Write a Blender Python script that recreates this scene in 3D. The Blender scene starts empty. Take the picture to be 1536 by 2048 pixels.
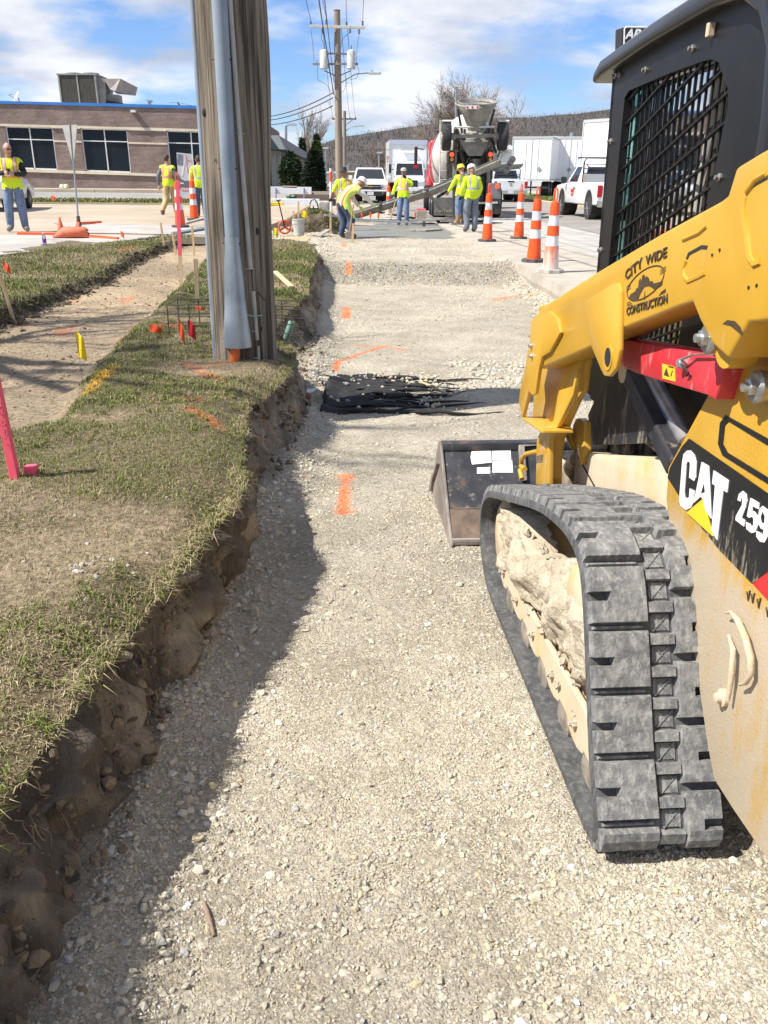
import bpy, bmesh, math, random
import numpy as np
from mathutils import Vector, Matrix
random.seed(7); RNG = np.random.default_rng(11)
SC = bpy.context.scene
COL = SC.collection
R = math.radians

# ------------------------------------------------------------------ camera
F_PX, PITCH, YAW, ROLL, CAM_H = 1700.0, R(21.5), R(-2.5), R(0.5), 1.62
_f = Vector((-math.sin(YAW)*math.cos(PITCH), math.cos(YAW)*math.cos(PITCH), -math.sin(PITCH)))
_r0 = Vector((math.cos(YAW), math.sin(YAW), 0)); _u0 = _r0.cross(_f)
_r = _r0*math.cos(ROLL) + _u0*math.sin(ROLL)
_u = _u0*math.cos(ROLL) - _r0*math.sin(ROLL)
CAM = Vector((0, 0, CAM_H))
cd = bpy.data.cameras.new('camera'); cam = bpy.data.objects.new('camera', cd); COL.objects.link(cam)
m = Matrix((_r, _u, -_f)).transposed().to_4x4(); m.translation = CAM
cam.matrix_world = m
cd.sensor_fit = 'VERTICAL'; cd.sensor_height = 24.0; cd.sensor_width = 18.0
cd.lens = 24.0*F_PX/2048.0
cd.clip_start = 0.05; cd.clip_end = 4000
SC.camera = cam

# ------------------------------------------------------------------ sky and sun
SUN_EL, SUN_AZ_VEC = R(52), Vector((-0.955, -0.295, 0)).normalized()   # towards the sun
w = bpy.data.worlds.new('World'); SC.world = w; w.use_nodes = True
nt = w.node_tree; nt.nodes.clear()
def N(tree, typ, **kw):
    n = tree.nodes.new(typ)
    for k, v in kw.items():
        if k.startswith('i_'):
            key = k[2:]
            key = int(key) if key.isdigit() else key.replace('_', ' ')
            n.inputs[key].default_value = v
        else: setattr(n, k, v)
    return n
sky = N(nt, 'ShaderNodeTexSky', sky_type='NISHITA', sun_disc=False)
sky.sun_elevation = SUN_EL
sky.sun_rotation = math.atan2(SUN_AZ_VEC.x, SUN_AZ_VEC.y)
sky.air_density = 1.0; sky.dust_density = 0.15; sky.ozone_density = 2.2
tc = N(nt, 'ShaderNodeTexCoord'); sp = N(nt, 'ShaderNodeSeparateXYZ')
nt.links.new(tc.outputs['Generated'], sp.inputs[0])
mz = N(nt, 'ShaderNodeMath', operation='MAXIMUM', i_1=0.0); nt.links.new(sp.outputs[2], mz.inputs[0])
az = N(nt, 'ShaderNodeMath', operation='ADD', i_1=0.22); nt.links.new(mz.outputs[0], az.inputs[0])
dx = N(nt, 'ShaderNodeMath', operation='DIVIDE'); dy = N(nt, 'ShaderNodeMath', operation='DIVIDE')
nt.links.new(sp.outputs[0], dx.inputs[0]); nt.links.new(az.outputs[0], dx.inputs[1])
nt.links.new(sp.outputs[1], dy.inputs[0]); nt.links.new(az.outputs[0], dy.inputs[1])
cb = N(nt, 'ShaderNodeCombineXYZ', i_2=3.7); nt.links.new(dx.outputs[0], cb.inputs[0]); nt.links.new(dy.outputs[0], cb.inputs[1])
n1 = N(nt, 'ShaderNodeTexNoise', i_Scale=1.9, i_Detail=10.0, i_Roughness=0.55, i_Distortion=0.05); nt.links.new(cb.outputs[0], n1.inputs['Vector'])
cr = N(nt, 'ShaderNodeValToRGB'); cr.color_ramp.elements[0].position = 0.41; cr.color_ramp.elements[1].position = 0.57
nt.links.new(n1.outputs['Fac'], cr.inputs[0])
n2 = N(nt, 'ShaderNodeTexNoise', i_Scale=2.1, i_Detail=6.0, i_Roughness=0.5); 
mp = N(nt, 'ShaderNodeMapping'); mp.inputs['Location'].default_value = (5.3, 1.7, 9.1); nt.links.new(cb.outputs[0], mp.inputs[0]); nt.links.new(mp.outputs[0], n2.inputs['Vector'])
cr2 = N(nt, 'ShaderNodeValToRGB'); e = cr2.color_ramp.elements
e[0].position = 0.38; e[0].color = (5.6, 6.4, 8.2, 1); e[1].position = 0.60; e[1].color = (10.6, 10.9, 11.6, 1)
nt.links.new(n2.outputs['Fac'], cr2.inputs[0])
mx = N(nt, 'ShaderNodeMix', data_type='RGBA'); nt.links.new(cr.outputs[0], mx.inputs[0])
sb = N(nt, 'ShaderNodeMix', data_type='RGBA', blend_type='MULTIPLY'); sb.inputs[0].default_value = 1.0
nt.links.new(sky.outputs[0], sb.inputs[6]); sb.inputs[7].default_value = (1.0, 1.25, 1.75, 1)
nt.links.new(sb.outputs[2], mx.inputs[6]); nt.links.new(cr2.outputs[0], mx.inputs[7])
bg = N(nt, 'ShaderNodeBackground', i_Strength=0.055); nt.links.new(mx.outputs[2], bg.inputs[0])
ow = N(nt, 'ShaderNodeOutputWorld'); nt.links.new(bg.outputs[0], ow.inputs[0])
sd = bpy.data.lights.new('sun', 'SUN'); sun = bpy.data.objects.new('sun', sd); COL.objects.link(sun)
sd.energy = 5.0; sd.angle = R(0.55); sd.color = (1.0, 0.95, 0.87)
_sv = SUN_AZ_VEC*math.cos(SUN_EL) + Vector((0, 0, math.sin(SUN_EL)))
sun.rotation_euler = _sv.to_track_quat('Z', 'Y').to_euler(); sun.location = (-8, -3, 12)
SC.view_settings.view_transform = 'Standard'; SC.view_settings.look = 'None'
SC.view_settings.gamma = 1.0; SC.view_settings.use_curve_mapping = False
SC.view_settings.exposure = 0.74
SC.render.engine = 'CYCLES'
SC.cycles.use_denoising = True
SC.cycles.max_bounces = 6; SC.cycles.transparent_max_bounces = 8
SC.cycles.sample_clamp_indirect = 6.0

# ------------------------------------------------------------------ measuring: photograph pixel -> place
def ray(x, y): return _f + _r*((x-768)/F_PX) - _u*((y-1024)/F_PX)
def PZ(x, y, z):
    d = ray(x, y); return CAM + d*((z-CAM_H)/d.z)
def PY(x, y, yy):
    d = ray(x, y); return CAM + d*(yy/d.y)
M_ANG, M_ORG = R(1.8), Vector((0.612, 1.67, 0))
def ML(px, py, xl):          # loader frame: point on the lateral plane xl
    d = ray(px, py); ca, sa = math.cos(M_ANG), math.sin(M_ANG)
    inv = lambda v: Vector((ca*v.x+sa*v.y, -sa*v.x+ca*v.y, v.z))
    c = inv(CAM-M_ORG); dd = inv(d); return c + dd*((xl-c.x)/dd.x)

# ------------------------------------------------------------------ value noise (numpy)
def _h(ix, iy, iz, s):
    n = (ix.astype(np.int64)*374761393 + iy.astype(np.int64)*668265263 + iz.astype(np.int64)*2147483647 + s*974634777) & 0xffffffff
    n = ((n ^ (n >> 13))*1274126177) & 0xffffffff
    n = n ^ (n >> 16)
    return (n & 0xffff)/65535.0
def vn(x, y, z=0.0, s=0):
    x = np.asarray(x, float); y = np.asarray(y, float); z = np.zeros_like(x)+z
    ix, iy, iz = np.floor(x), np.floor(y), np.floor(z)
    fx, fy, fz = x-ix, y-iy, z-iz
    fx, fy, fz = (t*t*(3-2*t) for t in (fx, fy, fz))
    r = 0
    for a in (0, 1):
        for b in (0, 1):
            for c in (0, 1):
                r = r + _h(ix+a, iy+b, iz+c, s)*(fx if a else 1-fx)*(fy if b else 1-fy)*(fz if c else 1-fz)
    return r-0.5
def fbm(x, y, z=0.0, s=0, o=4):
    r = 0; a = 1.0; f = 1.0
    for i in range(o):
        r = r + a*vn(np.asarray(x)*f, np.asarray(y)*f, np.asarray(z)*f, s+i); a *= 0.5; f *= 2.03
    return r

# ------------------------------------------------------------------ materials
MATS = {}
def srgb(h):
    h = h.lstrip('#'); v = [int(h[i:i+2], 16)/255 for i in (0, 2, 4)]
    return tuple((c/12.92 if c <= 0.04045 else ((c+0.055)/1.055)**2.4) for c in v)+(1,)
def c4(c):
    if isinstance(c, str): return srgb(c)
    return tuple(c)+(1,) if len(c) == 3 else tuple(c)
def mat(name, c1, c2=None, scale=8.0, rough=0.6, metal=0.0, bump=0.0, bscale=40.0, detail=5.0, lo=0.38, hi=0.62,
        attr=None, stretch=(1, 1, 1), dirt=None, dirt_amt=0.0, dscale=3.0, dz=None, coat=0.0, trans=0.0, emit=None, spec=0.5, wear=None):
    if name in MATS: return MATS[name]
    mt = bpy.data.materials.new(name); mt.use_nodes = True; t = mt.node_tree; L = t.links.new
    b = t.nodes['Principled BSDF']
    b.inputs['Roughness'].default_value = rough; b.inputs['Metallic'].default_value = metal
    b.inputs['Specular IOR Level'].default_value = spec
    if coat: b.inputs['Coat Weight'].default_value = coat; b.inputs['Coat Roughness'].default_value = 0.15
    if trans: b.inputs['Transmission Weight'].default_value = trans
    if emit: b.inputs['Emission Color'].default_value = c4(emit[0]); b.inputs['Emission Strength'].default_value = emit[1]
    co = N(t, 'ShaderNodeTexCoord'); mp = N(t, 'ShaderNodeMapping'); mp.inputs['Scale'].default_value = stretch
    L(co.outputs['Object'], mp.inputs[0])
    col = None
    if attr:
        a = N(t, 'ShaderNodeAttribute', attribute_name=attr); col = a.outputs['Color']
    if c2 is not None:
        n = N(t, 'ShaderNodeTexNoise', i_Scale=scale, i_Detail=detail, i_Roughness=0.6); L(mp.outputs[0], n.inputs['Vector'])
        r = N(t, 'ShaderNodeValToRGB'); r.color_ramp.elements[0].position = lo; r.color_ramp.elements[1].position = hi
        r.color_ramp.elements[0].color = c4(c1); r.color_ramp.elements[1].color = c4(c2); L(n.outputs['Fac'], r.inputs[0])
        if col is None: col = r.outputs[0]
        else:
            mm = N(t, 'ShaderNodeMix', data_type='RGBA', blend_type='MULTIPLY'); mm.inputs[0].default_value = 1.0
            L(col, mm.inputs[6]); L(r.outputs[0], mm.inputs[7]); col = mm.outputs[2]
    if wear:   # (colour, scale, lo, hi): chips and scuffs
        n = N(t, 'ShaderNodeTexNoise', i_Scale=wear[1], i_Detail=8.0, i_Roughness=0.7); L(co.outputs['Object'], n.inputs['Vector'])
        r = N(t, 'ShaderNodeValToRGB'); r.color_ramp.elements[0].position = wear[2]; r.color_ramp.elements[1].position = wear[3]; L(n.outputs['Fac'], r.inputs[0])
        mm = N(t, 'ShaderNodeMix', data_type='RGBA'); L(r.outputs[0], mm.inputs[0])
        if col is None: mm.inputs[6].default_value = c4(c1)
        else: L(col, mm.inputs[6])
        mm.inputs[7].default_value = c4(wear[0]); col = mm.outputs[2]
    if dirt is not None:
        n = N(t, 'ShaderNodeTexNoise', i_Scale=dscale, i_Detail=7.0, i_Roughness=0.68)
        mp2 = N(t, 'ShaderNodeMapping'); mp2.inputs['Scale'].default_value = (1.3, 1.3, 0.32); L(co.outputs['Object'], mp2.inputs[0]); L(mp2.outputs[0], n.inputs['Vector'])
        fac = n.outputs['Fac']
        if dz:   # splashed mud: thick at dz[0], none at dz[1] (object z)
            s = N(t, 'ShaderNodeSeparateXYZ'); L(co.outputs['Object'], s.inputs[0])
            mr = N(t, 'ShaderNodeMapRange', i_1=dz[0], i_2=dz[1], i_3=dz[2] if len(dz) > 2 else 0.32, i_4=dz[3] if len(dz) > 3 else -0.28); L(s.outputs[2], mr.inputs[0])
            ad = N(t, 'ShaderNodeMath', operation='ADD'); L(fac, ad.inputs[0]); L(mr.outputs[0], ad.inputs[1]); fac = ad.outputs[0]
        r = N(t, 'ShaderNodeValToRGB'); r.color_ramp.elements[0].position = 0.5-dirt_amt; r.color_ramp.elements[1].position = 0.72-dirt_amt; L(fac, r.inputs[0])
        mm = N(t, 'ShaderNodeMix', data_type='RGBA'); L(r.outputs[0], mm.inputs[0])
        if col is None: mm.inputs[6].default_value = c4(c1)
        else: L(col, mm.inputs[6])
        mm.inputs[7].default_value = c4(dirt); col = mm.outputs[2]
        rr = N(t, 'ShaderNodeMix', data_type='FLOAT'); rr.inputs[2].default_value = rough; rr.inputs[3].default_value = 0.9; L(r.outputs[0], rr.inputs[0]); L(rr.outputs[0], b.inputs['Roughness'])
    if col is None: b.inputs['Base Color'].default_value = c4(c1)
    else: L(col, b.inputs['Base Color'])
    if bump:
        n = N(t, 'ShaderNodeTexNoise', i_Scale=bscale, i_Detail=6.0, i_Roughness=0.65); L(mp.outputs[0], n.inputs['Vector'])
        bp = N(t, 'ShaderNodeBump', i_Strength=min(1.0, bump), i_Distance=0.02 if bump <= 1 else 0.02*bump); L(n.outputs['Fac'], bp.inputs['Height']); L(bp.outputs[0], b.inputs['Normal'])
    MATS[name] = mt; return mt

# ------------------------------------------------------------------ mesh builder
class MB:
    def __init__(s): s.v = []; s.f = []; s.mi = []; s.cur = 0
    def add(s, vs, fs):
        o = len(s.v); s.v += [tuple(v) for v in vs]; s.f += [tuple(i+o for i in f) for f in fs]; s.mi += [s.cur]*len(fs); return s
    def box(s, c, d, rot=None, taper=1.0):
        hx, hy, hz = d[0]/2, d[1]/2, d[2]/2; vs = []
        for z in (-1, 1):
            k = taper if z > 0 else 1.0
            for x, y in ((-1, -1), (1, -1), (1, 1), (-1, 1)): vs.append(Vector((x*hx*k, y*hy*k, z*hz)))
        if rot is not None: vs = [rot @ v for v in vs]
        return s.add([v+Vector(c) for v in vs], [(3, 2, 1, 0), (4, 5, 6, 7), (0, 1, 5, 4), (1, 2, 6, 5), (2, 3, 7, 6), (3, 0, 4, 7)])
    def span(s, a, b):
        return s.box([(p+q)/2 for p, q in zip(a, b)], [abs(q-p) for p, q in zip(a, b)])
    def beam(s, p0, p1, wd, ht, up=(0, 0, 1)):
        p0, p1 = Vector(p0), Vector(p1); d = p1-p0; z = d.normalized(); u = Vector(up)
        x = z.cross(u)
        if x.length < 1e-4: x = Vector((1, 0, 0))
        x.normalize(); y = x.cross(z)
        rot = Matrix((x, y, z)).transposed()
        return s.box((p0+p1)/2, (wd, ht, d.length), rot)
    def cyl(s, p0, p1, r0, r1=None, n=12, caps=True):
        r1 = r0 if r1 is None else r1; p0, p1 = Vector(p0), Vector(p1); z = (p1-p0).normalized()
        x = z.orthogonal().normalized(); y = z.cross(x); vs = []
        for p, r in ((p0, r0), (p1, r1)):
            for i in range(n):
                a = 2*math.pi*i/n; vs.append(p+x*(r*math.cos(a))+y*(r*math.sin(a)))
        fs = [(i, (i+1) % n, n+(i+1) % n, n+i) for i in range(n)]
        if caps: fs += [tuple(range(n-1, -1, -1)), tuple(range(n, 2*n))]
        return s.add(vs, fs)
    def tube(s, pts, r, n=6, closed=False):
        pts = [Vector(p) for p in pts]; k = len(pts); rs = r if hasattr(r, '__len__') else [r]*k; vs = []; prev = None
        for i, p in enumerate(pts):
            if closed: t = pts[(i+1) % k]-pts[i-1]
            else: t = pts[min(i+1, k-1)]-pts[max(i-1, 0)]
            t = t.normalized() if t.length > 1e-9 else Vector((0, 0, 1))
            if prev is None: x = t.orthogonal().normalized()
            else:
                x = prev-t*prev.dot(t); x = x.normalized() if x.length > 1e-6 else t.orthogonal().normalized()
            prev = x; y = t.cross(x)
            for j in range(n):
                a = 2*math.pi*j/n; vs.append(p+x*(rs[i]*math.cos(a))+y*(rs[i]*math.sin(a)))
        fs = []
        for i in range(k if closed else k-1):
            i2 = (i+1) % k
            for j in range(n): fs.append((i*n+j, i*n+(j+1) % n, i2*n+(j+1) % n, i2*n+j))
        if not closed: fs += [tuple(range(n-1, -1, -1)), tuple((k-1)*n+j for j in range(n))]
        return s.add(vs, fs)
    def lathe(s, prof, p0=(0, 0, 0), axis=(0, 0, 1), n=16, caps=True):
        z = Vector(axis).normalized(); x = z.orthogonal().normalized(); y = z.cross(x); p0 = Vector(p0); vs = []
        for r, h in prof:
            for i in range(n):
                a = 2*math.pi*i/n; vs.append(p0+z*h+x*(r*math.cos(a))+y*(r*math.sin(a)))
        fs = []
        for k in range(len(prof)-1):
            for i in range(n): fs.append((k*n+i, k*n+(i+1) % n, (k+1)*n+(i+1) % n, (k+1)*n+i))
        if caps: fs += [tuple(range(n-1, -1, -1)), tuple((len(prof)-1)*n+i for i in range(n))]
        return s.add(vs, fs)
    def prism(s, a, b):     # two matching rings of points
        n = len(a)
        return s.add(list(a)+list(b), [tuple(range(n-1, -1, -1)), tuple(range(n, 2*n))]+[(i, (i+1) % n, n+(i+1) % n, n+i) for i in range(n)])
    def ext(s, poly, axis, t0, t1):   # 2-D outline pushed along an axis ('x': (y,z), 'y': (x,z), 'z': (x,y))
        f = {'x': lambda p, t: (t, p[0], p[1]), 'y': lambda p, t: (p[0], t, p[1]), 'z': lambda p, t: (p[0], p[1], t)}[axis]
        return s.prism([f(p, t0) for p in poly], [f(p, t1) for p in poly])
    def loft(s, rings, caps=True, closed=True):
        n = len(rings[0]); vs = [p for r in rings for p in r]; fs = []
        for k in range(len(rings)-1):
            for i in range(n if closed else n-1): fs.append((k*n+i, k*n+(i+1) % n, (k+1)*n+(i+1) % n, (k+1)*n+i))
        if caps: fs += [tuple(range(n-1, -1, -1)), tuple((len(rings)-1)*n+i for i in range(n))]
        return s.add(vs, fs)
    def ball(s, c, r, n=10, m=7, jit=0.0):
        c = Vector(c); rx, ry, rz = (r, r, r) if not hasattr(r, '__len__') else r; rings = []
        for k in range(1, m):
            a = math.pi*k/m; rings.append([c+Vector((rx*math.sin(a)*math.cos(2*math.pi*i/n), ry*math.sin(a)*math.sin(2*math.pi*i/n), -rz*math.cos(a)))*(1) for i in range(n)])
        if jit: rings = [[p+Vector((random.uniform(-jit, jit), random.uniform(-jit, jit), random.uniform(-jit, jit))) for p in r_] for r_ in rings]
        return s.loft(rings)
    def build(s, name, mt, parent=None, bevel=0.0, seg=2, smooth=None, fix=True, loc=None):
        me = bpy.data.meshes.new(name); me.from_pydata(s.v, [], s.f)
        ms = mt if isinstance(mt, (list, tuple)) else [mt]
        for q in ms: me.materials.append(q)
        if len(ms) > 1: me.polygons.foreach_set('material_index', s.mi)
        if fix or bevel:
            bm = bmesh.new(); bm.from_mesh(me)
            if fix: bmesh.ops.recalc_face_normals(bm, faces=bm.faces)
            if bevel:
                es = [e for e in bm.edges if len(e.link_faces) == 2 and e.calc_face_angle(0) > R(28)]
                bmesh.ops.bevel(bm, geom=es, offset=bevel, segments=seg, profile=0.5, affect='EDGES', clamp_overlap=True)
            bm.to_mesh(me); bm.free()
        if smooth is not None:
            me.polygons.foreach_set('use_smooth', [True]*len(me.polygons))
            try: me.set_sharp_from_angle(angle=R(smooth))
            except Exception: pass
        o = bpy.data.objects.new(name, me); COL.objects.link(o)
        if parent is not None: o.parent = parent
        if loc is not None: o.location = loc
        return o
def tag(o, label=None, cat=None, group=None, kind=None):
    if label: o['label'] = label
    if cat: o['category'] = cat
    if group: o['group'] = group
    if kind: o['kind'] = kind
    return o
def empty(name, loc=(0, 0, 0), rz=0.0, label=None, cat=None, group=None):
    o = bpy.data.objects.new(name, None); COL.objects.link(o); o.location = loc; o.rotation_euler = (0, 0, rz)
    return tag(o, label, cat, group)
def kids(o): return [c for c in bpy.data.objects if c.parent is o]
def copy_tree(o, parent=None):
    c = o.copy(); COL.objects.link(c); c.parent = parent
    if parent is not None: c.matrix_parent_inverse = o.matrix_parent_inverse.copy()
    for ch in list(o.children): copy_tree(ch, c)
    return c
def np_mesh(name, V, Fc, mt, cols=None, smooth=False, parent=None):
    """V (n,3), Fc (m,3 or 4) numpy arrays -> object; cols (n,3) point colours"""
    me = bpy.data.meshes.new(name); n, k = len(V), Fc.shape[1]
    me.vertices.add(n); me.vertices.foreach_set('co', np.ascontiguousarray(V, np.float32).ravel())
    me.loops.add(len(Fc)*k); me.loops.foreach_set('vertex_index', np.ascontiguousarray(Fc, np.int32).ravel())
    me.polygons.add(len(Fc)); me.polygons.foreach_set('loop_start', np.arange(0, len(Fc)*k, k, dtype=np.int32))
    me.polygons.foreach_set('use_smooth', np.full(len(Fc), smooth))
    me.update(calc_edges=True); me.validate()
    if cols is not None:
        a = me.color_attributes.new('tint', 'FLOAT_COLOR', 'POINT')
        a.data.foreach_set('color', np.hstack([cols, np.ones((n, 1))]).astype(np.float32).ravel())
    me.materials.append(mt); o = bpy.data.objects.new(name, me); COL.objects.link(o)
    if parent is not None: o.parent = parent
    return o
def grid_faces(nu, nv):
    i, j = np.meshgrid(np.arange(nu-1), np.arange(nv-1), indexing='ij'); a = i*nv+j
    return np.stack([a, a+nv, a+nv+1, a+1], -1).reshape(-1, 4)
def text_mesh(txt, size, depth=0.004, bold=0.0, spacing=1.0, shear=0.0):
    cu = bpy.data.curves.new('t', 'FONT'); cu.body = txt; cu.size = size; cu.extrude = depth; cu.offset = bold; cu.space_character = spacing; cu.shear = shear
    cu.align_x = 'CENTER'; cu.align_y = 'CENTER'; cu.resolution_u = 3
    o = bpy.data.objects.new('t', cu); COL.objects.link(o); dg = bpy.context.evaluated_depsgraph_get(); dg.update()
    me = bpy.data.meshes.new_from_object(o.evaluated_get(dg)); bpy.data.objects.remove(o); return me
def lettering(txt, mt, parent, origin, xdir, ydir, size, bold=0.0, depth=0.002, sx=1.0, spacing=1.0, name='lettering', shear=0.0):
    me = text_mesh(txt, size, depth, bold, spacing, shear); me.materials.clear(); me.materials.append(mt)
    xd = Vector(xdir).normalized(); yd = Vector(ydir); yd = (yd-xd*yd.dot(xd)).normalized(); zd = xd.cross(yd)
    m = Matrix((xd, yd, zd)).transposed().to_4x4(); m.translation = Vector(origin); m = m @ Matrix.Diagonal((sx, 1, 1, 1))
    me.transform(m); o = bpy.data.objects.new(name, me); COL.objects.link(o); o.parent = parent; return o
# ================================================================== the setting: ground
SOIL = mat('soil', (0.16, 0.115, 0.07), (0.30, 0.225, 0.145), scale=3.5, rough=0.95, bump=0.9, bscale=26, attr=None)
FLOORM = mat('crushed_limestone_fines', (0.43, 0.385, 0.30), (0.55, 0.50, 0.405), scale=2.2, rough=0.95, bump=1.0, bscale=85, detail=8, attr='tint')
STONEM = mat('limestone_chips', (0.86, 0.86, 0.86), (1.0, 1.0, 1.0), scale=60, rough=0.92, bump=0.35, bscale=220, attr='tint')
BLADEM = mat('grass_blades', (0.9, 0.9, 0.9), (1, 1, 1), scale=3, rough=0.75, attr='tint', spec=0.25)
CONC = mat('concrete_pavement', (0.33, 0.31, 0.28), (0.43, 0.405, 0.365), scale=1.2, rough=0.9, bump=0.25, bscale=60, detail=9)
CONC_TAN = mat('tan_concrete', (0.34, 0.275, 0.20), (0.42, 0.35, 0.265), scale=0.5, rough=0.9, bump=0.2, bscale=30, detail=9)
CURBM = mat('curb_concrete', (0.33, 0.295, 0.24), (0.42, 0.38, 0.315), scale=2.5, rough=0.92, bump=0.6, bscale=22)
ASPH = mat('worn_asphalt', (0.21, 0.195, 0.175), (0.27, 0.25, 0.22), scale=0.7, rough=0.92, bump=0.25, bscale=80, detail=9)
GREYST = mat('grey_street', (0.23, 0.22, 0.205), (0.29, 0.275, 0.255), scale=0.4, rough=0.92, detail=8)
FIELD = mat('dull_turf', (0.12, 0.12, 0.055), (0.19, 0.16, 0.085), scale=0.25, rough=0.95, detail=8)
WET = mat('wet_concrete', (0.165, 0.165, 0.140), (0.205, 0.20, 0.17), scale=1.8, rough=0.50, bump=0.12, bscale=5, detail=6)
def pebbly(mt, scales=((42, .9, .010), (105, .7, .004)), amt=0.5):
    t = mt.node_tree; L = t.links.new; b = t.nodes['Principled BSDF']; co = N(t, 'ShaderNodeTexCoord'); col = b.inputs['Base Color'].links[0].from_socket; nrm = b.inputs['Normal'].links[0].from_socket if b.inputs['Normal'].links else None
    for sc, st, ds in scales:
        v = N(t, 'ShaderNodeTexVoronoi', i_Scale=float(sc)); L(co.outputs['Object'], v.inputs['Vector']); s = N(t, 'ShaderNodeSeparateColor'); L(v.outputs['Color'], s.inputs[0])
        mr = N(t, 'ShaderNodeMapRange', i_3=1-amt*.5, i_4=1+amt*.35); L(s.outputs[0], mr.inputs[0]); mm = N(t, 'ShaderNodeMix', data_type='RGBA', blend_type='MULTIPLY'); mm.inputs[0].default_value = 1.0; L(col, mm.inputs[6]); L(mr.outputs[0], mm.inputs[7]); col = mm.outputs[2]
        bp = N(t, 'ShaderNodeBump', i_Strength=st, i_Distance=ds); bp.invert = True; L(v.outputs['Distance'], bp.inputs['Height'])
        if nrm is not None: L(nrm, bp.inputs['Normal'])
        nrm = bp.outputs[0]
    L(col, b.inputs['Base Color']); L(nrm, b.inputs['Normal'])
pebbly(FLOORM, ((55, .7, .008), (120, .8, .006), (240, .7, .003)), .32)
PAINT_ORANGE = np.array([0.95, 0.23, 0.055]); PAINT_YEL = np.array([0.75, 0.45, 0.04])

EDGE_T = np.array([(-0.5, -0.80), (0.4, -0.76), (1.0, -0.73), (1.41, -0.72), (1.82, -0.68), (2.34, -0.62), (2.9, -0.52), (3.34, -0.46), (3.7, -0.50), (4.2, -0.56), (4.8, -0.57), (5.1, -0.47), (5.5, -0.41), (6.0, -0.385), (6.4, -0.42), (7.0, -0.62), (7.8, -0.66), (8.6, -0.52), (9.6, -0.46), (11.5, -0.50), (13.3, -0.50), (15.0, -0.50), (16.4, -0.62), (17.2, -1.0)])
def edge_top(y): return np.interp(y, EDGE_T[:, 0], EDGE_T[:, 1]) + 0.05*fbm(np.asarray(y)*2.2, 3.3, 0, 5, 4)
TOE = np.array([(-0.5, -0.50), (1.0, -0.53), (1.4, -0.56), (1.8, -0.575), (2.66, -0.535), (3.2, -0.52), (3.8, -0.49), (4.15, -0.47), (4.45, -0.36), (5.2, -0.31), (8.5, -0.28), (14.8, -0.38), (17.2, -0.7)])
def toe_x(y): return np.interp(y, TOE[:, 0], TOE[:, 1]) + 0.04*fbm(np.asarray(y)*3.1, 8.3, 0, 9, 3)
ROAD_Z, ROAD_X = 0.27, 2.90
def smooth(a, b, x):
    t = np.clip((np.asarray(x, float)-a)/(b-a), 0, 1); return t*t*(3-2*t)
def floor_z(x, y):
    x = np.asarray(x, float); y = np.asarray(y, float)
    z = 0.028*fbm(x*1.3, y*1.3, 0, 21, 4) + 0.008*fbm(x*9, y*9, 0, 22, 3)
    z = z + 0.19*smooth(14.1+0.35*fbm(x*1.5, 0, 0, 31, 3), 15.3+0.35*fbm(x*1.5, 9, 0, 32, 3), y)
    t = toe_x(np.minimum(y, 16)); d = np.clip(1-(x-t)/0.28, 0, 1); z = z + 0.085*d*d*(y < 17)      # loose stone banked against the cut
    d = np.clip(1-(2.9-x)/0.5, 0, 1); z = z + 0.06*d*d
    z = z + 0.05*np.exp(-((y-6.65)/0.5)**2)*smooth(-0.35, 0.0, x)*smooth(1.9, 1.0, x)               # hump under the fabric
    z = z - 0.10*np.exp(-((y-6.55)/0.35)**2 - ((x+0.34)/0.14)**2)                                       # hole at its end
    z = z + 0.035*np.exp(-((y-7.5)/0.25)**2)*smooth(0.0, 0.5, x)*smooth(2.6, 1.8, x)
    z = z + 0.10*smooth(17.0, 18.5, y)*smooth(0.3, -1.0, x)
    return z
def lawn_z(x, y):
    x = np.asarray(x, float); y = np.asarray(y, float)
    z = 0.465 + 0.05*fbm(x*0.8, y*0.8, 0, 41, 4) + 0.012*fbm(x*6, y*6, 0, 42, 3)
    L_, R_ = strip_l(y), strip_r(y)
    dep = smooth(L_-0.06, L_+0.05, x)*smooth(R_+0.14, R_-0.10, x)*smooth(3.9, 4.5, y)*smooth(17.9, 17.0, y)
    z = z - dep*(0.115 + 0.02*fbm(x*3, y*3, 0, 44, 3))
    z = z + 0.045*np.exp(-((x-R_-0.18)/0.12)**2)*(y > 8)*(y < 14)                      # spoil along the strip
    e = edge_top(y); z = z - 0.06*smooth(e-0.16, e+0.02, x)
    z = z - 0.22*np.exp(-((x+0.62)/0.22)**2)*np.exp(-((y-7.4)/0.45)**2)                 # pocket dug behind the pole
    return z
def strip_r(y): return np.interp(y, [4, 4.3, 6, 8.2, 9.7, 12.1, 15, 17.3], [-1.75, -1.55, -1.73, -1.86, -1.93, -2.05, -2.2, -2.3]) + 0.07*fbm(np.asarray(y)*2.5, 1.1, 0, 61, 3)
def strip_l(y): return np.interp(y, [4, 7.7, 10.9, 13.5, 16.3, 17.3], [-3.05, -3.07, -3.09, -3.28, -3.3, -3.12]) + 0.08*fbm(np.asarray(y)*2.1, 7.1, 0, 62, 3)
def seg_mask(x, y, segs, w, brk=0.35):
    m = np.zeros_like(np.asarray(x, float))
    for (ax, ay), (bx, by) in segs:
        dx, dy = bx-ax, by-ay; t = np.clip(((x-ax)*dx+(y-ay)*dy)/(dx*dx+dy*dy+1e-9), 0, 1)
        d = np.hypot(x-ax-t*dx, y-ay-t*dy); m = np.maximum(m, smooth(w, w*0.55, d))
    return m*smooth(-brk-0.25, -brk+0.25, fbm(np.asarray(x)*14, np.asarray(y)*14, 0, 77, 3))
def g2(px, py, z=0.0): p = PZ(px, py, z); return (p.x, p.y)
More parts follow.
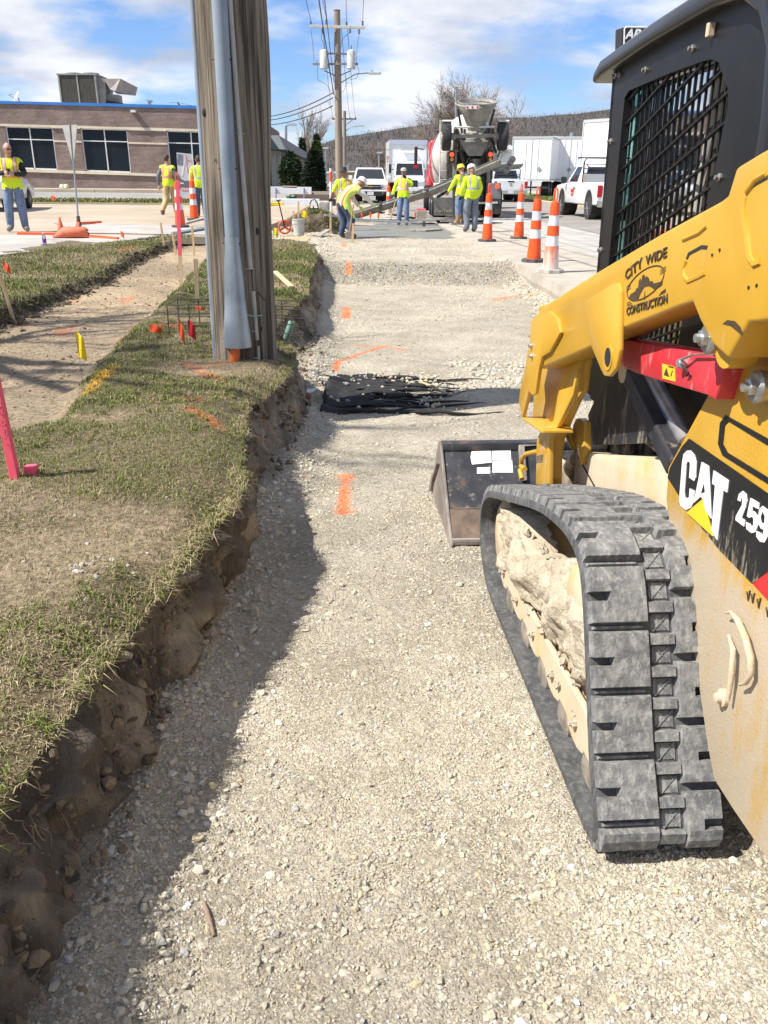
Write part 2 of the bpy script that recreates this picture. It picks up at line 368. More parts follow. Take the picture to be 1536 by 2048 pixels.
FLOOR_PAINT = [(g2(690, 948), g2(688, 1030)), (g2(680, 952), g2(702, 952)), (g2(678, 1026), g2(700, 1026)),
    (g2(667, 745), g2(678, 724)), (g2(678, 724), g2(730, 705)), (g2(730, 705), g2(765, 692)), (g2(712, 690), g2(770, 692)), (g2(770, 692), g2(810, 699)),
    (g2(692, 615), g2(693, 636)), (g2(698, 549), g2(698, 560)), (g2(990, 602), g2(1030, 592)), (g2(1030, 592), g2(1062, 594)), (g2(688, 492, 0.15), g2(688, 500, 0.15))]
def floor_paint(x, y): return np.maximum.reduce([seg_mask(x, y, [s], 0.035 if s[0][1] < 9 else 0.07) for s in FLOOR_PAINT])
LAWN_PAINT = [(g2(380, 815, .46), g2(440, 850, .46)), (g2(370, 725, .46), g2(440, 765, .46)), (g2(405, 735, .46), g2(450, 730, .46)), (g2(375, 795, .46), g2(395, 800, .46)), (g2(230, 680, .4), g2(270, 655, .4)), (g2(130, 600, .38), g2(150, 595, .38)), (g2(240, 600, .38), g2(265, 590, .38)), (g2(120, 670, .36), g2(140, 655, .36)),
    (g2(20, 642, .38), g2(60, 648, .38)), (g2(245, 505, .45), g2(265, 498, .45)), (g2(320, 650, .45), g2(345, 655, .45))]
LAWN_YEL = [(g2(175, 790, .45), g2(225, 740, .45))]

# --- trench floor -------------------------------------------------------------
def axis_pts(brks):
    out = []
    for a, b, st in brks: out += list(np.arange(a, b, st))
    out.append(brks[-1][1]); return np.array(out)
ys = axis_pts([(-0.5, 4, 0.022), (4, 9, 0.035), (9, 18, 0.07), (18, 23.2, 0.2)])
xs = axis_pts([(-0.95, -0.1, 0.022), (-0.1, 1.1, 0.025), (1.1, 2.6, 0.06), (2.6, 2.98, 0.05)])
X, Y = np.meshgrid(xs, ys, indexing='ij')
Zf = floor_z(X, Y) + 0.006*fbm(X*30, Y*30, 0, 23, 2)
pm = floor_paint(X, Y)[..., None]
tn = (1.0+0.25*fbm(X*0.9, Y*0.9, 0, 25, 4))[..., None]*np.array([1.0, 0.985, 0.95])
tn = tn*(1-0.8*pm) + pm*PAINT_ORANGE*2.0*0.8
o = np_mesh('trench_floor', np.stack([X, Y, Zf], -1).reshape(-1, 3), grid_faces(*X.shape), FLOORM, tn.reshape(-1, 3), True)
tag(o, kind='structure')

# --- cut bank face ------------------------------------------------------------
ys = axis_pts([(-0.4, 5, 0.018), (5, 9, 0.03), (9, 17.1, 0.07)])
ts = np.linspace(0, 1, 34)
Y, T = np.meshgrid(ys, ts, indexing='ij')
et, tb = edge_top(Y), toe_x(Y)-0.03
zt, zb = lawn_z(et, Y), floor_z(tb+0.05, Y)-0.06
prof = np.clip(T, 0, 1)**2.2
Xb = et + (tb-et)*prof
Zb = zt + (zb-zt)*T
rdg = 1-2*np.abs(fbm(Y*5.5+0.35*T, T*0.9, 0, 51, 3)); rdg2 = 1-2*np.abs(fbm(Y*15+0.5*T, T*2.2, 0, 56, 3))
grv = (rdg-.62)*0.13 + (rdg2-.6)*0.06 + fbm(Y*30, T*2.6, 0, 52, 3)*0.050 + fbm(Y*64, T*12, 0, 59, 2)*0.022 + fbm(Y*3, T*4, 0, 54, 3)*0.03
undercut = -0.055*np.exp(-((T-0.22)/0.13)**2)*(0.5+fbm(Y*3, 0, 0, 53, 2)*1.6)
Xb = Xb + (grv+undercut)*smooth(0, 0.12, T)*(0.12+0.88*smooth(1.0, 0.65, T))
Zb = Zb + 0.02*fbm(Y*25, T*12, 0, 57, 2)*smooth(0, 0.1, T)
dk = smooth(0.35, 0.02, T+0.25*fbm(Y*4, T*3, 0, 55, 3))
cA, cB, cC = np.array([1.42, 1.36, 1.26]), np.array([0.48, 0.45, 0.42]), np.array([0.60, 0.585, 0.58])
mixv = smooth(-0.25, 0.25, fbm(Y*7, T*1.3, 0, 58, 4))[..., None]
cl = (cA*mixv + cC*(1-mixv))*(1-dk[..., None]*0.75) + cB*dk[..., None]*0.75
SOILA = mat('cut_soil', (0.20, 0.168, 0.128), (0.385, 0.33, 0.258), scale=9, rough=0.95, bump=1.6, bscale=42, attr='tint', detail=8, stretch=(2.4, 2.4, .28), lo=.3, hi=.7)
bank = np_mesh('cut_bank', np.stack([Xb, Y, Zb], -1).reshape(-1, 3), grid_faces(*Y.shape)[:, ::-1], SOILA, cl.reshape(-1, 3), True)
tag(bank, kind='structure')

# --- lawn and dug strip (soil surface) ----------------------------------------
def lawn_patch(ys, ucount, xl_fn, xr_fn, name, pw=1.0):
    U = np.linspace(0, 1, ucount)**pw; Y, Uu = np.meshgrid(ys, U, indexing='ij')
    xl, xr = xl_fn(Y), xr_fn(Y); X = xl + (xr-xl)*Uu; Zl = lawn_z(X, Y)
    bare = bare_mask(X, Y)[..., None]
    c = np.array([0.62, 0.60, 0.48])*(1-bare) + np.array([1.08, 1.03, 0.93])*bare
    c = c*(1+0.35*fbm(X*2.3, Y*2.3, 0, 66, 4))[..., None]
    ins = (in_strip(X, Y))[..., None]; lightm = smooth(-0.3, 0.4, fbm(X*1.1, Y*0.8, 0, 67, 3))[..., None]
    c = c*(1-ins) + ins*(np.array([1.15, 1.12, 1.06])*(1-lightm)+np.array([1.8, 1.74, 1.6])*lightm)
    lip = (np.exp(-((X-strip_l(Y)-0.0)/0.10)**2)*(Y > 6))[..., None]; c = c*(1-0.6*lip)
    p = lawn_paint(X, Y)[..., None]; c = c*(1-0.4*p)+0.4*p*PAINT_ORANGE*2.4
    p = seg_mask(X, Y, LAWN_YEL, 0.05)[..., None]; c = c*(1-0.7*p)+0.7*p*PAINT_YEL*2.4
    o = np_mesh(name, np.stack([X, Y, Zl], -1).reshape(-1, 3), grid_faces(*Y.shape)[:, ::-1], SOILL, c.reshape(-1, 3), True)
    return tag(o, kind='structure')
SOILL = mat('lawn_soil', (0.13, 0.10, 0.066), (0.30, 0.24, 0.165), scale=38, rough=0.96, bump=0.9, bscale=60, attr='tint', detail=8)
def in_strip(x, y): return smooth(strip_l(y)-0.02, strip_l(y)+0.08, x)*smooth(strip_r(y)+0.10, strip_r(y)-0.08, x)*smooth(3.9, 4.5, y)*smooth(17.6, 17.0, y)
def bare_mask(x, y):
    b = smooth(0.20, 0.60, fbm(x*1.5+3, y*1.7, 0, 71, 4)+0.08)
    b = np.maximum(b, smooth(0.50, 0.2, np.hypot((x+1.05)/0.95, (y-2.72)/0.32)))          # bare strip by the stones
    b = np.maximum(b, 0.9*smooth(0.75, 0.3, np.hypot((x+0.75)/0.9, (y-5.55)/0.7)))
    b = np.maximum(b, in_strip(x, y))
    return b
def lawn_paint(x, y): return np.maximum.reduce([seg_mask(x, y, [s], 0.05 if s[0][1] < 7 else 0.09) for s in LAWN_PAINT])
ysl = axis_pts([(-0.4, 6, 0.04), (6, 17.1, 0.08)])
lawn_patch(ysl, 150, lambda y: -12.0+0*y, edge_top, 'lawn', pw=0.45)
FWD_EDGE = lambda y: np.interp(y, [17.1, 18.2], [-3.4, -3.9])
# --- paving on the left -------------------------------------------------------
def sheet(name, pts, mt, kind='structure', thick=0.0, parent=None):
    b = MB()
    if thick: b.prism([(p[0], p[1], p[2]-thick) for p in pts], pts)
    else: b.add(pts, [tuple(range(len(pts)))])
    o = b.build(name, mt, parent); 
    if kind: tag(o, kind=kind)
    return o
def gl(y): return float(np.interp(y, [0, 18, 36, 45, 56, 120], [0.46, 0.46, 0.47, 0.62, 0.86, 1.0]))
sheet('driveway', [(-16, 5, 0.475), (-7.2, 7, 0.475), (-5.35, 13.4, 0.48), (-4.85, 14.6, 0.48), (-3.75, 18.3, 0.475), (-30, 18.3, 0.475)], CONC, thick=0.12)
o = sheet('apron', [(-60, 18.3, 0.47), (-2.1, 18.3, 0.465), (-2.0, 23, 0.45), (-1.6, 31, 0.45), (-1.6, 37.2, gl(37)), (-60, 38.5, gl(38.5))], CONC_TAN, thick=0.15)
sheet('walk_slab', [(-5.6, 19.0, 0.482), (-2.4, 18.6, 0.478), (-2.3, 21.5, 0.472), (-7.5, 23.2, 0.482)], CONC)
sheet('verge', [(-60, 38.6, gl(38.6)), (-3.6, 37.3, gl(37.3)), (-3.8, 40.2, gl(41)+.02), (-60, 42.0, gl(42)+.02)], FIELD)
sheet('side_street', [(-90, 41.9, gl(42)), (-2.6, 40.1, gl(40.5)), (-3.0, 49.2, gl(50)), (-90, 51.6, gl(51))], GREYST)
b = MB()
for k in range(14):
    x0, x1 = -62+k*4.4, -62+k*4.4+4.37; y0 = 51.6-(k*4.4+30)*0.026
    b.prism([(x0, y0, gl(51)-.1), (x1, y0-.1, gl(51)-.1), (x1, y0+.25, gl(51)-.1), (x0, y0+.35, gl(51)-.1)], [(x0, y0+.03, gl(51)+.13), (x1, y0-.07, gl(51)+.13), (x1, y0+.25, gl(51)+.13), (x0, y0+.35, gl(51)+.13)])
tag(b.build('street_curb', CONC_TAN), kind='structure')
sheet('building_bed', [(-90, 51.7, gl(51)+.11), (-2.5, 49.4, gl(51)+.11), (-2.5, 56.6, gl(56)), (-90, 56.6, gl(56))], mat('bark_bed', (0.34, 0.29, 0.22), (0.42, 0.36, 0.28), scale=3, rough=0.95))
# --- road on the right --------------------------------------------------------
b = MB(); edge_pts = []
for i in range(60):                       # broken, saw-cut edge of the old concrete
    y0, y1 = 3+i*0.42, 3+(i+1)*0.42
    w0 = ROAD_X+0.02*math.sin(i*1.7)+random.uniform(-.012, .012); edge_pts.append((w0, y0))
edge_pts.append((ROAD_X, 3+60*.42))
for (x0, y0), (x1, y1) in zip(edge_pts[:-1], edge_pts[1:]):
    b.add([(x0, y0, ROAD_Z), (4.6, y0, ROAD_Z+.012), (4.6, y1, ROAD_Z+.012), (x1, y1, ROAD_Z), (x0-.02, y0, 0.13), (x1-.02, y1, 0.13), (x0+.01, y0, -0.05), (x1+.01, y1, -0.05)], [(0, 1, 2, 3), (0, 3, 5, 4), (4, 5, 7, 6)])
tag(b.build('gutter_pan', CURBM, fix=False), kind='structure')
b = MB()                                   # slabs of the outer lane, with joints
for k in range(12):
    y0 = 3+k*3.1
    b.box((5.05, y0+1.54, ROAD_Z-.09), (0.86, 3.07, 0.22)); b.box((5.05+.93, y0+1.54, ROAD_Z-.088), (0.97, 3.07, 0.22))
tag(b.build('lane_edge_slabs', CONC, bevel=0.008, seg=1), kind='structure')
sheet('road', [(6.45, -2, ROAD_Z+.005), (10.55, -2, ROAD_Z+.02), (10.6, 130, ROAD_Z+.25), (0.9, 130, ROAD_Z+.25), (0.9, 40, ROAD_Z+.01), (2.95, 30.3, ROAD_Z-.002), (6.45, 30.3, ROAD_Z+.0)], ASPH)
sheet('road_base', [(-.5, 29, 0.18), (7, 29, 0.18), (7, 44, 0.2), (-.5, 44, 0.2)], CURBM)
b = MB()
for k in range(40):
    y0 = -2+k*3.2; z0 = ROAD_Z+.02+max(0, y0-10)*0.0019
    b.box((10.75, y0+1.59, z0+.0), (0.32, 3.16, 0.28))
tag(b.build('curb', CONC_TAN, bevel=0.02, seg=1), kind='structure')
sheet('lane_line', [(9.9, 8, ROAD_Z+.024), (10.05, 8, ROAD_Z+.024), (9.95, 90, ROAD_Z+.19), (9.8, 90, ROAD_Z+.19)], mat('road_paint', (0.62, 0.60, 0.55), (0.5, 0.48, 0.43), scale=5, rough=0.8))
sheet('far_verge', [(10.9, -5, .38), (14.5, -5, .38), (15.5, 140, .62), (10.9, 140, .62)], mat('green_verge', (0.10, 0.16, 0.04), (0.17, 0.22, 0.06), scale=1.5, rough=0.95))
sheet('yard', [(14.4, -5, .36), (120, -5, .36), (120, 140, .62), (15.4, 140, .6)], mat('gravel_yard', (0.32, 0.29, 0.25), (0.42, 0.39, 0.34), scale=.6, rough=0.95))
# everything beyond, out to the horizon
gx = np.array([-1500, -400, -120, -40, -12, -3, 3, 12, 16, 40, 120, 400, 1500.]); gy = np.array([-60, -10, 0, 30, 45, 70, 140, 260, 600, 1500.])
GX, GY = np.meshgrid(gx, gy, indexing='ij'); GZ = np.interp(GY, [-60, 30, 45, 70, 140, 1500], [-.4, -.35, -.1, .15, .45, .5])
tag(np_mesh('ground', np.stack([GX, GY, GZ], -1).reshape(-1, 3), grid_faces(*GX.shape)[:, ::-1], FIELD), kind='structure')
sheet('subgrade', [(-3.2, 28, .33), (1.3, 28, .20), (1.3, 46, .30), (-3.2, 46, .42)], CONC_TAN)
sheet('lot', [(-90, 56.4, gl(56)-.02), (0.6, 41, .30), (0.6, 140, .50), (-90, 140, 1.0)], mat('pale_lot', (0.40, 0.37, 0.31), (0.48, 0.44, 0.38), scale=.4, rough=0.95))
sheet('sidewalk', [(-2.9, 36.5, .46), (-1.0, 36.5, .44), (-0.9, 120, .58), (-2.5, 120, .62)], CONC)
# --- gravel pad by the pour, wet slab -----------------------------------------
xs = np.linspace(-2.3, 0.15, 50); ys = np.linspace(16.2, 31, 120); X, Y = np.meshgrid(xs, ys, indexing='ij')
Zp = 0.27+0.05*fbm(X, Y, 0, 81, 4)-0.13*smooth(-0.7, 0.1, X)+0.14*smooth(17.6, 16.6, Y)*smooth(-.6, -1.4, X)*1.0+0.16*smooth(-1.7, -2.2, X)
tn = (1.05+0.25*fbm(X*2, Y*2, 0, 82, 3))[..., None]*np.array([1.0, .97, .9])
tag(np_mesh('gravel_pad', np.stack([X, Y, Zp], -1).reshape(-1, 3), grid_faces(*X.shape), FLOORM, tn.reshape(-1, 3), True), kind='structure')
xs = np.linspace(0.02, 2.93, 40); ys = np.linspace(22.0, 29.3, 60); X, Y = np.meshgrid(xs, ys, indexing='ij')
near = 22.0+0.12*fbm(xs*2, 0, 0, 91, 3); Y = Y + (near-22.0)[:, None]*(1-(Y-22)/7.3)
Zs = 0.215+0.006*fbm(X*2, Y*2, 0, 92, 3)-0.10*smooth(22.35, 21.95, Y)
slab = np_mesh('wet_slab', np.stack([X, Y, Zs], -1).reshape(-1, 3), grid_faces(*X.shape), WET, None, True)
tag(slab, kind='structure')
xs = np.linspace(0.0, 2.94, 40); ys = np.linspace(28.9, 30.6, 20); X, Y = np.meshgrid(xs, ys, indexing='ij')
Zs = 0.23+0.10*fbm(X*1.6, Y*3, 0, 95, 4)+0.05*smooth(28.9, 30, Y)
tag(np_mesh('fresh_pile', np.stack([X, Y, Zs], -1).reshape(-1, 3), grid_faces(*X.shape), mat('fresh_mix', (0.20, 0.19, 0.16), (0.30, 0.28, 0.24), scale=6, rough=0.6, bump=1.0, bscale=20), None, True), kind='structure')

# --- loose stone --------------------------------------------------------------
ICO_V = []; _t = (1+5**.5)/2
for a, bq in ((-1, _t), (1, _t), (-1, -_t), (1, -_t)): ICO_V.append((a, bq, 0))
for a, bq in ((-1, _t), (1, _t), (-1, -_t), (1, -_t)): ICO_V.append((0, a, bq))
for a, bq in ((-1, _t), (1, _t), (-1, -_t), (1, -_t)): ICO_V.append((bq, 0, a))
ICO_V = np.array(ICO_V)/np.linalg.norm(ICO_V[0])
ICO_F = np.array([(0, 11, 5), (0, 5, 1), (0, 1, 7), (0, 7, 10), (0, 10, 11), (1, 5, 9), (5, 11, 4), (11, 10, 2), (10, 7, 6), (7, 1, 8), (3, 9, 4), (3, 4, 2), (3, 2, 6), (3, 6, 8), (3, 8, 9), (4, 9, 5), (2, 4, 11), (6, 2, 10), (8, 6, 7), (9, 8, 1)])
def rand_rot(n):
    q = RNG.normal(size=(n, 4)); q /= np.linalg.norm(q, axis=1)[:, None]; w, x, y, z = q.T
    return np.stack([1-2*(y*y+z*z), 2*(x*y-z*w), 2*(x*z+y*w), 2*(x*y+z*w), 1-2*(x*x+z*z), 2*(y*z-x*w), 2*(x*z-y*w), 2*(y*z+x*w), 1-2*(x*x+y*y)], -1).reshape(n, 3, 3)
OCT_V = np.array([(1, 0, 0), (-1, 0, 0), (0, 1, 0), (0, -1, 0), (0, 0, 1), (0, 0, -1.)]); OCT_F = np.array([(0, 2, 4), (2, 1, 4), (1, 3, 4), (3, 0, 4), (2, 0, 5), (1, 2, 5), (3, 1, 5), (0, 3, 5)])
def stones(x, y, z, r, cols, fine=False):
    BV, BF = (OCT_V*1.15, OCT_F) if fine else (ICO_V, ICO_F); k_ = len(BV)
    n = len(x); V = BV[None]*(1+RNG.uniform(-0.28, 0.28, (n, k_, 1)))*np.stack([RNG.uniform(.8, 1.35, n), RNG.uniform(.75, 1.1, n), RNG.uniform(.45, .8, n)], -1)[:, None]
    tilt = rand_rot(n); yaw = RNG.uniform(0, 2*np.pi, n); Rz = np.zeros((n, 3, 3)); Rz[:, 0, 0] = np.cos(yaw); Rz[:, 0, 1] = -np.sin(yaw); Rz[:, 1, 0] = np.sin(yaw); Rz[:, 1, 1] = np.cos(yaw); Rz[:, 2, 2] = 1
    use = RNG.random(n) < 0.55; Rm = np.where(use[:, None, None], Rz, tilt)
    V = np.einsum('nij,nkj->nki', Rm, V)*r[:, None, None]; V[..., 0] += x[:, None]; V[..., 1] += y[:, None]; V[..., 2] += (z+r*(RNG.uniform(-.7, .25, n) if fine else RNG.uniform(-.25, .35, n)))[:, None]
    Fc = BF[None]+(np.arange(n)*k_)[:, None, None]
    return V.reshape(-1, 3), Fc.reshape(-1, 3), np.repeat(cols, k_, axis=0)
def tone(x, y): return (1+.30*fbm(x*.8, y*.8, 0, 141, 4)+.12*fbm(x*4, y*4, 0, 142, 2))[:, None]
def stone_cols(n):
    v = RNG.normal(1, 0.09, n).clip(0.5, 1.35)[:, None]; base = np.array([0.50, 0.452, 0.358])*v
    k = RNG.random(n)[:, None]
    base = np.where(k < 0.04, np.array([0.34, 0.33, 0.31])*v, base); base = np.where((k > 0.90), np.array([0.50, 0.42, 0.27])*v, base); base = np.where((k > 0.84) & (k < 0.90), np.array([0.60, 0.585, 0.55])*v, base)
    return base
def scatter(n, x0, x1, y0, y1, rmin, rmax, pw=2.5, dens=None):
    x = RNG.uniform(x0, x1, n); y = RNG.uniform(y0, y1, n); keep = x > toe_x(np.minimum(y, 17))-0.06
    if dens is not None: keep &= RNG.random(n) < dens(x, y)
    x, y = x[keep], y[keep]; r = rmin+(rmax-rmin)*RNG.random(len(x))**pw; return x, y, r
sets = []
patch = lambda x, y: np.clip(0.50+1.7*fbm(x*1.5, y*1.5, 0, 101, 4), 0.10, 1)
cover = lambda x, y: np.clip(0.66+1.9*fbm(x*1.0, y*.8, 0, 103, 4), .12, 1)
fines = [scatter(80000, -0.66, 1.25, 0.9, 2.6, 0.0022, 0.0056, 1.7, cover), scatter(38000, -0.62, 1.5, 2.6, 5.2, 0.003, 0.0062, 1.9, cover), scatter(13000, -0.5, 2.85, 5.2, 14.2, 0.006, 0.012, 1.6, patch)]
sets.append(scatter(16000, -0.66, 1.25, 0.9, 2.6, 0.004, 0.0105, 3.0, patch))
sets.append(scatter(5000, -0.62, 1.6, 2.6, 5.2, 0.0045, 0.010, 2.8, patch))
sets.append(scatter(6000, -0.5, 2.85, 5.2, 14.2, 0.007, 0.016, 2.4, patch))
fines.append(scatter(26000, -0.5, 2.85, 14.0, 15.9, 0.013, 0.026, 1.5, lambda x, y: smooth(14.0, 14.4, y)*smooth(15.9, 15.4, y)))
sets.append(scatter(2500, -0.6, 2.85, 16.3, 22.2, 0.008, 0.020, 2.6))
toe = lambda x, y: smooth(0.34, 0.04, x-toe_x(y))
sets.append(scatter(11000, -0.7, 0.15, 0.85, 9.0, 0.004, 0.016, 2.6, toe))
sets.append(scatter(420, -0.7, 0.5, 0.85, 12.0, 0.012, 0.026, 2.6, lambda x, y: smooth(0.5, 0.02, x-toe_x(y))))
sets.append(scatter(260, -0.55, 1.5, 0.85, 3.4, 0.008, 0.017, 2.0))
sets.append(scatter(1800, 0.9, 2.85, 6.2, 8.3, 0.010, 0.026, 1.7, lambda x, y: np.exp(-((y-7.3)/0.5)**2)))
sets.append(scatter(1500, 2.5, 2.88, 6, 16, 0.01, 0.03, 1.6))
x = np.concatenate([s[0] for s in sets]); y = np.concatenate([s[1] for s in sets]); r = np.concatenate([s[2] for s in sets])
c = stone_cols(len(x))*tone(x, y); p = floor_paint(x, y)[:, None]*(RNG.random((len(x), 1)) < 0.93); c = c*(1-0.72*p)+0.72*p*PAINT_ORANGE
o = np_mesh('gravel', *(lambda q: (q[0], q[1]))(stones(x, y, floor_z(x, y), r, c)), STONEM) if False else None
V_, F_, C_ = stones(x, y, floor_z(x, y), r, c)
x = np.concatenate([s[0] for s in fines]); y = np.concatenate([s[1] for s in fines]); r = np.concatenate([s[2] for s in fines]); c = stone_cols(len(x))*tone(x, y)*np.where((y > 13.9) & (y < 16.2), .74, 1.0)[:, None]; p = floor_paint(x, y)[:, None]; c = c*(1-0.72*p)+0.72*p*PAINT_ORANGE  # ramp band: darker clean batch, shade between the coarse stones also in its colour
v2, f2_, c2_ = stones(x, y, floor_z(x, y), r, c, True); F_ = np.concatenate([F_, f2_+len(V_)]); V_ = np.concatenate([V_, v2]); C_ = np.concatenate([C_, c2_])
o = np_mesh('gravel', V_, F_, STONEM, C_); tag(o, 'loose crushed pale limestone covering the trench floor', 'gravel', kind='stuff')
# stones lying on the lawn lip and the pad
x = np.concatenate([RNG.normal(-0.82, .07, 38), RNG.normal(-1.0, .22, 12), RNG.uniform(-2.2, 0, 3500)]); y = np.concatenate([RNG.normal(2.5, .06, 38), RNG.normal(2.75, .3, 12), RNG.uniform(16.8, 26, 3500)])
z = np.where(y < 10, lawn_z(x, y), 0.27+0.05*fbm(x, y, 0, 81, 4)-0.13*smooth(-.7, .1, x)+0.16*smooth(-1.7, -2.2, x))
r = np.where(y < 10, RNG.uniform(.004, .014, len(x)), RNG.uniform(.012, .03, len(x))); V_, F_, C_ = stones(x, y, z, r, stone_cols(len(x))*np.where(y < 10, .72, 1.05)[:, None])
tag(np_mesh('pad_gravel', V_, F_, STONEM, C_), 'loose pale gravel scattered beside the pour and on the lawn lip', 'gravel', kind='stuff')

# --- soil crumbs on the bank and the strip -------------------------------------
n = 3500; yy = RNG.uniform(0.6, 9, n); tt = RNG.random(n)
xx = edge_top(yy)+(toe_x(yy)-edge_top(yy))*tt**2.2; zz = lawn_z(edge_top(yy), yy)*(1-tt)+tt*(floor_z(toe_x(yy)+.03, yy))
r = 0.003+0.022*RNG.random(n)**6; v = RNG.uniform(.6, 1.3, (n, 1)); cc = np.array([.22, .165, .105])*v
n2 = 1800; x2 = RNG.uniform(-3.2, -1.3, n2); y2 = RNG.uniform(4, 14, n2); keep = in_strip(x2, y2) > .3
x2, y2 = x2[keep], y2[keep]; r2 = .005+.014*RNG.random(len(x2))**3
xx = np.concatenate([xx+0.01, x2]); yy = np.concatenate([yy, y2]); zz = np.concatenate([zz, lawn_z(x2, y2)]); r = np.concatenate([r, r2]); cc = np.concatenate([cc, np.array([.27, .21, .14])*RNG.uniform(.6, 1.2, (len(x2), 1))])
n3 = 1700; y3 = RNG.uniform(7, 17, n3); x3 = strip_l(y3)+RNG.normal(0.03, .07, n3); r3 = .008+.03*RNG.random(n3)**2.5
xx = np.concatenate([xx, x3]); yy = np.concatenate([yy, y3]); zz = np.concatenate([zz, lawn_z(x3, y3)]); r = np.concatenate([r, r3]); cc = np.concatenate([cc, np.array([.10, .08, .05])*RNG.uniform(.6, 1.3, (n3, 1))])
V_, F_, C_ = stones(xx, yy, zz, r, cc)
tag(np_mesh('soil_crumbs', V_, F_, mat('crumb', (.9, .9, .9), (1, 1, 1), scale=30, rough=.97, attr='tint', bump=.5, bscale=150), C_), 'brown soil crumbs on the cut bank and the dug strip', 'dirt', kind='stuff')

# --- grass --------------------------------------------------------------------
def blades(x, y, z, h, lean, wd, cols, name, label, cat='grass'):
    n = len(x); a = RNG.uniform(0, 2*np.pi, n); d = np.stack([np.cos(a), np.sin(a), 0*a], -1); sd_ = np.stack([-np.sin(a), np.cos(a), 0*a], -1)
    p = np.stack([x, y, z-0.004], -1); up = np.array([0, 0, 1.0])
    l1 = p + d*(lean*h*0.25)[:, None] + up*(h*0.55)[:, None]*(1-0.25*lean[:, None]); l2 = p + d*(lean*h*0.95)[:, None] + up*(h*(1-0.72*lean))[:, None]
    w = (sd_*wd[:, None])
    V = np.stack([p-w, p+w, l1+w*.8, l1-w*.8, l2], 1).reshape(-1, 3); k = (np.arange(n)*5)[:, None]
    Fq = np.concatenate([k+np.array([[0, 1, 2]]), k+np.array([[0, 2, 3]]), k+np.array([[3, 2, 4]])], 0)
    o = np_mesh(name, V, Fq, BLADEM, np.repeat(cols, 5, axis=0)); return tag(o, label, cat, kind='stuff')
def grass_cols(x, y, dry):
    n = len(x); g = np.array([0.140, 0.172, 0.036])*RNG.uniform(.55, 1.35, (n, 1)); s = np.array([0.42, 0.34, 0.20])*RNG.uniform(.55, 1.2, (n, 1))
    return np.where(RNG.random((n, 1)) < dry[:, None], s, g)
def grass_zone(n, x0, x1, y0, y1, h0, h1, wd, cond, name, label, dense=1.0):
    x = RNG.uniform(x0, x1, n); y = y0+(y1-y0)*RNG.random(n)**1.3; ok = cond(x, y); x, y = x[ok], y[ok]
    b = bare_mask(x, y); cl = fbm(x*5, y*5, 0, 111, 3); keep = RNG.random(len(x)) < np.clip(1.05-0.80*b+cl*0.6, 0.10, 1); x, y, b, cl = x[keep], y[keep], b[keep], cl[keep]
    dry = np.clip(0.30+1.0*fbm(x*1.1, y*1.1, 0, 113, 3)+0.45*b, .08, .95)
    dry = np.maximum(dry, 0.85*smooth(0.9, 0.4, np.hypot((x+.65)/.9, (y-5.6)/.8)))
    h = RNG.uniform(h0, h1, len(x))*(1+0.9*np.clip(cl, 0, 1)); c = grass_cols(x, y, dry)
    isdry = c[:, 0] > c[:, 1]*1.05; h = np.where(isdry, h*0.9, h)
    p = lawn_paint(x, y)[:, None]*(RNG.random((len(x), 1)) < .42); c = c*(1-p)+p*PAINT_ORANGE*.9
    p = seg_mask(x, y, LAWN_YEL, .06)[:, None]*(RNG.random((len(x), 1)) < .6); c = c*(1-p)+p*PAINT_YEL
    blades(x, y, lawn_z(x, y), h, np.where(isdry, RNG.uniform(.7, 1.32, len(x)), RNG.uniform(.15, 1.05, len(x))), np.full(len(x), wd)*RNG.uniform(.6, 1.2, len(x)), c, name, label)
grass_zone(125000, -2.6, -0.38, 0.9, 4.6, .010, .032, .0014, lambda x, y: (x < edge_top(y)+.015) & (in_strip(x, y) < .4) & (x > -0.62*y-0.25), 'near_grass', 'short patchy half dry grass on the near bank top')
grass_zone(85000, -3.2, -0.35, 4.6, 9.0, .012, .034, .0019, lambda x, y: (x < edge_top(y)+.015) & (in_strip(x, y) < .4), 'bank_grass', 'short green and straw grass around the utility pole')
grass_zone(36000, -2.6, -0.4, 9.0, 17.0, .03, .075, .004, lambda x, y: (x < edge_top(y)+.015) & (in_strip(x, y) < .4), 'strip_grass', 'green grass strip between the dug path and the trench')
grass_zone(48000, -6.0, -3.0, 7.0, 18.2, .03, .075, .004, lambda x, y: (x < strip_l(y)+.02) & (x > np.interp(y, [7, 13.4, 14.6, 18.3], [-7.2, -5.35, -4.85, -3.75])), 'verge_grass', 'green grass between the dug path and the driveway')
# straw litter
n = 26000; x = RNG.uniform(-2.4, -.38, n); y = .9+5.4*RNG.random(n)**1.3; ok = (x < edge_top(y)+.01) & (in_strip(x, y) < .4) & (x > -0.62*y-0.25) & (RNG.random(n) < .25+.75*bare_mask(x, y)); x, y = x[ok], y[ok]
blades(x, y, lawn_z(x, y)+.002, RNG.uniform(.012, .05, len(x)), RNG.uniform(1.15, 1.36, len(x)), np.full(len(x), .0011), np.array([.36, .29, .175])*RNG.uniform(.5, 1.2, (len(x), 1)), 'straw_litter', 'dead straw and thatch lying on the bare near lawn')
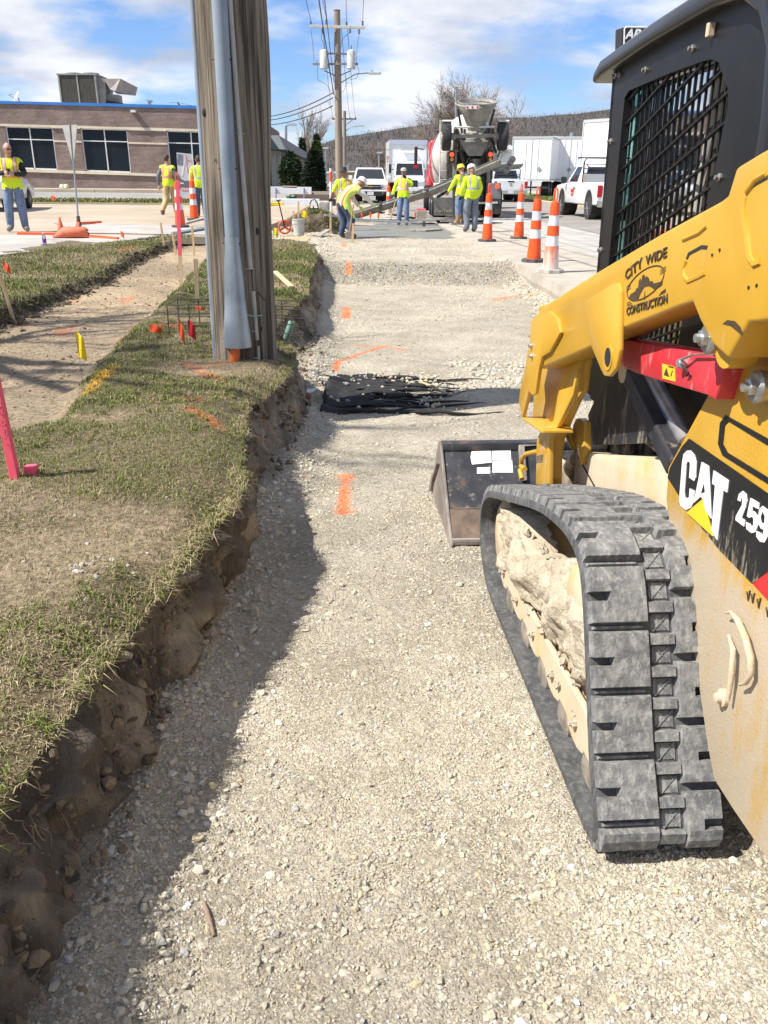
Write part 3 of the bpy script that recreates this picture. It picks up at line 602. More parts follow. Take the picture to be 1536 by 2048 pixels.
# green tufts
def tufts(nc, x0, x1, y0, y1, h0, h1, wd, name, label):
    cx, cy = RNG.uniform(x0, x1, nc), y0+(y1-y0)*RNG.random(nc)**1.2; ok = (cx < edge_top(cy)) & (in_strip(cx, cy) < .3) & (bare_mask(cx, cy) < .55) & (fbm(cx*2.2, cy*2.2, 0, 131, 3) > -.12); cx, cy = cx[ok], cy[ok]
    x = np.repeat(cx, 16)+RNG.normal(0, .014, len(cx)*16); y = np.repeat(cy, 16)+RNG.normal(0, .014, len(cx)*16); g = grass_cols(x, y, np.full(len(x), .22))*1.12
    blades(x, y, lawn_z(x, y), RNG.uniform(h0, h1, len(x)), RNG.uniform(.25, 1.15, len(x)), np.full(len(x), wd), g, name, label)
tufts(1700, -2.4, -.4, .9, 4.6, .018, .055, .0016, 'near_tufts', 'longer green grass tufts on the near bank top')
tufts(1200, -2.6, -.4, 4.6, 9, .02, .06, .0022, 'bank_tufts', 'longer green grass tufts around the utility pole')
# roots in the cut face
_rb = MB()
for i in range(110):
    y = random.uniform(.9, 6.8); x = float(edge_top(y)); z = float(lawn_z(x, y))-random.uniform(.02, .14); pts = [Vector((x+.005, y, z))]
    for k in range(5): pts.append(pts[-1]+Vector((random.uniform(-.004, .018), random.uniform(-.022, .022), random.uniform(-.035, .004))))
    _rb.tube(pts, [.0014, .0013, .0012, .001, .0008, .0005], 4)
tag(_rb.build('rootlets', mat('pale_roots', (.24, .18, .11), (.32, .25, .16), scale=30, rough=.9), fix=False), 'thin pale rootlets hanging from the cut bank', 'roots', kind='stuff')
# long tufts hanging at the lip
n = 5000; y = RNG.uniform(.9, 6.5, n); x = edge_top(y)+RNG.normal(-.01, .018, n); keep = fbm(y*4, x, 0, 121, 2) > -.12; x, y = x[keep], y[keep]
blades(x, y, lawn_z(x, y), RNG.uniform(.03, .085, len(x)), RNG.uniform(.6, 1.3, len(x)), np.full(len(x), .0014), grass_cols(x, y, np.full(len(x), .6)), 'lip_grass', 'dry grass and rootlets hanging over the lip of the cut bank')
n = 14000; x = RNG.uniform(-30, -3.8, n); y = 38.6+RNG.random(n)*2.6-(x+60)*0.0; z = np.array([gl(v) for v in y])+.02
blades(x, y, z, RNG.uniform(.08, .2, n), RNG.uniform(.2, .8, n), np.full(n, .014), grass_cols(x, y, np.full(n, .25)), 'street_verge_grass', 'green grass verge along the side street')
n = 9000; x = RNG.uniform(10.95, 15, n); y = RNG.uniform(36, 60, n)
blades(x, y, np.interp(y, [-5, 140], [.38, .62])+0*x, RNG.uniform(.06, .16, n), RNG.uniform(.2, .8, n), np.full(n, .016), grass_cols(x, y, np.full(n, .12)), 'far_verge_grass', 'bright green grass verge beyond the road')
# ================================================================== compact track loader
DUST = (0.47, 0.385, 0.27)
CATY = mat('loader_yellow', (0.52, 0.292, 0.024), (0.58, 0.332, 0.038), scale=3, rough=0.42, coat=0.2, dirt=(0.56, 0.45, 0.29), dirt_amt=-0.11, dscale=9, wear=((0.12, 0.07, 0.03), 90, 0.70, 0.74))
CATP = mat('loader_panel', (0.52, 0.292, 0.024), (0.58, 0.332, 0.038), scale=3, rough=0.45, coat=0.15, dirt=DUST, dirt_amt=0.06, dscale=9, dz=(0.70, 0.98, 0.18, -0.45), bump=0.22, bscale=120, wear=((0.60, 0.52, 0.40), 70, 0.64, 0.70))
CHAS = mat('dusty_chassis', (0.58, 0.37, 0.12), (0.50, 0.40, 0.28), scale=5, rough=0.85, lo=0.30, hi=0.5, dirt=(0.56, 0.46, 0.33), dirt_amt=0.10, dscale=4, bump=0.2, bscale=40)
MUDM = mat('dried_mud', (0.50, 0.42, 0.30), (0.64, 0.55, 0.415), scale=14, rough=0.97, bump=1.0, bscale=70, detail=8)
BLK = mat('loader_black', (0.012, 0.013, 0.015), (0.02, 0.02, 0.022), scale=5, rough=0.30, coat=0.3, wear=((0.28, 0.26, 0.22), 9, 0.66, 0.70))
BLKF = mat('black_frame', (0.007, 0.007, 0.008), (0.012, 0.012, 0.013), scale=6, rough=0.38, spec=.35, dirt=(0.10, 0.09, 0.08), dirt_amt=-0.16, dscale=9)
BLKD = mat('dusty_black', (0.014, 0.015, 0.02), (0.03, 0.03, 0.035), scale=20, rough=0.55, dirt=(0.48, 0.40, 0.29), dirt_amt=-0.02, dscale=16, dz=(0.55, 1.15, 0.16, -0.22))
REDM = mat('brace_red', (0.50, 0.022, 0.035), (0.58, 0.04, 0.055), scale=6, rough=0.45, dirt=(0.66, 0.46, 0.40), dirt_amt=-0.07, dscale=26)
RUB = mat('track_rubber', (0.105, 0.107, 0.11), (0.19, 0.188, 0.182), scale=26, rough=0.85, bump=0.35, bscale=60, dirt=(0.33, 0.325, 0.305), dirt_amt=0.02, dscale=45)
RUBD = mat('track_rubber_belt', (0.045, 0.047, 0.05), (0.085, 0.085, 0.085), scale=12, rough=0.8, bump=0.2, bscale=60, dirt=(0.15, 0.147, 0.14), dirt_amt=0.03, dscale=40)
STEEL = mat('worn_steel', (0.30, 0.29, 0.28), (0.42, 0.41, 0.40), scale=20, rough=0.42, metal=0.7)
BOLT = mat('zinc_bolt', (0.42, 0.46, 0.50), (0.55, 0.57, 0.58), scale=20, rough=0.4, metal=0.8)
DARK = mat('dark_void', (0.01, 0.01, 0.011), (0.025, 0.024, 0.022), scale=8, rough=0.8)
BUCK = mat('bucket_steel', (0.022, 0.023, 0.027), (0.045, 0.045, 0.05), scale=10, rough=0.5, dirt=(0.36, 0.33, 0.29), dirt_amt=-0.09, dscale=30, wear=((0.16, 0.085, 0.045), 5, 0.56, 0.68))
BUCKS = mat('bucket_side', (0.17, 0.145, 0.125), (0.30, 0.265, 0.235), scale=6, rough=0.7, metal=0.2, bump=.2, bscale=30)
WHITE = mat('white_vinyl', (0.78, 0.78, 0.76), (0.70, 0.69, 0.66), scale=12, rough=0.5, dirt=(0.45, 0.40, 0.33), dirt_amt=-0.2, dscale=30)
VBLK = mat('black_vinyl', (0.010, 0.010, 0.011), (0.014, 0.014, 0.015), scale=8, rough=0.40, dirt=(0.50, 0.42, 0.30), dirt_amt=-0.02, dscale=26, dz=(0.60, 0.98, 0.26, -0.20))
VRED = mat('red_vinyl', (0.60, 0.02, 0.02), (0.5, 0.03, 0.03), scale=12, rough=0.45, dirt=(0.6, 0.45, 0.35), dirt_amt=-0.1, dscale=28)
VYEL = mat('yellow_vinyl', (0.80, 0.50, 0.02), (0.72, 0.45, 0.03), scale=12, rough=0.5)
PRINT = mat('dark_print', (0.045, 0.03, 0.012), (0.07, 0.045, 0.02), scale=30, rough=0.6)
def glassmat(name, tint, gloss=0.10):
    mt = bpy.data.materials.new(name); mt.use_nodes = True; t = mt.node_tree; t.nodes.clear()
    tr = N(t, 'ShaderNodeBsdfTransparent'); tr.inputs[0].default_value = c4(tint)
    gl_ = N(t, 'ShaderNodeBsdfGlossy'); gl_.inputs['Roughness'].default_value = 0.03
    fr = N(t, 'ShaderNodeFresnel', i_IOR=1.5); mxs = N(t, 'ShaderNodeMixShader'); ad = N(t, 'ShaderNodeMath', operation='MULTIPLY_ADD', i_1=1.0, i_2=gloss); t.links.new(fr.outputs[0], ad.inputs[0])
    t.links.new(ad.outputs[0], mxs.inputs[0]); t.links.new(tr.outputs[0], mxs.inputs[1]); t.links.new(gl_.outputs[0], mxs.inputs[2])
    o = N(t, 'ShaderNodeOutputMaterial'); t.links.new(mxs.outputs[0], o.inputs[0]); MATS[name] = mt; return mt
TEAL = glassmat('green_tinted_glass', (0.20, 0.42, 0.39), 0.20)

LD = empty('track_loader', M_ORG, M_ANG, 'yellow and black compact track loader with rubber tracks parked in the trench', 'loader')
def lp(pts, xl): return [tuple(ML(x, y, xl))[1:] for x, y in pts]
def plate(name, poly, x0, x1, mt, parent=LD, bevel=0.006, seg=2, smooth=30):
    return MB().ext(poly, 'x', x0, x1).build(name, mt, parent, bevel=bevel, seg=seg, smooth=smooth)

# ---- rubber track
PR = [(.10, .028), (.5, .027), (1.0, .027), (1.40, .03), (1.555, .07), (1.665, .16), (1.705, .26), (1.67, .36), (1.57, .43), (1.40, .49), (1.1, .585), (.8, .675), (.6, .715), (.45, .727), (.335, .70), (.262, .62), (.20, .5), (.14, .37), (.075, .24), (.008, .135), (-.012, .085), (.02, .045)]
def catmull(P, k=14):
    P = np.array(P); n = len(P); out = []
    for i in range(n):
        p0, p1, p2, p3 = P[i-1], P[i], P[(i+1) % n], P[(i+2) % n]
        for t in np.linspace(0, 1, k, endpoint=False):
            out.append(0.5*((2*p1)+(-p0+p2)*t+(2*p0-5*p1+4*p2-p3)*t*t+(-p0+3*p1-3*p2+p3)*t**3))
    return np.array(out)
_c = catmull(PR); _c = np.vstack([_c, _c[:1]]); _s = np.concatenate([[0], np.cumsum(np.hypot(*np.diff(_c, axis=0).T))]); TL = _s[-1]
def tp(u, x, h):
    u = u % TL; y, z = np.interp(u, _s, _c[:, 0]), np.interp(u, _s, _c[:, 1]); e = 0.03
    a = np.array([np.interp((u-e) % TL, _s, _c[:, 0]), np.interp((u-e) % TL, _s, _c[:, 1])]); b = np.array([np.interp((u+e) % TL, _s, _c[:, 0]), np.interp((u+e) % TL, _s, _c[:, 1])])
    t = b-a; t = t/np.hypot(*t); return (x, y+t[1]*h, z-t[0]*h)
TW = 0.325
b = MB(); rings = []
for i in range(150):
    u = TL*i/150; rings.append([tp(u, 0.004, 0), tp(u, TW-.004, 0), tp(u, TW, -.006), tp(u, TW, -.026), tp(u, 0, -.026), tp(u, 0, -.006)])
rings.append(rings[0]); b.loft(rings, caps=False)
track = b.build('track', RUBD, LD, smooth=40)
def gbox(b, u0, u1, x0, x1, h0, h1, nu=3, ch=0.0075, ends=(1, 1)):
    rg = []
    for i in range(nu+1):
        u = u0+(u1-u0)*i/nu; q = 0 if 0 < i < nu else ch*.8; ut = u+(ch*.8*ends[0] if i == 0 else (-ch*.8*ends[1] if i == nu else 0))
        rg.append([tp(u, x0, h0), tp(u, x1, h0), tp(ut, x1-ch, h1), tp(ut, x0+ch, h1)])
    b.loft(rg)
NP = 25; PT = TL/NP
for k in range(NP):
    u = k*PT
    b = MB(); gbox(b, u, u+.40*PT, .003, .160, -.004, .024, ends=(1, 0)); gbox(b, u+.54*PT, u+.90*PT, .003, .160, -.004, .024, ends=(0, 1)); gbox(b, u+.40*PT, u+.54*PT, .055, .160, -.004, .024, 2, ends=(0, 0)); gbox(b, u+.90*PT, u+1.0*PT, .01, .15, -.004, .008, 1)
    b.build('tread_lug', RUB, track)
    u += .5*PT; b = MB(); gbox(b, u, u+.40*PT, .222, TW-.003, -.004, .024, ends=(1, 0)); gbox(b, u+.54*PT, u+.90*PT, .222, TW-.003, -.004, .024, ends=(0, 1)); gbox(b, u+.40*PT, u+.54*PT, .222, TW-.05, -.004, .024, 2, ends=(0, 0))
    b.build('tread_lug', RUB, track)
    b = MB(); u = k*PT
    for q in (0.06, .56):
        gbox(b, u+q*PT, u+(q+.19)*PT, .155, .226, -.004, .019, 1, .004)
        for (xa, xb) in ((.170, .213), (.213, .170)):
            ua, ub = u+(q+.20)*PT, u+(q+.47)*PT
            b.add([tp(ua, xa-.0015, .006), tp(ua, xa+.0015, .006), tp(ub, xb+.0015, .006), tp(ub, xb-.0015, .006), tp(ua, xa, -.003), tp(ub, xb, -.003)], [(0, 1, 2, 3), (0, 3, 5, 4), (1, 4, 5, 2)])
        gbox(b, u+(q+.20)*PT, u+(q+.47)*PT, .165, .217, -.004, .003, 1, .002)
    b.build('tread_block', RUB, track)
FR = empty('undercarriage', (0, 0, 0)); FR.parent = LD
def under(x0):
    poly = [(1.50, .12), (1.545, .27), (1.47, .38), (1.30, .43), (1.08, .38), (.86, .43), (.62, .55), (.45, .60), (.32, .52), (.24, .36), (.17, .16), (.3, .105)]
    MB().ext(poly, 'x', x0+.085, x0+.25).build('track_frame', CHAS, FR, bevel=.01)
    for yy in (.24, .50, .76, 1.02, 1.28):
        b = MB(); b.lathe([(.03, 0), (.062, .004), (.066, .03), (.066, .07), (.055, .075), (.055, .13), (.066, .135), (.066, .2), (.03, .205)], (x0+.05, yy, .071), (1, 0, 0), 18); b.build('roller', mat('roller_steel', (.16, .145, .12), (.34, .29, .225), scale=14, rough=.7), FR, smooth=40)
    low = []
    for yy in (.24, .50, .76, 1.02, 1.28): low += [(yy-.10, .085), (yy-.055, .10), (yy-.04, .118), (yy+.04, .118), (yy+.055, .10), (yy+.10, .085)]
    MB().ext([(.10, .16)]+low+[(1.44, .10), (1.46, .17), (1.40, .21), (1.1, .20), (.7, .215), (.32, .24), (.2, .22)], 'x', x0+.05, x0+.07).build('roller_guard', CHAS, FR, bevel=.006)
    for yy in (.37, .63, .89, 1.15, 1.39): MB().lathe([(.017, 0), (.017, .012), (.009, .014), (.009, .022)], (x0+.05, yy, .155), (-1, 0, 0), 8).build('guard_bolt', MUDM, FR)
    b = MB(); b.lathe([(.04, -.01), (.06, 0), (.14, .004), (.165, .02), (.165, .19), (.14, .2)], (x0+.055, 1.505, .25), (1, 0, 0), 28); b.build('idler', CHAS, FR, smooth=40)
    b = MB(); b.lathe([(.05, -.04), (.075, -.03), (.085, 0), (.15, .01), (.17, .03), (.17, .16)], (x0+.07, .46, .53), (1, 0, 0), 24)
    for i in range(13):
        a = 2*math.pi*i/13; b.box((x0+.15, .46+.178*math.cos(a), .53+.178*math.sin(a)), (.1, .03, .03))
    b.build('sprocket', CHAS, FR, smooth=40)
under(0)
# caked mud on the undercarriage
yy = np.linspace(.17, 1.53, 110); tt = np.linspace(0, 1, 36); Yg, Tg = np.meshgrid(yy, tt, indexing='ij')
ztop = np.interp(Yg, [.17, .24, .32, .45, .62, .86, .98, 1.08, 1.2, 1.30, 1.47, 1.53], [.20, .38, .54, .61, .57, .45, .42, .44, .47, .455, .40, .26])
zbot = np.interp(Yg, [.17, .3, .6, 1.0, 1.3, 1.45, 1.53], [.24, .27, .235, .20, .17, .13, .2]) + 0.03*np.abs(np.sin(Yg*9))
Zg = zbot+(ztop-zbot)*Tg
bul = 0.035*np.sin(np.pi*Tg)+0.075*np.exp(-((Yg-.95)/.3)**2)*smooth(.2, .6, Tg)
Xg = 0.066-bul*0.62-0.07*fbm(Yg*7, Zg*7, 0, 201, 4)-0.02*fbm(Yg*30, Zg*30, 0, 202, 3)+0.10*((Tg > .99) | (Tg < .01))
np_mesh('caked_mud', np.stack([Xg, Yg, Zg], -1).reshape(-1, 3), grid_faces(*Yg.shape), MUDM, None, True, FR)
b = MB()                                   # lumps
for i in range(70):
    y = random.uniform(.3, 1.5); z = random.uniform(.14, .5); r = random.uniform(.006, .022); b.ball((.06+random.uniform(-.02, .02), y, z), (r*.6, r, r), 7, 5, r*.25)
tag(b.build('mud_lump', MUDM, FR, fix=False), kind='stuff')
for o_ in [track, FR]:
    c_ = copy_tree(o_, LD); c_.location.x += 1.68-TW

# ---- chassis and rear body
ch = lp([(1148, 905), (1160, 895)], .36)
plate('chassis', [(1.60, .20), (1.62, .58), (1.585, .60), (1.30, .665), (.85, .80), (.40, .95), (-.1, .95), (-.1, .24)], .365, 1.315, CHAS, bevel=.012)
plate('chassis_front', [(1.62, .22), (1.66, .30), (1.66, .72), (1.50, .95), (1.3, .95), (1.3, .22)], .45, 1.23, BLKD, bevel=.01)
plate('seam', [(.86, .44), (1.565, .572), (1.565, .577), (.86, .447)], .361, .366, DARK, bevel=0)
panel_px = [(1456, 714), (1335, 935), (1331, 1000), (1345, 1100), (1390, 1330), (1415, 1500), (1427, 1560), (1465, 1620)]
pl = [(-.02, 1.60), (.13, 1.40)]+lp(panel_px, .28)+[(-.28, .245), (-.62, .40), (-.66, .9), (-.64, 1.35), (-.5, 1.66), (-.25, 1.72)]
side_panel = plate('side_panel', pl, .28, .42, CATP, bevel=.007)
plate('side_panel', pl, 1.26, 1.40, CATP, bevel=.007)
plate('engine_bay', [(-.1, .26), (-.62, .42), (-.68, .95), (-.64, 1.25), (-.3, 1.30), (.45, 1.28), (.45, .26)], .43, 1.25, CATP, bevel=.02)
plate('engine_grille', [(-.62, .95), (-.66, 1.2), (-.69, 1.2), (-.70, .95)], .55, 1.13, BLKF, bevel=.004)
def decal(name, px, mt, xl=.28, proud=.0022, parent=None):
    pts = lp(px, xl); return MB().ext(pts, 'x', xl-proud, xl+.002).build(name, mt, parent or side_panel)
decal('black_decal', [(1379, 877), (1365, 893), (1341, 935), (1336, 955), (1380, 1025), (1440, 1100), (1505, 1167), (1560, 1130), (1560, 1003), (1470, 940)], VBLK, proud=.0018)
decal('red_decal', [(1507, 1168), (1545, 1135), (1575, 1112), (1575, 1235), (1548, 1213)], VRED, proud=.0018)
decal('frame_decal', [(1452, 830), (1441, 846), (1437, 888), (1446, 911), (1560, 982), (1560, 969), (1456, 905), (1447, 888), (1451, 850), (1459, 843), (1560, 905), (1560, 890)], VBLK, proud=.0018)
decal('logo_letter', [(1377, 901), (1383, 901), (1391, 910), (1395, 925), (1394, 955), (1391, 962), (1381, 955), (1383, 927), (1381, 923), (1377, 924), (1375, 930), (1371, 985), (1372, 994), (1377, 997), (1381, 994), (1382, 977), (1392, 982), (1389, 1005), (1385, 1015), (1374, 1020), (1364, 1012), (1361, 1000), (1367, 925), (1370, 908)], WHITE, proud=.004)
decal('logo_letter', [(1406, 924), (1420, 932), (1425, 1037), (1413, 1020), (1410, 1000), (1404, 993), (1390, 1006), (1399, 962)], WHITE, proud=.004)
decal('logo_letter', [(1430, 941), (1460, 961), (1457, 985), (1449, 980), (1437, 1080), (1426, 1060), (1433, 971), (1427, 967)], WHITE, proud=.004)
decal('logo_triangle', [(1377, 1025), (1408, 999), (1429, 1072)], VYEL, proud=.0055)
for px in ([(1411, 968), (1413, 984), (1406, 986)],): decal('letter_counter', px, VBLK, proud=.0052)
NUM = {'2': [(1478, 1000), (1481, 988), (1488, 982), (1495, 988), (1497, 1002), (1494, 1016), (1486, 1036), (1493, 1041), (1491, 1053), (1474, 1040), (1475, 1032), (1487, 1010), (1488, 998), (1486, 995), (1484, 1003)],
       '5': [(1504, 996), (1521, 1006), (1520, 1018), (1508, 1012), (1507, 1022), (1511, 1023), (1518, 1032), (1519, 1050), (1514, 1064), (1506, 1066), (1496, 1058), (1495, 1044), (1503, 1048), (1505, 1054), (1510, 1050), (1510, 1036), (1506, 1033), (1502, 1036), (1497, 1032)],
       '9': [(1528, 1012), (1538, 1020), (1542, 1038), (1539, 1072), (1532, 1085), (1523, 1083), (1516, 1073), (1516, 1062), (1524, 1066), (1528, 1072), (1531, 1060), (1524, 1056), (1519, 1040), (1522, 1018)]}
for k_, px in NUM.items(): decal('model_digit', px, WHITE, proud=.004)
decal('digit_counter', [(1529, 1024), (1533, 1032), (1532, 1046), (1528, 1044), (1526, 1034)], VBLK, proud=.0052)
decal('model_digit', [(1549, 1026), (1562, 1034), (1568, 1060), (1562, 1090), (1546, 1090)], WHITE, proud=.004)
# tie-down: half ring and latch on the dirty panel
pts = [ML(x, y, .262) for x, y in ((1450, 1226), (1462, 1224), (1475, 1240), (1490, 1275), (1501, 1315), (1502, 1345), (1492, 1365), (1478, 1370))]
MB().tube(pts, [.002, .005, .008, .009, .009, .008, .006, .003], 8).build('tie_down_ring', CATP, side_panel, smooth=60)
MB().tube([ML(1457, 1270, .272), ML(1466, 1300, .262), ML(1463, 1350, .262), ML(1456, 1400, .262)], [.003, .007, .008, .005], 6).build('latch_bar', CATP, side_panel, smooth=60)
p = ML(1450, 1395, .28); MB().lathe([(.022, -.004), (.022, .01), (.014, .013), (.012, .024), (.004, .026)], p+Vector((.0, 0, 0)), (-1, 0, 0), 14).build('latch_knob', CHAS, side_panel, smooth=40)
for x, y in ((1497, 1190), (1506, 1195), (1518, 1205), (1536, 1222)):
    q = ML(x, y, .28); MB().tube([q+Vector((-.002, -.006, .014)), q+Vector((-.002, -.006, -.01)), q+Vector((-.002, .006, .006))], .0022, 4).build('scrawl', PRINT, side_panel)
# ---- lift arms
XA = .17
beam = [(-.52, 1.60), (-.45, 1.74), (-.25, 1.74)]+lp([(1520, 305), (1472, 334), (1455, 390), (1440, 402), (1320, 468), (1190, 546), (1088, 612), (1062, 640), (1060, 668), (1080, 738), (1185, 692), (1240, 660), (1362, 612), (1384, 605), (1398, 640), (1424, 690), (1455, 718)], XA)+[(-.02, 1.36), (-.40, 1.44)]
arm = plate('lift_arm', beam, XA, XA+.11, CATY, bevel=.009, seg=3)
nose = lp([(1062, 640), (1098, 621), (1115, 638), (1120, 665), (1098, 705), (1083, 714), (1077, 738), (1070, 788), (1064, 791), (1057, 783), (1044, 836), (1037, 805), (1040, 780), (1058, 690)], XA-.014)
plate('nose_plate', nose, XA-.014, XA+.002, CATY, arm, bevel=.005)
web = lp([(1050, 700), (1150, 700), (1142, 780), (1100, 840), (1087, 866), (1045, 838)], XA+.05)
plate('arm_web', web, XA+.095, XA+.115, CATY, arm, bevel=.004)
b = MB(); q = [ML(x, y, XA-.01) for x, y in ((1044, 836), (1085, 864))]; b.beam(q[0]+Vector((.06, 0, 0)), q[1]+Vector((.06, 0, 0)), .12, .012); b.build('nose_flange', CATY, arm, bevel=.003)
leg = lp([(1084, 735), (1163, 702), (1146, 785), (1122, 840), (1106, 880), (1101, 920), (1100, 970), (1071, 970), (1073, 880), (1080, 862), (1090, 800)], .245)
plate('arm_leg', leg, .245, .295, CATY, arm, bevel=.006)
plate('leg_rib', lp([(1094, 968), (1098, 870), (1120, 838), (1146, 785), (1155, 745), (1158, 745), (1150, 790), (1124, 842), (1103, 880), (1101, 968)], .235), .228, .246, CATY, arm, bevel=.002)
brk = lp([(1166, 604), (1222, 568), (1235, 566), (1239, 582), (1238, 700), (1231, 737), (1218, 753), (1207, 752), (1200, 738), (1180, 690), (1176, 660)], XA-.014)
bracket = plate('arm_bracket', brk, XA-.014, XA+.001, CATY, arm, bevel=.006)
p = ML(1217, 715, XA-.014)
MB().lathe([(.026, -.001), (.026, .003)], p, (-1, 0, 0), 18).build('bracket_hole', DARK, arm)
MB().lathe([(.037, .0), (.037, .003), (.028, .003), (.028, 0)], p, (-1, 0, 0), 18, False).build('bracket_boss', CATY, arm)
def ridge(pts, r, name='stamped_ridge', xl=XA, mt=CATY): MB().tube([ML(x, y, xl+r*.35) for x, y in pts], r, 6).build(name, mt, arm, smooth=60)
ridge([(1186, 636), (1183, 622), (1186, 612), (1195, 606)], .008); ridge([(1187, 634), (1194, 634), (1212, 622)], .006)
decal('stamped_slot', [(1187, 614), (1192, 607), (1212, 597), (1213, 601), (1193, 612), (1189, 618)], DARK, XA, .001, arm)
ridge([(1376, 520), (1369, 535), (1370, 552), (1378, 562), (1400, 552), (1413, 545)], .007); ridge([(1368, 480), (1400, 466), (1416, 452)], .006)
decal('stamped_slot', [(1372, 518), (1377, 505), (1404, 490), (1416, 491), (1414, 499), (1403, 498), (1380, 510), (1375, 520)], DARK, XA, .001, arm)
ridge([(1494, 395), (1490, 420), (1497, 470), (1503, 515), (1512, 528), (1525, 522)], .009); ridge([(1496, 385), (1515, 360), (1536, 348)], .008)
decal('stamped_slot', [(1500, 372), (1512, 362), (1536, 350), (1536, 358), (1514, 370), (1503, 378)], DARK, XA, .001, arm)
for x, y in ((1425, 510), (1440, 500), (1498, 575), (1514, 571), (1231, 588), (1070, 650), (1090, 685)): MB().lathe([(.0035, -.001), (.0035, .002)], ML(x, y, XA), (-1, 0, 0), 8).build('drill_hole', DARK, arm)
for x, y in ((1064, 691), (1065, 712)): MB().lathe([(.011, 0), (.011, .006), (.007, .007), (.007, .015)], ML(x, y, XA-.014), (-1, 0, 0), 10).build('bolt', BOLT, arm)
plate('arm_cap', lp([(1080, 622), (1083, 612), (1110, 603), (1120, 596), (1120, 612), (1090, 628)], XA+.03), XA+.02, XA+.10, CATY, arm, bevel=.006)
# company lettering on the arm
def on_arm(px): return ML(px[0], px[1], XA)
def fit_text(txt, p0, p1, hpx, nm='lettering'):
    a, c = on_arm(p0), on_arm(p1); d = c-a; me = text_mesh(txt, 1.0, 0.0); xs_ = [v.co.x for v in me.vertices]; w_ = max(xs_)-min(xs_)
    hh = (on_arm((p0[0], p0[1]-hpx))-a).length/.72; lettering(txt, PRINT, arm, (a+c)/2+Vector((-.001, 0, .36*hh)), d, (0, 0, 1), hh, bold=hh*.012, sx=d.length/(w_*hh))
fit_text('CONSTRUCTION', (1254, 632), (1335, 607), 16)
fit_text('CITY', (1251, 562), (1284, 536), 19); fit_text('WIDE', (1292, 532), (1334, 515), 19)
el = []
for i in range(40):
    t = 2*math.pi*i/40; ct, st_ = math.cos(t), math.sin(t); el.append(on_arm((1292+37*ct+2*st_, 566-22*ct+27*st_))+Vector((-.0005, 0, 0)))
MB().tube(el, .0018, 4, True).build('logo_oval', PRINT, arm)
decal('logo_skyline', [(1257, 598), (1262, 588), (1271, 583), (1273, 577), (1277, 575), (1278, 563), (1281, 556), (1283, 564), (1285, 551), (1289, 549), (1291, 556), (1294, 552), (1298, 556), (1300, 563), (1305, 562), (1308, 567), (1326, 562), (1325, 570), (1311, 580), (1299, 572), (1289, 574), (1282, 586), (1276, 601), (1266, 603)], PRINT, XA, .001, arm)
decal('logo_road', [(1290, 583), (1291, 583), (1290, 600), (1288.5, 600)], PRINT, XA, .001, arm)
for k in range(4):
    for (xa, ya, xb, yb) in ((1253, 583-k*4, 1262-k*1, 576-k*4), (1321, 541-k*4+8, 1332, 533-k*4+8), (1254, 606+k*3, 1262+k*2, 604+k*3), (1322-k*2, 585-k*-3, 1332, 578-k*-3)):
        if k < 3: MB().beam(on_arm((xa, ya)), on_arm((xb, yb)), .0015, .002).build('logo_dash', PRINT, arm)
# the arm on the far side
for nm, poly, x0, x1 in (('lift_arm', beam, 1.68-XA-.11, 1.68-XA), ('arm_leg', leg, 1.68-.36, 1.68-.245)): plate(nm, poly, x0, x1, CATY, bevel=.008)
# ---- pins
def pin(px, py, xl, nm='pivot_pin', s=1.0):
    p = ML(px, py, xl); b = MB(); b.cur = 0; b.lathe([(.034*s, -.01), (.036*s, .012), (.030*s, .018), (.020*s, .018)], p, (-1, 0, 0), 20)
    b.cur = 1; b.lathe([(.019*s, .018), (.019*s, .030), (.008*s, .033)], p, (-1, 0, 0), 6); b.cur = 1; b.lathe([(.010*s, .03), (.010*s, .042)], p, (-1, 0, 0), 10)
    return b.build(nm, [STEEL, BOLT], LD, smooth=30)
pin(1427, 676, .20); pin(1523, 774, .262)
MB().lathe([(.05, -.004), (.05, .05)], ML(1455, 690, .2), (1, 0, 0), 18).build('pin_boss', CATY, LD)
decal('grease_scuff', [(1445, 648), (1455, 640), (1470, 642), (1482, 655), (1484, 670), (1476, 664), (1462, 652)], PRINT, .17, .0008, arm)
# ---- red arm brace, lift cylinder, strut
rb = lp([(1241, 690), (1245, 683), (1253, 680), (1330, 694), (1410, 709), (1436, 716), (1448, 735), (1430, 800), (1413, 790), (1330, 765), (1268, 745), (1248, 735), (1241, 725)], .235)
brace = plate('arm_brace', rb, .235, .315, REDM, bevel=.005, seg=2)
decal('warning_label', [(1325, 727), (1350, 734), (1351, 763), (1326, 757)], VYEL, .235, .0015, brace)
decal('label_mark', [(1329, 750), (1334, 735), (1340, 754)], PRINT, .235, .0022, brace); decal('label_mark', [(1342, 752), (1346, 740), (1347, 741), (1344, 753)], PRINT, .235, .0022, brace); decal('label_mark', [(1338, 731), (1349, 734), (1349, 737), (1338, 734)], PRINT, .235, .0022, brace)
p = ML(1372, 727, .235); MB().lathe([(.012, 0), (.014, .01), (.010, .022)], p, (-1, 0, 0), 12).build('lynch_pin', BOLT, brace, smooth=40)
MB().tube([p+Vector((-.018, -.008, .012)), ML(1388, 709, .225), ML(1415, 708, .225), ML(1432, 712, .23)], .0028, 6).build('pin_wire', STEEL, brace)
MB().tube([p+Vector((-.018, 0, .004)), ML(1378, 745, .225), ML(1372, 752, .228)], .0028, 6).build('pin_wire', DARK, brace)
s0, s1 = ML(1262, 745, .33), ML(1356, 935, .33)
b = MB(); b.beam(s0, s1, .055, .06); b.build('brace_strut', BLKD, LD, bevel=.01)
MB().lathe([(.034, -.03), (.034, .03)], s0, (1, 0, 0), 16).build('strut_eye', CHAS, LD)
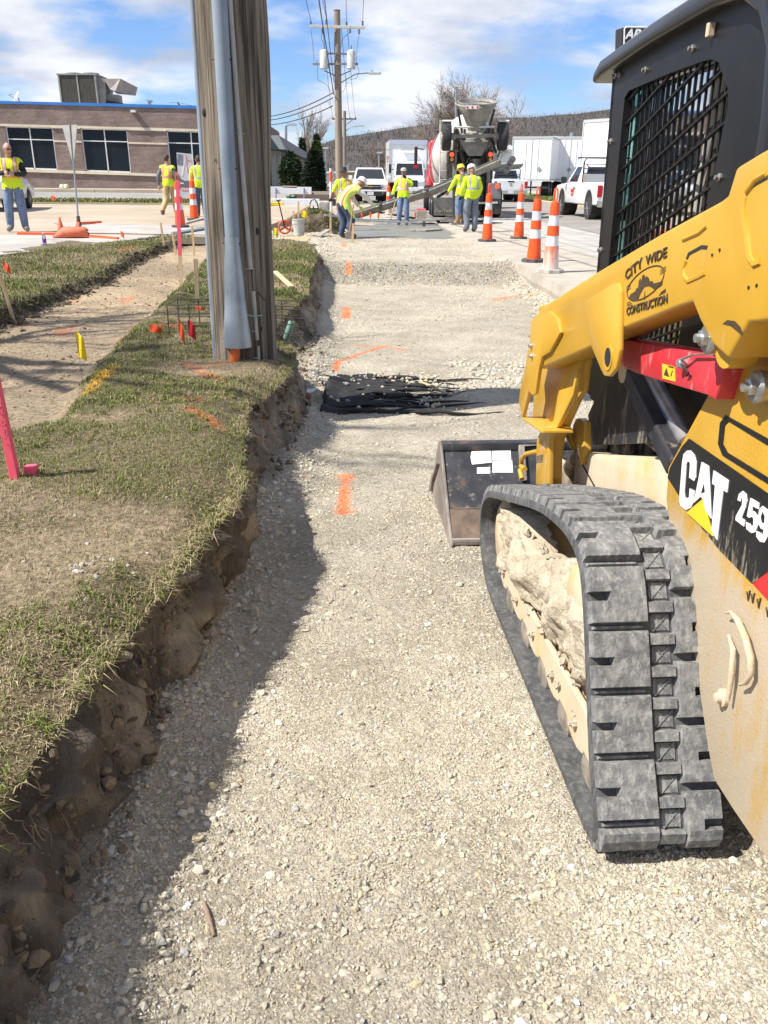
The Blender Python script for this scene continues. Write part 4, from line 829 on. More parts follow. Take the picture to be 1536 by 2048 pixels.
MB().cyl(ML(1298, 745, .37), ML(1375, 885, .37), .026, n=14).build('lift_cylinder', STEEL, LD, smooth=40)
# ---- cab
XC = .42
outer = [(1.768, 1.985), (1.70, .80), (.50, .80), (.485, 1.75), (.51, 1.91), (.575, 1.99), (.69, 2.04), (.85, 2.05), (1.3, 2.03)]
inner = lp([(1249, 196), (1256, 182), (1340, 146), (1421, 117), (1437, 124), (1460, 190), (1448, 250), (1416, 404)], XC)+[(.86, 1.30), (.90, .98), (1.585, .98), (1.60, 1.3)]
def ang_resample(poly, cen, n=64):
    P = [Vector(p) for p in poly]; out = []
    for i in range(n):
        a = 2*math.pi*i/n; d = Vector((math.cos(a), math.sin(a))); best = None
        for j in range(len(P)):
            p, q = P[j]-cen, P[(j+1) % len(P)]-cen; e = q-p; den = d.x*e.y-d.y*e.x
            if abs(den) < 1e-9: continue
            t = (p.x*e.y-p.y*e.x)/den; u = (p.x*d.y-p.y*d.x)/den
            if t > 0 and -1e-6 <= u <= 1+1e-6: best = t if best is None else min(best, t)
        out.append(cen+d*(best or 0.1))
    return out
def ring_plate(name, outer, inner, x0, x1, mt, parent=LD):
    cen = Vector((1.17, 1.45)); A, B = ang_resample(outer, cen, 96), ang_resample(inner, cen, 96)
    rg = [[(x0, p.x, p.y) for p in A], [(x0, p.x, p.y) for p in B], [(x1, p.x, p.y) for p in B], [(x1, p.x, p.y) for p in A]]; rg.append(rg[0])
    return MB().loft(rg, caps=False).build(name, mt, parent, smooth=30)
cab = ring_plate('cab_side', outer, inner, XC, XC+.03, BLKF)
cab2 = ring_plate('cab_side', outer, inner, 1.26-.03, 1.26, BLKF)
def screen(x0, par):
    IN = [Vector(p) for p in inner]
    def clip(p, d):
        ts = []
        for j in range(len(IN)):
            a, q = IN[j]-p, IN[(j+1) % len(IN)]-p; e = q-a; den = d.x*e.y-d.y*e.x
            if abs(den) < 1e-9: continue
            t = (a.x*e.y-a.y*e.x)/den; u = (a.x*d.y-a.y*d.x)/den
            if 0 <= u <= 1: ts.append(t)
        return (min(ts), max(ts)) if len(ts) > 1 else None
    k = 0
    for y0 in np.arange(.74, 1.6, .043):
        r = clip(Vector((y0, 1.4)), Vector((0.03, 1)).normalized())
        if r and r[1]-r[0] > .05:
            d = Vector((0.03, 1)).normalized(); p, q = Vector((y0, 1.4))+d*r[0], Vector((y0, 1.4))+d*r[1]
            MB().beam((x0, p.x, p.y), (x0, q.x, q.y), .0055, .007).build('screen_bar', BLKF, par)
    d = Vector((-1, .33)).normalized()
    for z0 in np.arange(.72, 2.2, .076):
        r = clip(Vector((1.2, z0)), d)
        if r and r[1]-r[0] > .06:
            p, q = Vector((1.2, z0))+d*r[0], Vector((1.2, z0))+d*r[1]
            MB().beam((x0-.006, p.x, p.y), (x0-.006, q.x, q.y), .011, .006).build('screen_bar', BLKF, par)
screen(XC+.022, cab)
ga = [(XC+.05, p[0], p[1]) for p in inner]; MB().add(ga, [tuple(range(len(ga)))]).build('side_window', TEAL, cab, fix=False)
ga = [(1.26-.05, p[0], p[1]) for p in inner]; MB().add(ga, [tuple(range(len(ga)))]).build('side_window', TEAL, cab2, fix=False)
for x, y in ((1232, 152), (1240, 150), (1293, 140), (1387, 97), (1223, 283), (1203, 500), (1441, 355)): MB().lathe([(.011, 0), (.011, .006), (.006, .008), (.006, .016)], ML(x, y, XC), (-1, 0, 0), 8).build('bolt', STEEL, cab)
MB().box(ML(1428, 60, XC)+Vector((-.01, 0, 0)), (.02, .02, .035)).build('clip', CHAS, cab, bevel=.003)
rf = [(1.885, 1.955), (1.87, 1.995), (1.80, 2.028), (1.3, 2.075), (.85, 2.105), (.68, 2.10), (.55, 2.04), (.475, 1.93), (.455, 1.75), (.44, 1.1), (.47, 1.1), (.49, 1.75), (.515, 1.90), (.58, 1.985), (.69, 2.035), (.85, 2.045), (1.3, 2.02), (1.78, 1.978)]
MB().ext(rf, 'x', .375, 1.305).build('cab_roof', BLK, LD, bevel=.016, seg=3, smooth=40)
plate('roof_vent', [(1.35, 2.08), (1.30, 2.13), (.95, 2.15), (.92, 2.10)], .75, 1.05, BLKF, bevel=.01)
plate('cab_front_post', [(1.77, 1.97), (1.715, .80), (1.68, .80), (1.73, 1.97)], .42, .47, BLKF, bevel=.004); plate('cab_front_post', [(1.77, 1.97), (1.715, .80), (1.68, .80), (1.73, 1.97)], 1.21, 1.26, BLKF, bevel=.004)
MB().add([(.47, 1.70, .85), (1.21, 1.70, .85), (1.21, 1.745, 1.95), (.47, 1.745, 1.95)], [(0, 1, 2, 3)]).build('front_window', TEAL, LD, fix=False)
plate('seat', [(.55, .95), (.60, 1.5), (.70, 1.52), (.76, 1.08), (1.15, 1.06), (1.18, .92), (1.15, .8), (.55, .8)], .66, 1.02, mat('seat_cloth', (.03, .03, .035), (.05, .05, .055), rough=.8), bevel=.04, seg=3)
plate('console', [(1.0, .8), (1.0, 1.12), (1.25, 1.2), (1.42, 1.16), (1.45, .8)], .47, .62, mat('console_grey', (.20, .19, .18), (.26, .25, .23), rough=.7), bevel=.02)
MB().tube([(.54, 1.30, 1.18), (.545, 1.32, 1.30), (.56, 1.33, 1.36)], [.014, .018, .022], 8).build('joystick', BLKF, LD)
plate('cab_floor', [(.5, .78), (1.7, .78), (1.7, .82), (.5, .82)], .43, 1.25, BLKD)
plate('cab_back', [(.50, .82), (.53, .82), (.53, 1.35), (.50, 1.35)], .45, 1.23, BLKF)
MB().tube([ML(1418, 265, .47), ML(1408, 330, .47), ML(1398, 380, .47), ML(1392, 430, .47)], .012, 8).build('hose', mat('grey_hose', (.32, .30, .27), rough=.7), LD, smooth=60)
plate('hood_panel', lp([(1230, 720), (1330, 800), (1335, 885), (1190, 890), (1180, 830)], .405), .395, .43, BLKD, bevel=.004)
MB().box((.84, 1.9, 2.0), (.0, .0, .0)) if False else None
mir = None; 0 and MB().box(mir+Vector((.0, .02, 0)), (.02, .03, .02)).build('marker_lamp', mat('amber_lens', (.5, .15, .03), rough=.3), LD)
# ---- front linkage and bucket
MB().tube([ML(1118, 845, .33), ML(1140, 870, .34), ML(1150, 895, .35)], [.03, .02, .018], 8).build('link_strap', CATY, LD, smooth=40)
plate('tilt_bracket', lp([(1151, 838), (1158, 836), (1168, 845), (1168, 900), (1160, 930), (1154, 900), (1150, 885), (1140, 880), (1146, 850)], .34), .34, .37, CATY, bevel=.004)
MB().cyl((.42, 1.62, .62), (.42, 2.0, .30), .032, n=12).build('tilt_cylinder', BLKD, LD, smooth=40); MB().cyl((1.26, 1.62, .62), (1.26, 2.0, .30), .032, n=12).build('tilt_cylinder', BLKD, LD, smooth=40)
MB().lathe([(.055, 0), (.055, .04)], ML(1186, 888, .40), (1, 0, 0), 18).build('work_lamp', STEEL, LD, smooth=40)
plate('coupler', [(1.86, .06), (1.80, .12), (1.84, .44), (1.92, .46), (1.95, .06)], .30, 1.38, BLKD, bevel=.01)
hd = [ML(x, y, .22) for x, y in ((1076, 903), (1052, 908), (1043, 918), (1042, 932), (1050, 938))]; MB().tube(hd, .011, 8).build('coupler_handle', CATY, LD, smooth=60)
MB().tube([ML(1040, 940, .21), ML(1044, 958, .21)], .011, 8).build('coupler_handle', CATY, LD, smooth=60)
XB0, XB1 = -.063, 1.743
bk = [tuple(ML(x, y, XB0))[1:] for x, y in ((905, 1092), (880, 890), (866, 1000))]
y0b = bk[0][0]; BK0, BK1 = (y0b, .012), (2.47, .35)
lipy = 2.70
bucket = empty('bucket', (0, 0, 0)); bucket.parent = LD
MB().prism([(XB0, BK0[0], BK0[1]), (XB1, BK0[0], BK0[1]), (XB1, BK0[0]+.025, BK0[1]), (XB0, BK0[0]+.025, BK0[1])], [(XB0, BK1[0], BK1[1]), (XB1, BK1[0], BK1[1]), (XB1, BK1[0]+.022, BK1[1]), (XB0, BK1[0]+.022, BK1[1])]).build('back_plate', BUCK, bucket, bevel=.004)
_wy = lambda z: BK0[0]+(BK1[0]-BK0[0])*(z-BK0[1])/(BK1[1]-BK0[1])
plate('wear_plate', [(_wy(.015)-.006, .015), (_wy(.125)-.006, .125), (_wy(.125)+.004, .125), (_wy(.015)+.004, .015)], XB0+.004, .9, mat('rusty_plate', (.075, .05, .036), (.17, .115, .075), scale=9, rough=.75, stretch=(1, 1, .4)), bucket)
plate('floor_plate', [(y0b, .0), (lipy, .0), (lipy, .012), (y0b, .03)], XB0, XB1, BUCKS, bucket, bevel=.002)
sp_ = [(y0b-.014, .004), (2.46, .362), (2.50, .365), (2.58, .28), (2.63, .12), (2.72, .008)]
for xx in (XB0-.012, XB1-.002): plate('side_plate', sp_, xx, xx+.014, BUCKS, bucket, bevel=.002)
plate('side_cutter', [(2.60, .14), (2.63, .15), (2.74, .03), (2.72, .012), (2.66, .04)], XB0-.026, XB0-.012, BUCKS, bucket, bevel=.002)
MB().beam((XB0-.018, 2.44, .27), (XB0-.018, 2.60, .13), .012, .02, (1, 0, 0)).build('side_bar', BUCKS, bucket)
plate('top_rail', [(2.435, .33), (2.44, .37), (2.50, .37), (2.50, .34)], XB0, XB1, BUCK, bucket, bevel=.006)
MB().beam((XB0+.02, _wy(.128)-.007, .128), (.30, _wy(.128)-.007, .128), .006, .004).build('weld_seam', BUCKS, bucket)
def onback(px, py):
    d0 = ray(px, py); ca, sa = math.cos(M_ANG), math.sin(M_ANG); inv = lambda v: Vector((ca*v.x+sa*v.y, -sa*v.x+ca*v.y, v.z)); c = inv(CAM-M_ORG); d = inv(d0)
    a = Vector((0, BK0[0], BK0[1])); e = Vector((0, BK1[0]-BK0[0], BK1[1]-BK0[1])); nrm = Vector((0, -e.z, e.y)); return c+d*((a-c).dot(nrm)/d.dot(nrm))
for px in ([(943, 903), (982, 901), (983, 925), (944, 929), (941, 915)], [(984, 902), (1021, 899), (1022, 919), (985, 921)], [(985, 922), (1024, 920), (1026, 945), (985, 945)], [(954, 935), (980, 934), (980, 947), (954, 947)]):
    q = [onback(*p) for p in px]; off = Vector((0, -.002, .0007)); MB().prism([v+off for v in q], q).build('sticker', WHITE, bucket)
frm = [onback(x, y) for x, y in ((1034, 884), (1046, 883), (1052, 960), (1042, 962))]; MB().prism([v+Vector((0, -.03, .01)) for v in frm], frm).build('mount_frame', BUCKS, bucket, bevel=.004)
frm = [onback(x, y) for x, y in ((1040, 884), (1130, 878), (1130, 888), (1044, 893))]; MB().prism([v+Vector((0, -.03, .01)) for v in frm], frm).build('mount_frame', BUCKS, bucket, bevel=.004)
# ================================================================== helpers for world-space parts
def put(o, root): o.parent = root; o.location = -Vector(root.location); return o
def bx(root, name, mt, a, c, bevel=0.0, seg=2, smooth=None): return put(MB().span(a, c).build(name, mt, bevel=bevel, seg=seg, smooth=smooth), root)
def pq(px, Y): return [PY(x, y, Y) for x, y in px]
def slabpx(root, name, mt, px, Y, th, bevel=0.0): 
    a = pq(px, Y); return put(MB().prism(a, [p+Vector((0, th, 0)) for p in a]).build(name, mt, bevel=bevel), root)
# ------------------------------------------------------------------ near utility pole
WOOD = mat('weathered_pole_wood', (0.050, 0.038, 0.028), (0.235, 0.195, 0.147), scale=1.0, rough=0.92, stretch=(38, 38, 1.1), bump=1.0, bscale=1.2, lo=.39, hi=.58, detail=9, wear=((0.055, 0.04, 0.028), 7, .66, .70))
GALV = mat('galvanized_sheet', (0.26, 0.30, 0.335), (0.36, 0.405, 0.44), scale=5, rough=0.42, metal=0.55, detail=8, bump=.05, bscale=20)
GREYP = mat('grey_conduit', (0.20, 0.245, 0.30), (0.25, 0.295, 0.35), scale=5, rough=0.6)
PVCG = mat('pale_pipe', (0.34, 0.335, 0.31), (0.42, 0.41, 0.38), scale=9, rough=0.65)
ORANGE_PIPE = mat('orange_conduit', (0.72, 0.16, 0.025), (0.62, 0.13, 0.03), scale=9, rough=0.55)
POLE = Vector((-0.712, 5.93, 0.36))
pole = empty('utility_pole', POLE, 0, 'thick weathered wooden utility pole with metal cable guard beside the trench', 'utility pole')
rg = []
for k in range(60):
    z = -.3+k*11.3/59; r0 = .220-.0065*max(0, z); ring = []
    for i in range(56):
        a = 2*math.pi*i/56; rr = r0*(1+0.035*float(fbm(a*3.1, z*.12, 0, 301, 3))+0.014*float(fbm(math.cos(a)*14, math.sin(a)*14, z*.5, 302, 3)))
        if 1.15 < z < 2.75: rr += .035*max(0, math.cos(a-.12))**10*math.sin((z-1.15)/1.6*math.pi)
        ring.append((rr*math.cos(a), rr*math.sin(a), z))
    rg.append(ring)
MB().loft(rg).build('pole_shaft', WOOD, pole, smooth=70)
for k in range(16):     # drying checks
    a = R(random.uniform(188, 352)); z0 = random.uniform(.1, 2.8); ln = random.uniform(.5, 1.8); r0 = .212-.0065*z0
    pts = [(math.cos(a+.03*math.sin(t*7))*(r0-.0045*ln*t), math.sin(a+.03*math.sin(t*7))*(r0-.0045*ln*t), z0+ln*t) for t in np.linspace(0, 1, 9)]
    MB().tube(pts, [.001]+[.0045]*7+[.001], 4).build('wood_check', DARK, pole)
for lat, z0 in ((-.155, 1.62), (.125, .93), (.12, .31), (-.03, 2.3)):
    MB().ball((lat, -math.sqrt(.21**2-lat**2)+.006, z0), (.020, .009, .028), 10, 6).build('knot', DARK, pole)
FD = Vector((0.115, -0.993, 0)); LD_ = Vector((0.993, 0.115, 0))    # towards the camera, to its right
def on_pole(lat, z, out=0.0): return LD_*lat + FD*(math.sqrt(max(0.0, .208**2-lat*lat))+out) + Vector((0, 0, z))
def uguard(name, zs, ws, ds, lat, mt):
    rg = []
    for z, w_, d_ in zip(zs, ws, ds):
        c = on_pole(lat, z); ring = []
        for i in range(13):
            t = i/12; a = math.pi*t; ring.append(c+LD_*(-w_/2*math.cos(a)*1.0)+FD*(d_*math.sin(a)**.7-.03*(1 if i in (0, 12) else 0)))
        rg.append(ring)
    return MB().loft(rg, caps=False, closed=False).build(name, mt, pole, smooth=40, fix=False)
uguard('cable_guard', [.86, 1.5, 2.5, 4.0], [.096]*4, [.055]*4, -.045, GREYP)
uguard('guard_boot', [.205, .21, .45, .85, .90], [.190, .190, .150, .100, .097], [.115, .115, .090, .062, .060], -.048, GALV)
for z, w_ in ((.25, .185), (.45, .155), (.86, .11), (1.3, .11), (1.9, .11)):
    for s in (-1, 1): MB().lathe([(.005, 0), (.004, .004)], on_pole(-.052+s*w_/2*.93, z, .03), FD, 8).build('screw', DARK, pole)
MB().tube([on_pole(-.088, -.12, .055), on_pole(-.078, .08, .05), on_pole(-.06, .26, .045)], .034, 14).build('orange_conduit', ORANGE_PIPE, pole, smooth=60)
MB().tube([on_pole(-.204, z, .004) for z in (-.05, 1, 2, 4)], .019, 10).build('side_conduit', GREYP, pole, smooth=60)
MB().tube([on_pole(.085, z, .006) for z in (-.05, .12, .2)], .011, 8).build('ground_pipe', PVCG, pole, smooth=60)
MB().tube([on_pole(.080, .24, .006), on_pole(.07, .56, .007)], .0135, 8).build('ground_pipe', PVCG, pole, smooth=60)
MB().tube([on_pole(.07, .54, .006), on_pole(.062, .72, .006)], .005, 6).build('ground_wire', DARK, pole)
MB().tube([on_pole(.06, .70, .008), on_pole(.035, 1.4, .008), on_pole(.01, 2.4, .008), on_pole(-.01, 4, .008)], .0145, 8).build('ground_pipe', PVCG, pole, smooth=60)
for z in (.30, .70, 1.5, 2.25, .12): MB().tube([on_pole(.07-.025*z-.028, z, .004), on_pole(.07-.025*z, z, .02), on_pole(.07-.025*z+.028, z, .004)], .004, 5).build('pipe_strap', STEEL, pole)
MB().tube([on_pole(.02, .42, .03), on_pole(.04, .405, .035), on_pole(.09, .40, .03), on_pole(.12, .40, .012)], .004, 5).build('ground_clamp', mat('verdigris', (.25, .42, .36), rough=.6), pole)
MB().tube([on_pole(.10, .55, .01), on_pole(.14, .50, .01), on_pole(.19, .44, .01)], .003, 5).build('ground_wire', DARK, pole)
# crossarm high above the frame
b = MB(); b.box((0, -.2, 9.4), (2.4, .09, .11)); b.build('crossarm', WOOD, pole)
# ------------------------------------------------------------------ wire cage, flags, stakes
IRON = mat('rusty_wire', (.022, .02, .018), (.06, .045, .035), scale=30, rough=.7)
cg = PZ(372, 655, .46); CAGE = Vector((-1.0, 6.95, .40))
cage = empty('wire_cage', CAGE, R(-4), 'dark welded wire cage lying on the lawn behind the utility pole', 'cage')
for z in (.0, .07, .14, .21, .28):
    for y in (-.16, .16): MB().tube([(-.42, y, z), (0, y, z+.01), (.62, y, z)], .0045, 5).build('cage_wire', IRON, cage)
for x in np.arange(-.40, .62, .17):
    MB().tube([(x, -.16, -.01), (x, -.16, .28), (x, .16, .28), (x, .16, -.01)], .0045, 5).build('cage_wire', IRON, cage)
GRN = mat('green_plastic', (.10, .20, .15), (.14, .25, .19), scale=10, rough=.55)
for i, (x, y, z, an, lb) in enumerate(((-.90, 6.83, .43, 40, 'dull green plastic tube inside the wire cage left of the pole'), (-.50, 6.90, .40, 70, 'dull green plastic tube inside the wire cage right of the pole'))):
    o = MB(); d = Vector((math.cos(R(an))*.11, .0, math.sin(R(an))*.11)); p = Vector((x, y, z)); o.lathe([(.022, 0), (.028, .01), (.028, .14), (.022, .15)], p, d, 12)
    tag(o.build('plastic_tube', GRN, smooth=40), lb, 'tube', 'green tubes in the wire cage')
LATH = mat('pine_lath', (.50, .36, .20), (.62, .48, .30), scale=2, rough=.8, stretch=(30, 30, 1.5), bump=.2, bscale=5)
PINK = mat('pink_spray_paint', (.90, .10, .16), (.80, .12, .17), scale=18, rough=.65)
FLUO = mat('orange_flag_vinyl', (.90, .105, .02), (.80, .09, .02), scale=10, rough=.5)
YELF = mat('yellow_flag_vinyl', (.85, .62, .02), (.75, .53, .02), scale=10, rough=.5)
REDF = mat('red_flag_vinyl', (.50, .012, .02), (.42, .012, .02), scale=10, rough=.5)
WIRE = mat('flag_wire', (.30, .30, .30), rough=.5, metal=.6)
def stake(px0, px1, zb, wd, th, mt, label, name='survey_stake', topmat=None, frac=.5, group='wooden survey laths'):
    p0 = PZ(px0[0], px0[1], zb); p1 = PY(px1[0], px1[1], p0.y)
    root = empty(name, p0, 0, label, 'stake', group); v = p1-p0
    if topmat is None: MB().beam((0, 0, -.08), v, wd, th, (0, 1, 0)).build('lath', mt, root, bevel=.002, seg=1)
    else:
        MB().beam((0, 0, -.08), v*frac, wd, th, (0, 1, 0)).build('lath', mt, root); MB().beam(v*frac, v, wd*1.02, th*1.02, (0, 1, 0)).build('painted_top', topmat, root)
    return root
lz = lambda px, py: float(lawn_z(*g2(px, py, .45)))
stake((28, 635), (1, 552), .40, .032, .012, LATH, 'lath stake at the left edge, base sprayed red')
stake((328, 488), (321, 445), .46, .036, .014, LATH, 'leftmost short lath at the far end of the dug path')
stake((352, 502), (344, 464), .42, .036, .012, LATH, 'short grey lath just right of the leftmost one by the path')
stake((362, 572), (355, 362), .40, .04, .016, LATH, 'tall lath with its upper half sprayed pink', topmat=PINK, frac=.30)
stake((388, 502), (384, 452), .42, .036, .012, LATH, 'short lath in front of the left traffic cones')
stake((395, 608), (391, 517), .44, .04, .016, LATH, 'bare lath standing left of the pole behind the cage')
near = stake((33, 958), (-12, 752), .455, .034, .034, PINK, 'thick pink sprayed survey stake in the near lawn', group=None)
v = PY(-12, 752, near.location.y)-near.location
for t in np.linspace(.38, .95, 15):
    for k in range(3):
        q = v*t+Vector((random.uniform(-.015, .015), -.0235, random.uniform(-.012, .012))); MB().tube([q, q+Vector((random.uniform(-.006, .006), -.0004, random.uniform(.004, .011)))], .0011, 4).build('pen_mark', PRINT, near)
p = PZ(64, 950, .455); o = MB().box((0, 0, .012), (.045, .045, .06)).build('survey_hub', PINK, bevel=.003, loc=p); tag(o, 'pink sprayed square wooden hub beside the thick pink stake', 'hub')
def flag(px_base, px_tip, zb, mt, label, cw=.10, chh=.13, droop=.0, name='marking_flag', rot=0.0):
    p0 = PZ(px_base[0], px_base[1], zb); p1 = PY(px_tip[0], px_tip[1], p0.y); v = p1-p0
    root = empty(name, p0, 0, label, 'flag', 'utility marking flags')
    MB().tube([(0, 0, -.05), v*.5+Vector((.004, 0, 0)), v], .0018, 5).build('wire', WIRE, root)
    nu, nv = 7, 7; P = []; d = Vector((math.cos(rot), math.sin(rot), 0))
    for i in range(nu):
        for j in range(nv):
            a, bq = i/(nu-1), j/(nv-1); P.append(v+d*(cw*a*(1-droop*.7))+Vector((0, .018*math.sin(a*6+bq*2)*a, -chh*bq-droop*cw*a*.9+.012*math.sin(a*5)*a)))
    th = [q+Vector((0, .0012, 0)) for q in P]; F1 = [(i*nv+j, i*nv+j+1, (i+1)*nv+j+1, (i+1)*nv+j) for i in range(nu-1) for j in range(nv-1)]
    MB().add(P, F1).add(th, [f[::-1] for f in F1]).build('flag_cloth', mt, root, smooth=60, fix=False); return root
flag((165, 762), (150, 664), .44, YELF, 'yellow plastic marking flag on a wire in the lawn', .062, .15, .35)
flag((382, 705), (356, 634), .45, FLUO, 'orange flag with print leaning left of the pole foot', .09, .12, .9)
flag((372, 690), (375, 640), .43, REDF, 'dark red flag inside the wire cage', .07, .12, .4)
flag((318, 672), (298, 650), .44, FLUO, 'orange flag lying low at the left end of the cage', .10, .055, .1)
flag((400, 625), (388, 612), .44, FLUO, 'small orange flag end showing just left of the pole', .10, .05, .1)
flag((4, 560), (6, 522), .47, FLUO, 'crumpled orange flag at the left edge on the grass', .10, .10, .5)
flag((248, 478), (241, 462), .47, FLUO, 'small orange flag at the tip of the grass beside the sandbag', .07, .10, .3)
flag((108, 404), (102, 391), .60, FLUO, 'tiny orange flag far off at the side street', .18, .16, .2)
flag((552, 505), (546, 455), .36, YELF, 'yellow flag right beside the pole at far gravel', .10, .14, .2)
flag((612, 470), (603, 420), .30, YELF, 'yellow flag standing behind the white bucket', .16, .16, .2)
pk = PZ(550, 548, .47); pl_ = PZ(583, 577, .47)
o = MB().beam(Vector((0, 0, .03)), pl_-pk+Vector((0, 0, .02)), .06, .02).build('loose_lath', LATH, bevel=.002, loc=pk); tag(o, 'short loose lath lying on grass right of the pole', 'lath')
# ------------------------------------------------------------------ black geotextile
FAB = mat('black_geotextile', (.010, .010, .011), (.018, .018, .019), scale=14, rough=.75, dirt=(.30, .28, .24), dirt_amt=-.17, dscale=5, bump=.2, bscale=200)
nu, nv = 90, 60; us = np.linspace(0, 1, nu); vs = np.linspace(0, 1, nv); U, Vv = np.meshgrid(us, vs, indexing='ij')
x0 = -.27+.10*Vv+.03*np.sin(Vv*9); x1 = 1.12-.42*np.abs(Vv-.55)*2+.10*np.sin(Vv*17)
Xq = x0+(x1-x0)*U; Yq = 5.93+(7.25-5.93)*Vv+.10*np.sin(U*3.0)-.12*U*(Vv-.5)
fold = .030*np.abs(np.sin((Vv*7.5+.22*np.sin(U*3)+U*.6)*math.pi))**3*smooth(1.0, .75, U)
Zq = floor_z(Xq, Yq)+.012+fold+.055*np.exp(-((U-.05)/.08)**2)*np.sin(Vv*math.pi)-.030*smooth(.8, 1.0, U)-.17*smooth(.06, 0.0, U)-.03*(smooth(.06, 0, Vv)+smooth(.94, 1, Vv))
_fc = grid_faces(nu, nv); _fu, _fv = U.ravel()[_fc].mean(1), Vv.ravel()[_fc].mean(1)
_keep = (fbm(_fu*4, _fv*14, 0, 601, 3) < .55-1.35*smooth(.15, .75, _fu)) | (_fu < .10)
o = np_mesh('geotextile', np.stack([Xq, Yq, Zq], -1).reshape(-1, 3), _fc[_keep], FAB, None, True)
_sd = MB()
for k in range(26):                     # loose folds and strips fanning out to the right
    v0 = random.uniform(.03, .97); ya = 5.95+1.25*v0; xe = random.uniform(.5, 1.18); yb = 6.05+1.05*v0+random.uniform(-.12, .12); x0_ = random.uniform(-.22, .25); pts = []
    for t in np.linspace(0, 1, 18):
        xx_ = x0_+(xe-x0_)*t; yy_ = ya+(yb-ya)*t+.025*math.sin(t*5+k); pts.append(Vector((xx_, yy_, float(floor_z(xx_, yy_))+.018*(1-.5*t)+.012*math.sin(t*9+k*2))))
    rr_ = random.uniform(.009, .024); _sd.tube(pts, [rr_*(1-t)**.6+.002 for t in np.linspace(0, 1, 18)], 6)
fabo = tag(o, 'black geotextile sheet bunched in folds fanning across the trench floor', 'fabric'); tag(_sd.build('fabric_folds', FAB, fabo, smooth=60), kind='stuff')
n = 500; u_ = RNG.random(n)**.8; v_ = RNG.random(n); keep = (np.abs(v_-.85) < .12) | (RNG.random(n) < .25) | (u_ > .72); u_, v_ = u_[keep], v_[keep]; iu, iv = (u_*(nu-1)).astype(int), (v_*(nv-1)).astype(int)
r = RNG.uniform(.006, .022, len(iu)); V_, F_, C_ = stones(Xq[iu, iv], Yq[iu, iv], Zq[iu, iv], r, stone_cols(len(iu))); tag(np_mesh('fabric_gravel', V_, F_, STONEM, C_), 'pale gravel spilled over the black fabric', 'gravel', kind='stuff')
pts = [PZ(x, y, .10) for x, y in ((841, 752), (842, 764), (856, 769), (868, 772), (880, 780), (888, 784))]
tag(MB().tube(pts, [.006, .008, .008, .007, .006, .004], 6).build('twig', LATH, smooth=60), 'bent brown twig lying on the black fabric', 'twig')
pts = [PZ(x, y, .012) for x, y in ((408, 1803), (415, 1825), (421, 1848), (428, 1872))]
tag(MB().tube(pts, [.004, .006, .006, .004], 6).build('twig', mat('dead_twig', (.20, .14, .10), (.26, .19, .14), scale=40, rough=.9), smooth=60), 'thin brown stick on gravel in the near left of the trench', 'twig')
BRK = mat('brick_rubble', (.42, .12, .055), (.50, .20, .10), scale=20, rough=.9, bump=.5, bscale=60)
for i, (px_, py_, r_, lb_) in enumerate(((612, 800, .05, 'largest'), (622, 818, .035, 'middle sized'), (632, 826, .022, 'smallest'))):
    p = PZ(px_, py_, .0); o = MB().ball((0, 0, 0), (r_, r_*.8, r_*.5), 6, 5, .006).build('brick_fragment', BRK, fix=True, loc=p+Vector((0, 0, .03)))
    tag(o, lb_+' orange brick fragment in the hole at the fabric end', 'rubble', 'brick fragments at the fabric end')
q = PZ(620, 785, .06); o = MB().add([(-.05, 0, 0), (.02, -.03, .01), (.06, .03, .03), (-.02, .05, .015), (-.05, 0, -.002), (.02, -.03, .008), (.06, .03, .028), (-.02, .05, .013)], [(0, 1, 2, 3), (7, 6, 5, 4), (0, 4, 5, 1), (1, 5, 6, 2), (2, 6, 7, 3), (3, 7, 4, 0)]).build('paper_scrap', mat('scrap_paper', (.72, .72, .76), rough=.8), loc=q); tag(o, 'white paper scrap at the left end of the black fabric', 'paper')
q = PZ(606, 956, .02); tag(MB().ball((0, 0, 0), (.03, .025, .016), 6, 5, .006).build('brick_fragment', BRK, loc=q), 'single reddish brick fragment on gravel below the bank', 'rubble')
